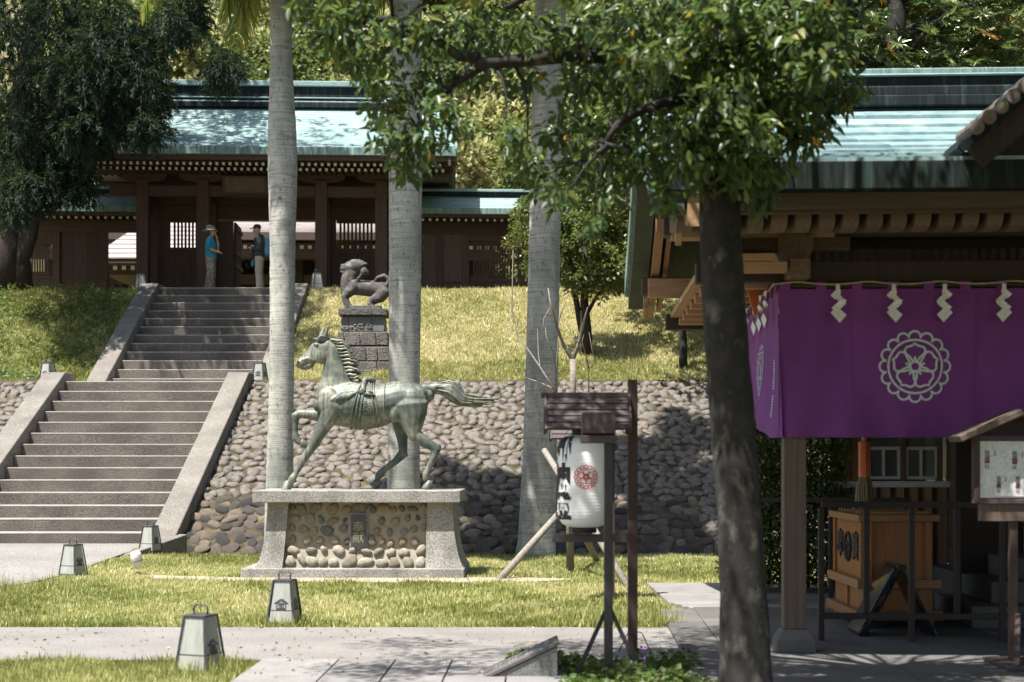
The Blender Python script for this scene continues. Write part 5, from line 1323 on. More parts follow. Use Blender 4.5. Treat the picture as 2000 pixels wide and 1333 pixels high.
# ---------------------------------------------------------------- offering box and bell rope
bx = thing('offering_box', 'orange wooden offering box with black lettering behind the railing', 'offering box', (3.03, 13.3, FZ))
BW, BD, B0, B1 = .64, 1.22, .10, .93
body_ = MB(); body_.bb(.02, BW - .02, .03, BD - .03, B0, B1); body_.build('box_body', M['boxwood'], bx, bevel=.006)
for z0, z1, e in ((B1 - .005, B1 + .055, .035), (.345, .425, .045), (B0 - .03, B0 + .055, .055)):
    MB().bb(-e, BW + e, -e + .02, BD + e - .02, z0, z1).build('rim_band', M['boxwood_h'], bx, bevel=.006)
for a in (.03, BW - .09):
    MB().bb(a, a + .06, -.002, .029, .426, B1 - .006).build('panel_stile', M['boxwood'], bx, bevel=.004)
for a in (.04, BD - .10, BD / 2 - .03):
    z1 = B1 - .006 if a != BD / 2 - .03 else .344
    MB().bb(-.004, .019, a, a + .06, .156 if z1 < .4 else .426, z1).build('panel_stile', M['boxwood'], bx, bevel=.004)
for k in range(9): MB().bb(.04, BW - .04, .08 + k * .125, .13 + k * .125, B1 + .056, B1 + .08).build('grate_bar', M['boxwood_h'], bx)
for a in (.0, BW - .1):
    for b in (.05, BD - .15): MB().bb(a, a + .1, b, b + .1, 0, B0 - .031).build('foot', M['boxwood'], bx, bevel=.008)
lf = Matrix.Rotation(-math.pi / 2, 4, 'Z') @ Matrix.Rotation(R(90), 4, 'X')
for ch, v in (('奉', .93), ('賽', .30)):
    o = ob('box_character', text_mesh(ch, .26, M['ink'], .006, .006), bx); o.matrix_basis = Matrix.Translation((.012, v, .68)) @ lf
rg = MB()
rg.tube([(.010, .615 + .115 * math.cos(a), .68 + .125 * math.sin(a)) for a in np.linspace(0, 2 * math.pi, 25)], .013, 6, False)
rg.tube([(.010, .615 + .06 * math.cos(a), .65 + .065 * math.sin(a)) for a in np.linspace(0, 2 * math.pi, 19)], .010, 6, False)
rg.tube([(.010, .615 - .09 + .18 * t, .75 - .05 * math.sin(t * math.pi)) for t in np.linspace(0, 1, 8)], .008, 6); rg.build('round_emblem', M['ink'], bx, True)
brx = (1688 - 1000) * 14.0 / FPX
br = thing('bell_rope', 'bell rope with orange handle and straw tassel above the offering box', 'bell rope', (brx, 14.0, .99))
MB().lathe([(.055, .68), (.055, .36)], n=8, c=(0, 0, 0)).build('rope_handle', M['orange'], br)
MB().tube([(0, 0, .67), (0, 0, 2.1)], .026, 10).build('rope', M['rope'], br, True)
ts = MB()
for k in range(140):
    a = random.uniform(0, 6.28); r_ = math.sqrt(random.random())
    ts.tube([(.045 * r_ * math.cos(a), .045 * r_ * math.sin(a), .37), (.075 * r_ * math.cos(a), .075 * r_ * math.sin(a), .28), (.085 * r_ * math.cos(a + .1), .085 * r_ * math.sin(a + .1), .15), ((.09 + random.uniform(0, .03)) * r_ * math.cos(a + .2), (.09 + random.uniform(0, .03)) * r_ * math.sin(a + .2), random.uniform(.02, .06))], .006, 4)
ts.build('tassel', M['straw'], br)

# ---------------------------------------------------------------- railings, folding sign, notice board, annex
def railing(label, a, b, n, zt_, zb_, loc_z=FZ):
    r_ = thing('railing', label, 'railing', (a[0], a[1], loc_z)); d = Vector((b[0] - a[0], b[1] - a[1], 0))
    mb = MB(); mb.beam((0, 0, zt_), d + Vector((0, 0, zt_)), .05, .05); mb.build('top_rail', M['halldark'], r_, bevel=.005)
    mb = MB(); mb.beam((0, 0, zb_), d + Vector((0, 0, zb_)), .04, .05); mb.build('bottom_rail', M['halldark'], r_, bevel=.005)
    for k in range(n):
        p = d * (k / (n - 1)); end = k in (0, n - 1)
        MB().bb(p.x - .023, p.x + .023, p.y - .023, p.y + .023, 0 if end or k % 2 == 0 else zb_ + .026, zt_ - .026).build('baluster', M['halldark'], r_, bevel=.004)
    return r_
railing('dark wooden railing in front of the offering box', (2.5, 12.42), (4.3, 12.32), 6, 1.10, .20)
railing('dark wooden railing behind the offering box beside the hedge', (2.45, 15.7), (4.05, 15.6), 5, 1.08, .16, .02)
fsn = thing('folding_sign', 'glossy black folding sign standing behind the railing', 'folding sign', (2.84, 12.72, FZ))
mb = MB(); mb.beam((.05, .2, .0), (.36, .2, .56), .42, .075, up=(-.87, 0, .48)); mb.build('sign_panel', M['gloss'], fsn, bevel=.02)
mb = MB(); mb.beam((.67, .2, .0), (.40, .2, .555), .42, .04, up=(.87, 0, .48)); mb.build('sign_panel', M['gloss'], fsn, bevel=.012)
mb = MB(); mb.beam((.35, .2, .565), (.43, .2, .565), .42, .05); mb.build('hinge', M['gloss'], fsn, bevel=.01)
nb = thing('notice_board', 'roofed notice board with seal papers at the right picture edge', 'notice board', ((1988 - 1000) * 10.9 / FPX, 10.9, FZ))
kb = 10.9 / FPX
def nz(py): return EYE + (HY - py) * kb - FZ
MB().bb(-.28, .28, .02, .05, nz(976), nz(858)).build('backing_board', M['panelwood'], nb)
for a in (-.295, .295): MB().bb(a - .018, a + .018, -.02, .06, nz(984), nz(851)).build('board_frame', M['standwood'], nb, bevel=.004)
for z in (nz(980), nz(856)): MB().bb(-.276, .276, -.02, .06, z - .016, z + .016).build('board_frame', M['standwood_h'], nb, bevel=.004)
MB().bb(-.265, .27, .010, .018, nz(973), nz(862)).build('paper_sheet', M['paper'], nb)
s2 = MB().bb(-.20, .06, .003, .008, nz(970), nz(917)).build('paper_sheet', M['paper'], nb); s2.rotation_euler.y = R(1.5)
fr = Matrix.Rotation(R(90), 4, 'X')
for (x, py, sz, yy) in ((-.215, 895, .034, .009), (-.02, 897, .034, .009), (.16, 895, .034, .009), (-.135, 944, .03, .002), (.0, 944, .03, .002)):
    MB().bb(x - sz * .55, x + sz * .55, yy - .001, yy, nz(py + 5) - sz * .5, nz(py + 5) + sz * .5).build('red_seal', M['sealred'], nb)
    for j, ch in enumerate('桃園神社'):
        o = ob('ink_character', text_mesh(ch, sz * 1.05, M['ink'], .0004), nb); o.matrix_basis = Matrix.Translation((x, yy - .003, nz(py) + sz * (1.1 - j * 1.0))) @ fr
    for dx, ss in ((.055, '奉拝'),):
        for j, ch in enumerate(ss):
            o = ob('ink_character', text_mesh(ch, sz * .5, M['ink'], .0003), nb); o.matrix_basis = Matrix.Translation((x + dx * sz / .034, yy - .002, nz(py) + sz * (1.2 - j * .6))) @ fr
for s_ in (-1, 1):
    mb = MB(); mb.beam((0, .02, nz(797) - .03), (s_ * .445, .02, nz(853) - .02), .30, .05); mb.build('board_roof', M['postwood'], nb, bevel=.008)
MB().prism([(-.30, nz(850)), (.30, nz(850)), (.0, nz(815))], lambda x, z: (x, .06, z), lambda x, z: (x, .02, z)).build('board_gable', M['halldark'], nb)
MB().bb(-.27, .27, .0, .05, nz(1018), nz(984.5)).build('lower_board', M['postwood'], nb)
for a in (-.02, .24): MB().bb(a - .028, a + .028, .02, .075, 0, nz(1018.5)).build('leg', M['standwood'], nb, bevel=.004)
mb = MB(); mb.beam((.0, -.0, .36), (-.10, -.28, .02), .04, .04); mb.build('brace', M['standwood'], nb, bevel=.004)
MB().bb(-.16, .3, -.3, .3, 0, .03).build('foot_board', M['standwood_h'], nb, bevel=.005)

ax = thing('wooden_annex', 'tan wooden annex with a sliding window seen under the curtain', 'annex', (3.62, 17.2, 0))
board_wall(ax, 0, 1.25, 0, 1.20, 0, .155, M['annexwood'])
for k in range(7): MB().bb(.155 * k + .14, .155 * k + .175, -.065, -.04, 0, 1.2).build('batten', M['halldark'], ax)
MB().bb(-.02, 1.3, -.09, .04, 1.201, 1.27).build('window_sill', M['crestgrey'], ax, bevel=.006)
for a in (.0, .30, .72, 1.13): MB().bb(a, a + .06, -.05, .05, 1.271, 2.2).build('window_post', M['postwood'], ax)
for a in (.36, .78):
    wf = MB().bb(a, a + .35, -.012, .0, 1.30, 2.1).build('pane', M['glass'], ax)
    for z in (1.29, 1.62): MB().bb(a, a + .36, -.03, .015, z, z + .035).build('window_bar', M['crestgrey'], wf)
    for dx in (.0, .16, .33): MB().bb(a + dx, a + dx + .03, -.031, .016, 1.326, 1.619).build('window_bar', M['crestgrey'], wf)
board_wall(ax, .06, .30, 1.271, 2.6, .02, .12, M['annexwood']); MB().bb(-.1, 1.3, -.06, .06, 2.2, 2.7).build('wall_plate', M['annexwood'], ax)
for k in range(9):
    MB().bb(1.26, 1.31, -.28 - k * .34, .06 - k * .34 - .004, .35, 2.6).build('side_board', M['annexwood' if k % 3 else 'postwood'], ax)
for z in (.5, .9, 1.3, 1.7): MB().bb(1.235, 1.2595, -3.0, 0, z, z + .035).build('batten', M['postwood'], ax)
for v in (-1.1, -2.4): MB().bb(1.2, 1.2345, v - .06, v + .06, .1, 2.6).build('corner_post', M['halldark'], ax)
MB().bb(1.0, 1.5, -3.2, .1, -.02, .34).build('stone_footing', M['granite'], ax, bevel=.01)
MB().bb(.1, 1.2, .7, .75, 0, 2.6).build('room_wall', M['halldark'], ax)
mb = MB(); mb.add([(-.4, -.8, 2.75), (2.2, -.8, 2.75), (2.2, 2.0, 3.4), (-.4, 2.0, 3.4)], [(0, 1, 2, 3)]); mb.build('roof', M['copperdark'], ax)

# ---------------------------------------------------------------- hanging-lantern stands
def make_stand():
    r_ = thing('lantern_stand', None, 'lantern stand', (0, 0, 0))
    MB().bb(.86, .93, -.035, .035, 0, 2.10).build('post', M['standwood'], r_, bevel=.004)
    MB().bb(.30, .859, -.025, .025, .895, .955).build('lower_arm', M['standwood_h'], r_, bevel=.004)
    MB().bb(.215, .859, -.03, .03, 1.965, 2.005).build('ridge_bar', M['standwood_h'], r_, bevel=.004)
    for s_ in (-1, 1):
        for k in range(5):
            t = (k + .5) / 5; y, z = s_ * (.03 + .20 * t), 1.965 - .235 * t
            mb = MB(); mb.box((.556, y + s_ * .004 * k, z), (.60, .062, .011), M=Matrix.Rotation(s_ * R(-38), 3, 'X')); mb.build('roof_slat', M['standwood_h'], r_, bevel=.002)
        for x in (.247, .866):
            mb = MB(); mb.beam((x, s_ * .01, 1.985), (x, s_ * .245, 1.715), .016, .05); mb.build('roof_edge', M['standwood'], r_)
    MB().bb(.52, .55, -.02, .02, 1.72, 1.964).build('hanger', M['blackmetal'], r_)
    return r_
def make_paper_lantern():
    r_ = thing('paper_lantern', None, 'paper lantern', (0, 0, 0))
    Rl = .2; prof = [(.085, 0), (.09, .012), (.13, .02), (.16, .036), (.182, .062), (.194, .10), (Rl, .15), (Rl, .55), (.195, .60), (.183, .64), (.16, .668), (.13, .685), (.09, .695)]
    MB().lathe(prof, n=40).build('lantern_body', M['lantern'], r_, True)
    MB().lathe([(.092, -.03), (.092, .017)], n=24).build('bottom_ring', M['ink'], r_, True); MB().lathe([(.092, .696), (.092, .735)], n=24).build('top_ring', M['ink'], r_, True)
    def rad(z): return float(np.interp(z, [p[1] for p in prof], [p[0] for p in prof]))
    def wrap(a0, x, z, off=.005):
        r0 = rad(z) + off; a = a0 + x / Rl
        return Vector((r0 * math.sin(a), -r0 * math.cos(a), z))
    for a0 in (R(-62), R(80)):
        for ch, z in zip('御神燈', (.575, .365, .155)):
            me = text_mesh(ch, .215, M['ink'], 0, .009); finer(me)
            for v in me.vertices: v.co = wrap(a0, v.co.x, z + v.co.y)
            ob('lantern_character', me, r_)
    ob('lantern_crest', ribbon_mesh(CREST, .038, lambda x, y: wrap(R(1), x * .082, .385 + y * .082), M['red'], 'lantern_crest'), r_)
    return r_
for k, (d, x, z, lab) in enumerate(((11.4, 0.0, 0, 'front'), (16.4, .165, 0, 'rear'))):
    if k == 0: s_ = make_stand(); l_ = make_paper_lantern()
    else: s_ = copy_tree(s_); l_ = copy_tree(l_)
    s_.location = (x, d, 0); l_.location = (x + .536, d, .995)
    s_['label'] = ['near dark wooden lantern stand with slatted roof and tall post', 'far dark lantern stand half hidden behind the near hanging lantern'][k]
    l_['label'] = ['white paper lantern with red blossom crest hanging under the near slatted roof', 'white paper lantern of the far stand, hidden behind the near lantern'][k]
    s_['group'] = 'slat-roofed lantern stands'; l_['group'] = 'hanging paper lanterns'

# box on a post in front of the lantern
bs = thing('post_stand', 'slim dark post on tripod legs carrying a brown box before the lantern', 'post stand', (.665, 10.6, 0))
MB().bb(-.03, .03, -.03, .03, 0, 1.63).build('post', M['standblack'], bs, bevel=.004)
mb = MB(); mb.box((-.07, -.0, 1.745), (.23, .13, .15), M=Matrix.Rotation(R(-12), 3, 'X')); mb.build('box', M['standwood_h'], bs, bevel=.005)
MB().bb(-.19, .05, -.11, .09, 1.62, 1.672).build('box_base', M['standwood_h'], bs, bevel=.005)
for a in (-1, 1, 0):
    mb = MB(); mb.beam((a * .02, 0 if a else .02, .46), (a * .235, (-.05 if a else .24), .0), .016, .028); mb.build('leg', M['standblack'], bs)
ws = MB(); ws.tube([P(1207, 1277, 11.95), P(1226, 1237, 11.95), P(1231, 1235, 11.95), P(1249, 1235, 11.95), P(1254, 1237, 11.95), P(1273, 1278, 11.95)], .004, 6)
tag(ws.build('wire_stake', M['blackmetal'], None, True), 'thin bent wire stake straddling the foot of the lantern post', 'wire stake')
# wedge-shaped information sign
si = thing('information_sign', 'low granite wedge with a tilted grey text plate beside the paving', 'sign', (.06, 10.45, 0))
mb = MB(); mb.prism([(-.24, -.02), (.25, -.02), (.25, .235), (-.24, .005)], lambda x, z: (x, .36, z), lambda x, z: (x, 0, z)); mb.build('granite_block', M['granite_sp'], si, bevel=.004)
pt = MB(); ang = math.atan2(.23, .49); pt.box((0.0, .18, .138), (.575, .385, .024), M=Matrix.Rotation(-ang, 3, 'Y')); plate = pt.build('text_plate', M['signface'], si, bevel=.003)
Mt = Matrix.Translation((0, .18, .138)) @ Matrix.Rotation(-ang, 4, 'Y') @ Matrix.Translation((0, 0, .0125)) @ Matrix.Rotation(R(-90), 4, 'Z')
tx = MB()
def glyph_row(mb, x0, x1, y, h):   # print too small to read: broken strokes
    x = x0
    while x < x1:
        w = random.uniform(.5, .95) * h
        for j in range(3): mb.add([(x, y - h / 2 + j * h * .36, 0), (x + w, y - h / 2 + j * h * .36, 0), (x + w, y - h / 2 + j * h * .36 + h * .2, 0), (x, y - h / 2 + j * h * .36 + h * .2, 0)], [(0, 1, 2, 3)])
        mb.add([(x + w * .4, y - h / 2, .0003), (x + w * .6, y - h / 2, .0003), (x + w * .6, y + h / 2, .0003), (x + w * .4, y + h / 2, .0003)], [(0, 1, 2, 3)])
        x += h * 1.12
for x0, x1, y, h in ((-.15, -.02, .205, .034), (.0, .06, .20, .016), (.10, .16, .20, .012), (-.15, .12, .085, .022), (-.15, .10, .052, .022), (-.15, .12, -.03, .014), (-.15, .10, -.055, .014), (-.15, .13, -.08, .014), (-.15, .09, -.15, .014), (-.15, .05, -.18, .014)):
    glyph_row(tx, x0, x1, y, h)
o = tx.build('plate_lettering', M['signtext'], plate); o.matrix_basis = Mt

# ---------------------------------------------------------------- vegetation
def leaves(name, pts, dirs, L, W, mat_, fold=.25, curl=.15, rnd=None, seed=1):
    """four-vertex folded leaves: base, two shoulders, tip"""
    r_ = np.random.default_rng(seed); n = len(pts)
    d = dirs / (np.linalg.norm(dirs, axis=1, keepdims=True) + 1e-9)
    up = r_.normal(size=(n, 3)) * .6 + np.array([0, 0, 1.0])
    s = np.cross(d, up); s /= np.linalg.norm(s, axis=1, keepdims=True) + 1e-9
    nn = np.cross(s, d)
    L = np.broadcast_to(L, n)[:, None]; W = np.broadcast_to(W, n)[:, None]
    a = pts; m = pts + d * L * .48
    V = np.stack([a, m + s * W + nn * W * fold, a + d * L - nn * L * curl, m - s * W + nn * W * fold], 1).reshape(-1, 3)
    i = np.arange(n)[:, None] * 4
    F = np.concatenate([i + np.array([[0, 1, 2]]), i + np.array([[0, 2, 3]])], 1).reshape(-1, 3)
    rn = r_.random(n) if rnd is None else rnd
    return raw_mesh(name, V, F, 3, mat_, np.repeat(rn, 4))

def leaves6(name, pts, dirs, L, W, mat_, rnd, seed=1):
    """seven-vertex leaves with a midrib"""
    r_ = np.random.default_rng(seed); n = len(pts)
    d = dirs / (np.linalg.norm(dirs, axis=1, keepdims=True) + 1e-9)
    up = r_.normal(size=(n, 3)) * .6 + np.array([0, 0, 1.0]); s = np.cross(d, up); s /= np.linalg.norm(s, axis=1, keepdims=True) + 1e-9; nn = np.cross(s, d)
    T = np.array([[0, 0, 0], [.85, .25, .18], [1, .55, .12], [0, 1, -.22], [-1, .55, .12], [-.85, .25, .18], [0, .42, -.05]])
    cu = r_.uniform(.3, 1.6, n)[:, None, None]
    V = pts[:, None] + s[:, None] * T[None, :, 0:1] * W[:, None, None] + d[:, None] * T[None, :, 1:2] * L[:, None, None] + nn[:, None] * T[None, :, 2:3] * cu * L[:, None, None] * .55
    F = np.arange(n)[:, None, None] * 7 + np.array([[0, 1, 6], [1, 2, 6], [2, 3, 6], [3, 4, 6], [4, 5, 6], [5, 0, 6]])[None]
    return raw_mesh(name, V.reshape(-1, 3), F.reshape(-1, 3), 3, mat_, np.repeat(rnd, 7), True)

def clumps(blobs, per, seed, spread=1.0, out=.6, down=-.25):
    """points and growth directions in clustered ellipsoids: blobs = (x, y, z, rx, ry, rz)"""
    r_ = np.random.default_rng(seed); P_, D_ = [], []
    for b in blobs:
        n = per if np.isscalar(per) else int(per(b))
        q = r_.normal(size=(n, 3)); q /= np.linalg.norm(q, axis=1, keepdims=True)
        rad = r_.random((n, 1)) ** .45
        P_.append(np.array(b[:3]) + q * rad * np.array(b[3:6]) * spread)
        D_.append(q * out + r_.normal(size=(n, 3)) * .6 + np.array([0, 0, down]))
    return np.concatenate(P_), np.concatenate(D_)

M['camphor'] = leaf_mat('glossy_tree_leaf', [(0, (.018, .04, .016)), (.45, (.055, .095, .033)), (.84, (.13, .165, .048)), (.97, (.27, .24, .05)), (1, (.46, .27, .03))], .38, .36, .45)
M['forest'] = leaf_mat('hillside_leaf', [(0, (.12, .12, .045)), (.5, (.34, .32, .15)), (1, (.60, .53, .31))], .5, .45)
M['forestdark'] = leaf_mat('dark_hillside_leaf', [(0, (.03, .05, .016)), (.5, (.085, .10, .03)), (1, (.20, .20, .06))], .45, .35)
M['rosette'] = leaf_mat('rosette_leaf', [(0, (.03, .055, .02)), (.5, (.075, .11, .035)), (.93, (.16, .18, .06)), (1, (.35, .17, .04))], .28, .25, .7)
M['conifer'] = leaf_mat('drooping_conifer_needle', [(0, (.005, .012, .009)), (.6, (.013, .03, .019)), (1, (.055, .08, .035))], .6, .15, .2)
M['shrub'] = leaf_mat('shrub_leaf', [(0, (.04, .06, .015)), (.5, (.10, .125, .03)), (1, (.27, .25, .08))], .35, .3, .6)
M['hedge'] = leaf_mat('hedge_leaf', [(0, (.03, .06, .015)), (.5, (.07, .12, .025)), (1, (.20, .24, .06))], .35, .3, .6)

# --- foreground tree
TD = 9.3
tr = thing('foreground_tree', 'large foreground tree with mottled trunk and overhanging leafy boughs', 'tree', (P(1455, 0, TD).x, TD, 0))
off = Vector(tr.location)
tp = [(1459, 1410, 56), (1457, 1333, 51), (1449, 1150, 45), (1440, 960, 43), (1431, 820, 42), (1422, 700, 42), (1414, 560, 41), (1408, 450, 40), (1402, 340, 39), (1398, 220, 37), (1395, 100, 33), (1390, -60, 28), (1385, -260, 20), (1382, -480, 9)]
tz = [P(px, py, TD) - off for px, py, w in tp]; trr = [w * TD / FPX for _, _, w in tp]
mb = MB(); zz = np.arange(-.05, tz[-1].z, .06); Z_ = [p.z for p in tz]
rings = []
for z in zz:
    x = float(np.interp(z, Z_, [p.x for p in tz])); r0 = float(np.interp(z, Z_, trr)) * (1 + .15 * math.exp(-(z + .05) * 7))
    rings.append([Vector((x + r0 * (1 + .05 * math.sin(3 * a + z * 2.2) + .035 * math.sin(7 * a - z * 5) + .02 * math.sin(11 * a + z * 9)) * math.cos(a), r0 * (1 + .05 * math.sin(3 * a + z * 2.2) + .03 * math.sin(5 * a + z * 6)) * math.sin(a), z)) for a in np.linspace(0, 2 * math.pi, 26, endpoint=False)])
mb.rings(rings); mb.build('trunk', M['bark'], tr, True)
BL = [(600, 15, 45, 25), (655, 40, 45, 45), (640, 75, 35, 30), (690, 105, 55, 45), (745, 95, 55, 50), (800, 60, 45, 45), (725, 150, 45, 30), (790, 180, 75, 45), (745, 215, 45, 30), (770, 265, 60, 45), (800, 315, 55, 45), (845, 270, 50, 40), (860, 210, 45, 35), (700, 30, 45, 35),
      (870, 60, 80, 55), (930, 130, 70, 50), (860, 140, 55, 45), (960, 60, 75, 55), (1010, 150, 60, 45), (905, 250, 30, 28), (1000, 275, 38, 32), (1040, 320, 40, 35), (1065, 360, 35, 35), (1095, 260, 45, 40), (1130, 330, 50, 45), (1090, 385, 35, 25), (1170, 250, 60, 50), (1185, 380, 45, 40), (1130, 160, 60, 50), (1050, 60, 70, 50),
      (1140, 60, 80, 55), (1230, 60, 90, 60), (1220, 150, 80, 60), (1260, 230, 85, 55), (1240, 310, 80, 50), (1300, 300, 75, 55), (1330, 160, 95, 75), (1330, 60, 90, 60), (1400, 240, 85, 70), (1420, 140, 90, 70), (1440, 50, 90, 60), (1500, 210, 80, 65), (1520, 110, 80, 65), (1560, 260, 70, 50), (1500, 320, 60, 40), (1450, 345, 50, 35), (1590, 170, 70, 55), (1545, 40, 85, 55), (1630, 90, 65, 50), (1650, 180, 45, 45), (1640, 20, 60, 35), (1370, 350, 45, 35), (1490, 385, 30, 35), (1300, 390, 30, 25), (1600, 240, 45, 40), (1160, 440, 22, 22)]
BF = [(1400, 40, 75, 60), (1395, 130, 75, 60), (1400, 210, 80, 55), (1410, 285, 75, 45), (1330, 250, 70, 50), (1470, 260, 70, 50), (1440, 180, 70, 55), (1560, 90, 70, 55), (1600, 130, 60, 50), (1540, 190, 70, 55), (1480, 90, 70, 55), (1350, 90, 70, 55), (1270, 130, 70, 50), (1600, 40, 60, 45), (1450, 310, 55, 35), (1350, 315, 50, 35)]
blobs = []; rr_ = random.Random(4)
def cdep(px): return TD + float(np.interp(px, [600, 900, 1200, 1450, 1700], [.5, .3, -.1, -.2, .2]))
for px, py, rx, ry in BL:
    d = cdep(px) + rr_.uniform(-.35, .45); c = P(px, py, d) - off
    blobs.append((c.x, c.y, c.z, rx * d / FPX * 1.05, .30, ry * d / FPX * 1.05))
for px, py, rx, ry in BF:   # boughs on the near side, hiding the upper trunk
    d = TD - rr_.uniform(.35, .8); c = P(px, py, d) - off
    blobs.append((c.x, c.y, c.z, rx * d / FPX * 1.05, .28, ry * d / FPX * 1.05))
nvis = len(blobs)
for k in range(46):   # the part of the crown above the picture
    a = rr_.uniform(0, 6.28); q = math.sqrt(rr_.random()) * 2.5
    blobs.append((-.5 + q * math.cos(a) * 1.1, q * math.sin(a) * .9, 4.75 + rr_.random() * 1.9, .5, .5, .32))
for k in range(24):   # unseen boughs added to shade the hall forecourt and the path
    blobs.append((rr_.uniform(.8, 3.4), rr_.uniform(-2.2, .2), rr_.uniform(4.75, 6.2), .5, .5, .32))
for k in range(26):
    blobs.append((rr_.uniform(-4.3, -1.4), rr_.uniform(-.6, 1.3), rr_.uniform(5.15, 6.3), .5, .5, .3))
pv_, dv_ = clumps(blobs, lambda b: 45 + (3500 if b[4] < .29 or b[0] > -.7 else 2300) * b[3] * b[5] if b[4] < .4 else 150, 11, .86, .35, -.5)
rn = np.clip(rng.normal(.42, .25, len(pv_)), 0, 1); rn = np.minimum(rn, .9); rn[rng.random(len(rn)) < .007] = 1
keep = np.ones(len(pv_), bool)
front = np.argsort(pv_[:, 1] + rng.uniform(0, 1.6, len(pv_)) + (pv_[:, 2] > P(0, 15, 9)[2]) * 50)[:300]; keep[front] = False
cme = leaves6('foliage', pv_[keep], dv_[keep], rng.uniform(.045, .112, keep.sum()), rng.uniform(.012, .023, keep.sum()), M['camphor'], rn[keep], 3)
crown = ob('crown', cme, tr); crown['kind'] = 'stuff'
lfm = []
for k in range(6):
    V = np.array([[0, 0, 0], [.024, .035, .004], [.028, .07, .002], [0, .125, -.02], [-.028, .07, .002], [-.024, .035, .004], [0, .05, -.006]]); F = [[0, 1, 6], [1, 2, 6], [2, 3, 6], [3, 4, 6], [4, 5, 6], [5, 0, 6]]
    lfm.append(raw_mesh('leaf', V, F, 3, M['camphor'], np.full(7, [.2, .4, .55, .7, .85, .97][k]), True))
for k, i in enumerate(front):
    d = Vector(dv_[i]).normalized(); o = ob('leaf', lfm[k % 4 if k % 23 else 4 + k % 2], crown)
    s_ = random.uniform(.5, .85)
    o.matrix_basis = Matrix.Translation(pv_[i]) @ d.to_track_quat('Y', 'Z').to_matrix().to_4x4() @ Matrix.Rotation(random.uniform(-.6, .6), 4, 'Y') @ Matrix.Diagonal((s_, s_, s_, 1))
br_ = MB()
def bough(a, b, r0, r1, sag=.2, n=9, seed=0):
    r_ = random.Random(seed); a, b = Vector(a), Vector(b); pts = []
    for i in range(n):
        t = i / (n - 1); p = a.lerp(b, t); p.z += sag * math.sin(math.pi * t) + r_.uniform(-.03, .03); p.x += r_.uniform(-.03, .03); p.y += r_.uniform(-.03, .03); pts.append(p)
    br_.tube(pts, [r0 + (r1 - r0) * i / (n - 1) for i in range(n)], 7); return pts
def tl_(px, py, d): return P(px, py, d) - off
m1 = bough(tl_(1395, 180, TD), tl_(930, 125, TD + .2), .075, .035, .12, 12, 1)
m2 = bough(m1[-1], tl_(640, 40, TD + .5), .034, .012, .1, 10, 2)
m3 = bough(tl_(1395, 100, TD), tl_(1640, 60, TD - .2), .06, .02, .1, 9, 3); m4 = bough(tl_(1398, 220, TD), tl_(1180, 280, TD - .25), .05, .018, .15, 8, 4)
m5 = bough(tl_(1390, -60, TD), tl_(1000, 20, TD - .2), .06, .02, .3, 9, 5); m6 = bough(m1[-2], tl_(800, 290, TD + .45), .022, .008, .1, 8, 6); m7 = bough(tl_(1396, 190, TD), tl_(1560, 270, TD), .04, .012, .1, 8, 7)
joints = [Vector(p) for m_ in (m1, m2, m3, m4, m5, m6, m7) for p in m_]
for b in blobs:
    c = Vector(b[:3]); j = min(joints, key=lambda p: (p - c).length); bough(j, c, .012, .004, .03, 5, int(abs(b[0]) * 1000)) if (j - c).length < 1.6 else bough(Vector((tz[10].x, 0, 4.6)), c, .03, .006, .2, 8, int(abs(b[0]) * 1000))
br_.build('branch', M['bark'], tr, True)

# --- generic broadleaf trees (shared crowns)
def crown_mesh(name, m, R_, H_, nb, per, L, W, seed, out=.6):
    r_ = random.Random(seed); bl = []
    for k in range(nb):
        a = r_.uniform(0, 6.28); z = r_.uniform(-.9, 1.0); q = math.sqrt(max(0, 1 - z * z)) * math.sqrt(r_.uniform(.35, 1))
        s_ = r_.uniform(.22, .36)
        bl.append((R_ * q * math.cos(a), R_ * q * math.sin(a), H_ * z, R_ * s_, R_ * s_, H_ * s_ * .8))
    p, d = clumps(bl, per, seed, 1, out, .05)
    g = np.random.default_rng(seed)
    # each clump leans to its own tone
    tone = np.repeat(g.normal(0, .14, nb), per)
    return leaves(name, p, d, g.uniform(L * .7, L * 1.2, len(p)), g.uniform(W * .7, W * 1.2, len(p)), m, .3, .15, np.clip(g.normal(.5, .2, len(p)) + tone, 0, 1), seed)
def trunk_mesh(name, H, r0, lean, m, seed):
    r_ = random.Random(seed); mb = MB(); pts = [(lean * (z / H) ** 1.5 + r_.uniform(-.04, .04) * H * .1, r_.uniform(-.04, .04) * H * .1, z) for z in np.linspace(-.3, H, 8)]
    mb.tube(pts, [r0 * (1 - .65 * i / 7) for i in range(8)], 9)
    for k in range(6):
        a = r_.uniform(0, 6.28); z = H * r_.uniform(.45, .9); b = Vector((lean * (z / H) ** 1.5, 0, z)); L = H * .3
        mb.tube([b, b + Vector((math.cos(a) * L * .5, math.sin(a) * L * .5, L * .3)), b + Vector((math.cos(a) * L, math.sin(a) * L, L * .75))], [r0 * .35, r0 * .22, r0 * .08], 6)
    return mb.mesh(name, m, True)
def plant(name, label, loc, cm, tm, crz, s_, rz, group=None, cat='tree'):
    r_ = thing(name, label, cat, loc, rz, group); ob('trunk', tm, r_, scale=(s_, s_, s_)); o = ob('crown', cm, r_, loc=(0, 0, crz * s_), scale=(s_, s_, s_)); o['kind'] = 'stuff'
    return r_
FC = [crown_mesh('forest_crown', M['forest'], 3.4, 3.6, 60, 210, .30, .10, 21), crown_mesh('forest_crown', M['forestdark'], 3.0, 4.0, 60, 210, .28, .09, 22), crown_mesh('forest_crown', M['forest'], 3.8, 3.0, 60, 200, .34, .11, 23)]
FT = trunk_mesh('forest_trunk', 6.5, .24, .6, M['darkbark'], 5)
r_ = random.Random(12)
spots = []
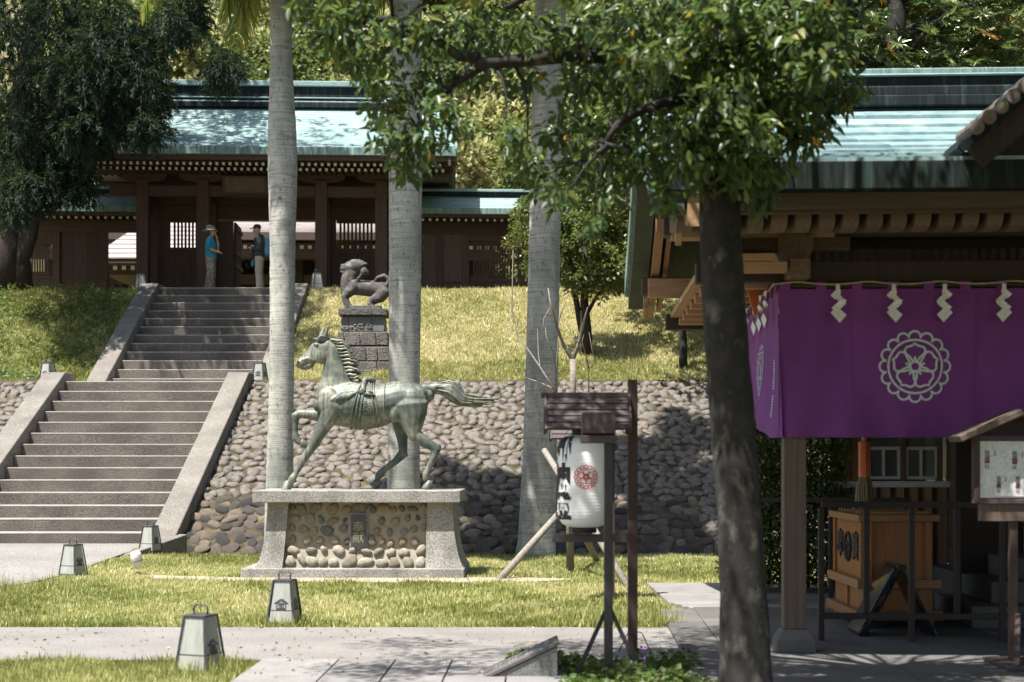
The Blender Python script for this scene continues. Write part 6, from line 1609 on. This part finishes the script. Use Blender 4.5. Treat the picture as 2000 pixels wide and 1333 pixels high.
for row, (d, pxs) in enumerate(((58, range(330, 1420, 150)), (66, range(300, 1450, 135)), (76, range(240, 1500, 130)), (88, range(230, 1550, 125)))):
    for k, px in enumerate(pxs): spots.append((px + r_.uniform(-40, 40), d + r_.uniform(-3, 3), row))
for k, (px, d, row) in enumerate(spots):
    x = (px - 1000) * d / FPX; kind = r_.choice([0, 0, 1, 2])
    s_ = r_.uniform(.8, 1.15)
    plant('hillside_tree', ['sunlit olive tree on the wooded hillside behind the gate', 'darker green tree on the wooded hillside behind the gate', 'broad yellow-green tree on the wooded hillside behind the gate'][kind], (x, d, float(terrain(x, d)) - .3), FC[kind], FT, 5.6, s_, r_.uniform(0, 6.28), ['olive hillside trees', 'dark hillside trees', 'broad hillside trees'][kind])
# mid-distance trees right of the gate
MC = [crown_mesh('mid_crown', M['shrub'], 1.7, 1.9, 56, 240, .13, .042, 31), crown_mesh('mid_crown', M['forestdark'], 2.2, 2.5, 56, 260, .16, .05, 32)]
MT = trunk_mesh('mid_trunk', 3.2, .14, .3, M['darkbark'], 8)
for lab, px, d, k, s_, dz in (('yellow-green shrub tree at the right end of the gate wing', 1078, 38.4, 0, .62, -.35), ('bushy glossy tree on the slope top left of the hall roof', 1185, 38.3, 0, 1.05, -1.6), ('tall dark tree filling the gap above the gate wing', 975, 63, 1, 1.9, 0), ('tall dark tree between the third palm and the hall roof', 1160, 45, 1, 1.5, .3), ('leafy tree touching the left edge of the hall roof', 1270, 39.5, 0, 1.3, -.6), ('dark leafy tree rising behind the foreground boughs', 1340, 47, 1, 1.6, .2), ('tree at the right end of the slope behind the hall', 1450, 40, 1, 1.2, 0)):
    x = (px - 1000) * d / FPX
    plant('bank_tree', lab, (x, d, float(terrain(x, d)) + dz - .1), MC[k], MT, 3.0, s_, px * .7)
# small dark tree on the slope
x = (1143 - 1000) * 32.6 / FPX
st_ = thing('slope_tree', 'small dark-trunked tree standing on the sunny slope right of the third palm', 'tree', (x, 32.6, float(terrain(x, 32.6)) - .05))
mb = MB()
for pts, rr in (([(.05, 0, 0), (.04, 0, .6), (-.02, 0, 1.2), (.03, .05, 1.8), (.0, 0, 2.6)], [.12, .10, .09, .07, .03]), ([(.03, .0, .15), (-.1, .03, .7), (-.22, .0, 1.4), (-.3, 0, 2.1)], [.08, .07, .06, .03]), ([(.02, 0, .9), (.25, -.1, 1.3), (.5, -.1, 1.6)], [.05, .035, .015])): mb.tube(pts, rr, 9)
mb.build('trunk', M['darkbark'], st_, True)
o = ob('crown', crown_mesh('slope_crown', M['forestdark'], .95, 1.0, 34, 170, .11, .035, 41), st_, loc=(.05, 0, 2.25)); o['kind'] = 'stuff'
x = (1334 - 1000) * 31.6 / FPX; z = float(terrain(x, 31.6))
sb = MB(); sb.tube([(0, 0, -.05), (.01, 0, .5), (-.02, 0, 1.0), (-.03, 0, 1.55)], [.095, .08, .075, .06], 10); sb.tube([(.0, 0, 1.05), (.09, 0, 1.1), (.11, 0, 1.5), (.10, 0, 1.6)], [.04, .035, .03, .02], 8); sb.tube([(-.02, 0, 1.4), (-.07, 0, 1.7)], [.03, .02], 7)
tag(sb.build('pruned_tree', M['bark'], None, True, loc=(x, 31.6, z)), 'short pruned grey tree stump with one stub on the bank', 'tree')

# --- bare sapling with support poles
bd = 20.5; b0 = P(1114, 0, bd); b0.z = 0
bs_ = thing('bare_sapling', 'leafless pale sapling propped by wooden poles behind the paper lantern', 'sapling', b0)
def sp3(px, py, dy=0): return P(px, py, bd) - b0 + Vector((0, dy, 0))
mb = MB(); mb.tube([(0, 0, -.05), sp3(1113, 1000), sp3(1116, 850), sp3(1119, 760), sp3(1119, 702)], [.055, .05, .047, .043, .040], 9); mb.build('trunk', M['palebark'], bs_, True)
tw = MB()
for pts, r0 in (([(1119, 702), (1102, 672), (1088, 640), (1075, 600), (1070, 565)], .03), ([(1119, 702), (1132, 668), (1140, 630), (1146, 605)], .03), ([(1132, 668), (1137, 630), (1134, 610)], .017), ([(1088, 640), (1097, 610), (1106, 590)], .012), ([(1075, 600), (1063, 620), (1060, 640)], .01),
                ([(1090, 790), (1080, 760), (1055, 720), (1010, 650), (1000, 600), (1002, 490)], .018), ([(1080, 760), (1050, 745), (1022, 735), (1010, 720)], .012), ([(1055, 720), (1052, 690), (1050, 640)], .010), ([(1010, 650), (998, 640), (996, 560)], .008),
                ([(1088, 800), (1086, 720), (1080, 690), (1066, 660), (1065, 640)], .014), ([(1086, 720), (1092, 640), (1094, 600)], .009), ([(1150, 790), (1152, 720), (1150, 700)], .012), ([(1152, 720), (1142, 690), (1135, 670), (1140, 655)], .008), ([(1152, 718), (1162, 710), (1155, 690), (1150, 650)], .008)):
    P3 = [sp3(px, py, .25 * math.sin(i * 1.3 + pts[0][0])) for i, (px, py) in enumerate(pts)]
    tw.tube(P3, [r0 * (1 - .75 * i / (len(P3) - 1)) for i in range(len(P3))], 6)
tw.build('bare_branch', M['palebark'], bs_, True)
for lab, a, b, ya, yb in (('grey support pole leaning in from the left of the sapling', (976, 1132), (1108, 985), -.45, -.12), ('grey support pole leaning in from the right of the sapling', (1226, 1146), (1063, 880), -.6, .1), ('short dark support pole behind the sapling trunk', (1168, 1098), (1098, 975), .7, .1)):
    A = P(a[0], a[1], bd + ya); A.z = 0 if ya <= 0 else 0; B = P(b[0], b[1], bd + yb)
    A.y = EYE * FPX / (a[1] - HY); A.x = (a[0] - 1000) * A.y / FPX
    mb = MB(); mb.tube([Vector((0, 0, 0)) - (B - A).normalized() * .05, (B - A) * .5 + Vector((.01, 0, .01)), (B - A)], [.048, .045, .04], 10); tag(mb.build('support_pole', M['pole'], None, True, loc=A), lab, 'support pole')

# --- conifer on the left
cf = thing('drooping_conifer', 'huge dark drooping conifer covering the upper left of the picture', 'tree', (P(30, 0, 37.4).x, 37.4, 5.6))
off = Vector(cf.location); mb = MB()
def c3(px, py, dy=0): return P(px, py, 37.4 + dy) - off
for pts, rr in (([(12, 575), (15, 480), (10, 380), (30, 250), (60, 100), (90, -100), (110, -350)], [.40, .34, .33, .3, .26, .2, .08]), ([(45, 570), (42, 500), (60, 400), (80, 300), (115, 180), (140, 40), (170, -150)], [.26, .22, .19, .17, .14, .1, .04]), ([(42, 520), (62, 460), (72, 390), (70, 330)], [.17, .15, .13, .1]), ([(-30, 575), (-28, 400), (-40, 200), (-30, -100)], [.34, .3, .26, .15])):
    MB().tube([c3(px, py, .1 * i) for i, (px, py) in enumerate(pts)], rr, 10).build('trunk', M['darkbark'], cf, True)
for k in range(34):
    px, py = random.choice([(30, 250), (60, 100), (80, 300), (115, 180), (90, -50), (20, 350)]); a = c3(px, py); b = a + Vector((random.uniform(-1.5, 3.2), random.uniform(-2.6, 1.6), random.uniform(-.6, 1.2)))
    mb.tube([a, a.lerp(b, .5) + Vector((0, 0, .25)), b], [.06, .04, .012], 6)
o = mb.build('branch', M['darkbark'], cf, True); o['kind'] = 'stuff'
CB = [(30, 30, 110, 70), (150, 40, 110, 70), (260, 50, 80, 60), (325, 90, 50, 50), (60, 150, 100, 60), (190, 140, 90, 60), (300, 150, 60, 60), (400, 40, 45, 40), (480, 120, 28, 28), (230, 220, 80, 50), (310, 210, 40, 40), (330, 240, 25, 20), (180, 270, 60, 40), (220, 265, 30, 25), (60, 280, 60, 50), (130, 310, 60, 45), (70, 350, 50, 40), (150, 350, 50, 35), (170, 365, 35, 25), (100, 230, 60, 50), (10, 250, 60, 60), (390, 20, 50, 30), (350, 180, 20, 30), (110, 380, 35, 20), (20, 400, 40, 40), (250, 100, 70, 60)]
cb = []; r_ = random.Random(5)
for px, py, rx, ry in CB:
    for j in range(3):
        d = 37.4 + r_.uniform(-4.8, .8); c = P(px - (52 if px > 200 and py > 30 else 30 if px > 100 else 0) + r_.uniform(-15, 15), py - (18 if py > 240 else 0) + r_.uniform(-10, 10), d) - off; cb.append((c.x, c.y, c.z, rx * d / FPX * .85, .55, ry * d / FPX * .9))
for k in range(70):
    a = r_.uniform(0, 6.28); q = math.sqrt(r_.random()) * 5.0; cb.append((.9 + q * math.cos(a) * .95, -1.2 + q * math.sin(a), 7.6 + r_.random() * 5.5, .9, .9, .6))
# drooping sprays: short twigs each carrying many fine needles
sp_pts, sp_dir = clumps(cb, lambda b: 60 if b[4] < .8 else 34, 8, 1, .75, -.75)
ns = len(sp_pts); per = 26
g = np.random.default_rng(3)
sdn = sp_dir / np.linalg.norm(sp_dir, axis=1, keepdims=True); Ls = g.uniform(.25, .5, (ns, 1))
t = g.random((ns, per, 1)); base = sp_pts[:, None, :] + sdn[:, None, :] * Ls[:, None] * t + np.array([0, 0, -.12]) * t ** 2
nd = sdn[:, None, :] + g.normal(size=(ns, per, 3)) * .55 + np.array([0, 0, -.25])
tone = np.repeat(np.clip(g.normal(.42, .22, ns), 0, 1), per)
me = leaves('needles', base.reshape(-1, 3), nd.reshape(-1, 3), g.uniform(.10, .19, ns * per), g.uniform(.009, .017, ns * per), M['conifer'], .2, .2, np.clip(tone + g.normal(0, .1, ns * per), 0, 1), 5)
o = ob('crown', me, cf); o['kind'] = 'stuff'

# --- rosette-leaved tree behind the hall roof
rd = 25.0
rt = thing('rosette_tree', 'broad evergreen with pale rosette leaves behind the hall roof at upper right', 'tree', (P(1748, 0, rd).x, rd, 0))
off = Vector(rt.location); mb = MB(); mb.tube([(0, 0, -.1), (.05, 0, 3), (0, 0, 6), P(1750, 130, rd) - off, P(1752, 0, rd) - off, P(1760, -200, rd) - off], [.24, .22, .2, .17, .15, .08], 10)
for k in range(16):
    a = Vector((0, 0, random.uniform(5.2, 9))); b = a + Vector((random.uniform(-2.5, 2.5), random.uniform(-1.5, 1.2), random.uniform(0, 1))); mb.tube([a, a.lerp(b, .5) + Vector((0, 0, .15)), b], [.06, .04, .012], 6)
mb.build('trunk', M['bark'], rt, True)
g = np.random.default_rng(9); nr = 1500
cx = g.uniform(1560, 2080, nr); cy = g.uniform(-160, 260, nr); dd = rd + g.uniform(-1.2, 1.8, nr)
ctr = np.stack([(cx - 1000) * dd / FPX - off.x, dd - off.y, EYE + (HY - cy) * dd / FPX], 1)
ok = (np.sin(cx * .031 + cy * .022) + np.sin(cx * .017 - cy * .041 + 1) + g.normal(0, .5, nr)) > -1.0; ctr = ctr[ok]; nr = len(ctr)
k9 = 11; ang = np.linspace(0, 2 * np.pi, k9, endpoint=False)[None, :] + g.uniform(0, 6, (nr, 1))
axis = np.array([0, -.45, .8]) + g.normal(size=(nr, 3)) * .35; axis /= np.linalg.norm(axis, axis=1, keepdims=True)
e1 = np.cross(axis, [1, 0, 0.01]); e1 /= np.linalg.norm(e1, axis=1, keepdims=True); e2 = np.cross(axis, e1)
dr = e1[:, None] * np.cos(ang)[..., None] + e2[:, None] * np.sin(ang)[..., None] + axis[:, None] * g.uniform(.0, .45, (nr, k9, 1))
me = leaves('rosettes', np.repeat(ctr, k9, 0), dr.reshape(-1, 3), g.uniform(.14, .22, nr * k9), g.uniform(.022, .032, nr * k9), M['rosette'], .2, .15, np.repeat(np.clip(g.normal(.5, .25, nr), 0, 1), k9), 4)
o = ob('crown', me, rt); o['kind'] = 'stuff'
# darker backing trees on the right
for lab, px, d, s_ in (('dark tree closing the view behind the rosette tree', 1640, 30, 1.5), ('dark tree behind the hall at the right picture edge', 1930, 31, 1.6), ('dark tree behind the hall ridge near the foreground crown', 1500, 33, 1.4)):
    x = (px - 1000) * d / FPX; plant('backing_tree', lab, (x, d, float(terrain(x, d)) + .3), MC[1], MT, 3.6, s_ * 1.25, px)

# unseen trees added behind and beside the viewer to shade the hall
SC = crown_mesh('added_shade_crown', M['forestdark'], 3.2, 2.0, 70, 190, .22, .07, 51)
for lab, x, y, h, s_ in (('added unseen shade tree right of the viewer in front of the hall', 4.3, 4.6, 4.2, 1.0), ('added unseen shade tree beside the right end of the hall', 9.0, 9.5, 4.4, 1.15), ('added unseen shade tree behind the viewer on the right', 2.2, -2.5, 4.6, 1.1), ('added unseen shade tree behind the viewer on the left', -5.0, -4.0, 4.6, 1.1), ('added unseen shade tree far behind the viewer', 7.5, -5.0, 4.6, 1.2)):
    plant('added_shade_tree', lab, (x, y, 0), SC, FT, h + 1.6, s_, x * 3)

# --- clipped hedge behind the railing
hg = thing('clipped_hedge', 'clipped green hedge behind the railing seen under the curtain', 'hedge', (3.1, 17.3, 0))
g = np.random.default_rng(13); n = 15000
p = np.stack([g.uniform(-.75, .62, n), g.uniform(-.28, .35, n) - .1 * np.abs(g.normal(size=n)), g.uniform(.12, 2.1, n)], 1)
d = np.stack([g.normal(0, .5, n), -np.abs(g.normal(.5, .4, n)), g.normal(.1, .5, n)], 1)
o = ob('foliage', leaves('foliage', p, d, g.uniform(.05, .09, n), g.uniform(.014, .022, n), M['hedge'], .3, .1, None, 6), hg); o['kind'] = 'stuff'
mb = MB()
for k in range(9): mb.tube([(-.65 + k * .15, .05, -.05), (-.6 + k * .14, .05, .8), (-.62 + k * .15, .03, 1.9)], [.02, .015, .006], 6)
mb.build('stem', M['darkbark'], hg)

# ---------------------------------------------------------------- grass and ground cover
def blades(name, x, y, L, W, m, seed, lean=.5, z=None, tone=None):
    g = np.random.default_rng(seed); n = len(x); z = terrain(x, y) if z is None else z
    a = g.uniform(0, 2 * np.pi, n); b = g.uniform(0, 2 * np.pi, n); ln = np.abs(g.normal(0, lean, n))
    L = L * g.uniform(.4, 1.0, n) * (1 + .5 * (g.random(n) < .12)) * (1 + .35 * np.sin(6.1 * x + 1.7 * np.sin(5 * y)) * np.sin(4.3 * y)); W = W * g.uniform(.7, 1.3, n)
    base = np.stack([x, y, z - .004], 1); s = np.stack([np.cos(a) * W, np.sin(a) * W, np.zeros(n)], 1)
    tip = base + np.stack([np.cos(b) * np.sin(ln) * L, np.sin(b) * np.sin(ln) * L, np.cos(ln) * L], 1)
    V = np.stack([base - s, base + s, tip], 1).reshape(-1, 3); F = np.arange(n * 3).reshape(n, 3)
    rn = g.random(n) * .8 + .08 + (0 if tone is None else tone)
    o = ob(name, raw_mesh(name, V, F, 3, m, np.repeat(np.clip(rn, 0, 1), 3))); o['kind'] = 'stuff'; return o
def patch(x, y): return .16 * np.sin(x * 1.3 + .7 * y) + .12 * np.sin(x * .6 - 1.1 * y + 1.4) + .14 * np.sin(2.9 * x + 2.1 * y + np.sin(x * 4)) + .10 * np.sin(7.3 * x - 5.1 * y) + .09 * np.sin(11 * x + 13 * y + 2 * np.sin(3 * y))
def in_poly(x, y, poly):
    c = np.zeros(len(x), bool); n = len(poly)
    for i in range(n):
        (x0, y0), (x1, y1) = poly[i], poly[(i + 1) % n]
        c ^= ((y0 > y) != (y1 > y)) & (x < (x1 - x0) * (y - y0) / (y1 - y0 + 1e-12) + x0)
    return c
g = np.random.default_rng(17)
n = 300000; y = 13.70 + (24.9 - 13.7) * g.random(n) ** 1.15; x = g.uniform(-.36, .17, n) * y
xb = np.interp(y, ys_, xe)
ok = ~((y > 16.9) & (x < xb + .02 * np.sin(y * 9) - .04)); ok &= ~((g.random(n) < .93) & in_poly(x + .07 * np.sin(y * 14), y + .05 * np.sin(x * 7), dirt_pts))
ok &= ~((x > 1.40) & (y < 15.2)) & ~((x > 1.6) & (y > 15.2) & (y < 18.5)) & ~((np.abs(x - pxc) < 1.40) & (y > 19.57) & (y < 21.0)) & (x < 4.6) & (y < 24.5)
bare = (np.sin(x * 2.1 + 1) + np.sin(y * 1.7 + x) + .6 * np.sin(x * 6.3 - y * 4.7) > 1.35) & (g.random(n) < .75); ok &= ~bare
ok &= y > 13.74 + .045 * np.sin(x * 5.3) * np.sin(x * 12.7 + 1) + .03 * g.normal(size=n)
x, y = x[ok], y[ok]
edge = np.where(y < 13.85, .02, 0)
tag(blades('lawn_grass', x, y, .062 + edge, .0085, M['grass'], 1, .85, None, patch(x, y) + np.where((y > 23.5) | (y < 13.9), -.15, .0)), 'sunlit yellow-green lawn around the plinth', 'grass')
n = 30000; x = g.uniform(-4.6, -1.75, n); y = g.uniform(9.6, 11.42, n); ok = x < -1.86 - (11.42 - y) * .02; x, y = x[ok], y[ok]
tag(blades('lawn_grass', x, y, .075, .0055, M['grass'], 2, .6, None, patch(x, y) - .1), 'front strip of lawn around the nearest lantern', 'grass')
def tuft(cx, cy, r0, n, L, nm='lawn_grass', lab=''):
    q = g.random(n) ** .5 * r0; a = g.uniform(0, 6.28, n); x = cx + q * np.cos(a); y = cy + q * np.sin(a) * .7
    tag(blades(nm, x, y, L, .0055, M['grass'], int(n), .38, None, -.15 + 0 * x), lab, 'grass')
tuft(P(392, 0, 10.78).x, 10.65, .3, 420, .17, 'tall_grass', 'tall grass blades around the nearest lantern')
tuft(P(556, 0, 14.06).x, 13.98, .34, 520, .14, 'tall_grass', 'tall grass at the foot of the emblem lantern')
tuft(-5.75, 17.6, .75, 800, .22, 'tall_grass', 'tall rough grass at the plaza corner')
tuft(1.0, 13.95, .55, 700, .2, 'tall_grass', 'tall grass at the corner beside the hall floor')
tuft(P(305, 0, 21.5).x, 21.9, .5, 300, .12, 'tall_grass', 'grass along the kerb wing')
n = 300000; y = g.uniform(30.72, 38.1, n); x = g.uniform(-.345, .18, n) * y
r0 = xr(y); ok = ~((x > r0 - SW - RW - .02) & (x < r0 + RW + .02)) & ~((y > 37.6) & (x > -10) & (x < -4.3)); ok &= ~((np.abs(x - LX0) < .46) & (np.abs(y - DL) < .5))
x, y = x[ok], y[ok]; lft = x < -8.5
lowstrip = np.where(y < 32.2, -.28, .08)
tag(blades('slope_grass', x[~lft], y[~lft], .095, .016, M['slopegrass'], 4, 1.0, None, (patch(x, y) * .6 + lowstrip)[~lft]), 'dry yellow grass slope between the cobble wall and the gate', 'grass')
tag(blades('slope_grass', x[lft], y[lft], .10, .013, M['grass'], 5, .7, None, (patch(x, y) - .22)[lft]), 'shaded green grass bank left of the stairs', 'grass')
n = 7000; y = g.uniform(31.2, 37.6, n); x = g.uniform(-13.6, -9.2, n); ok = x < xr(y) - SW - RW - .05; ok &= (np.sin(x * 2.3 + y) + np.sin(y * 2.9 - x) + g.normal(0, .6, n)) > -.3; x, y = x[ok], y[ok]; n = len(x)
p = np.stack([x, y, terrain(x, y) + g.uniform(.02, .18, n)], 1); d = np.stack([g.normal(0, 1, n), g.normal(-.3, .8, n), g.normal(.2, .4, n)], 1)
o = ob('bank_weeds', leaves('bank_weeds', p, d, g.uniform(.06, .11, n), g.uniform(.018, .032, n), M['weeds'], .2, .1, None, 8)); tag(o, 'leafy weeds covering the shaded bank left of the stairs', 'weeds', kind='stuff')
n = 3200; y = g.uniform(9.5, 11.4, n); x = g.uniform(.33, 1.32, n); x2 = g.uniform(-.02, .33, n); ex = g.random(n) < .35; x = np.where(ex, x2 * 1.0, x); y = np.where(ex, g.uniform(10.85, 11.4, n), y)
p = np.stack([x, y, g.uniform(.01, .12, n) * (.55 + .45 * np.sin(x * 7 + y * 5))], 1); d = np.stack([g.normal(0, 1, n), g.normal(-.4, .8, n), g.normal(.1, .4, n)], 1)
o = ob('ground_cover', leaves('ground_cover', p, d, g.uniform(.035, .07, n), g.uniform(.014, .026, n), M['weeds'], .2, .1, np.clip(g.normal(.5, .25, n), 0, 1), 9)); tag(o, 'low leafy ground cover around the foot of the post stand', 'ground cover', kind='stuff')
fl = MB()
for k in range(6):
    a = k * 1.05; fl.ball((.015 * math.cos(a), .015 * math.sin(a), .20), (.011, .011, .008), 6, 4)
fl.tube([(0, 0, 0), (.005, 0, .1), (0, 0, .195)], .003, 5); tag(fl.build('violet_flower', M['violet'], None, True, loc=P(1258, 0, 10.6).xy.to_3d()), 'tiny violet flower in the ground cover right of the post stand', 'flower')
# fallen leaves on the path
n = 420; x = g.uniform(-5, 1.3, n); y = g.uniform(10.4, 13.8, n); p = np.stack([x, y, np.full(n, .022) + (y < 11.45) * .015], 1); d = np.stack([g.normal(size=n), g.normal(size=n), g.normal(0, .08, n)], 1)
o = ob('fallen_leaves', leaves('fallen_leaves', p, d, g.uniform(.02, .055, n), g.uniform(.006, .014, n), M['deadleaf'], .2, .02, None, 12)); tag(o, 'dry fallen leaves scattered on the path', 'fallen leaves', kind='stuff')
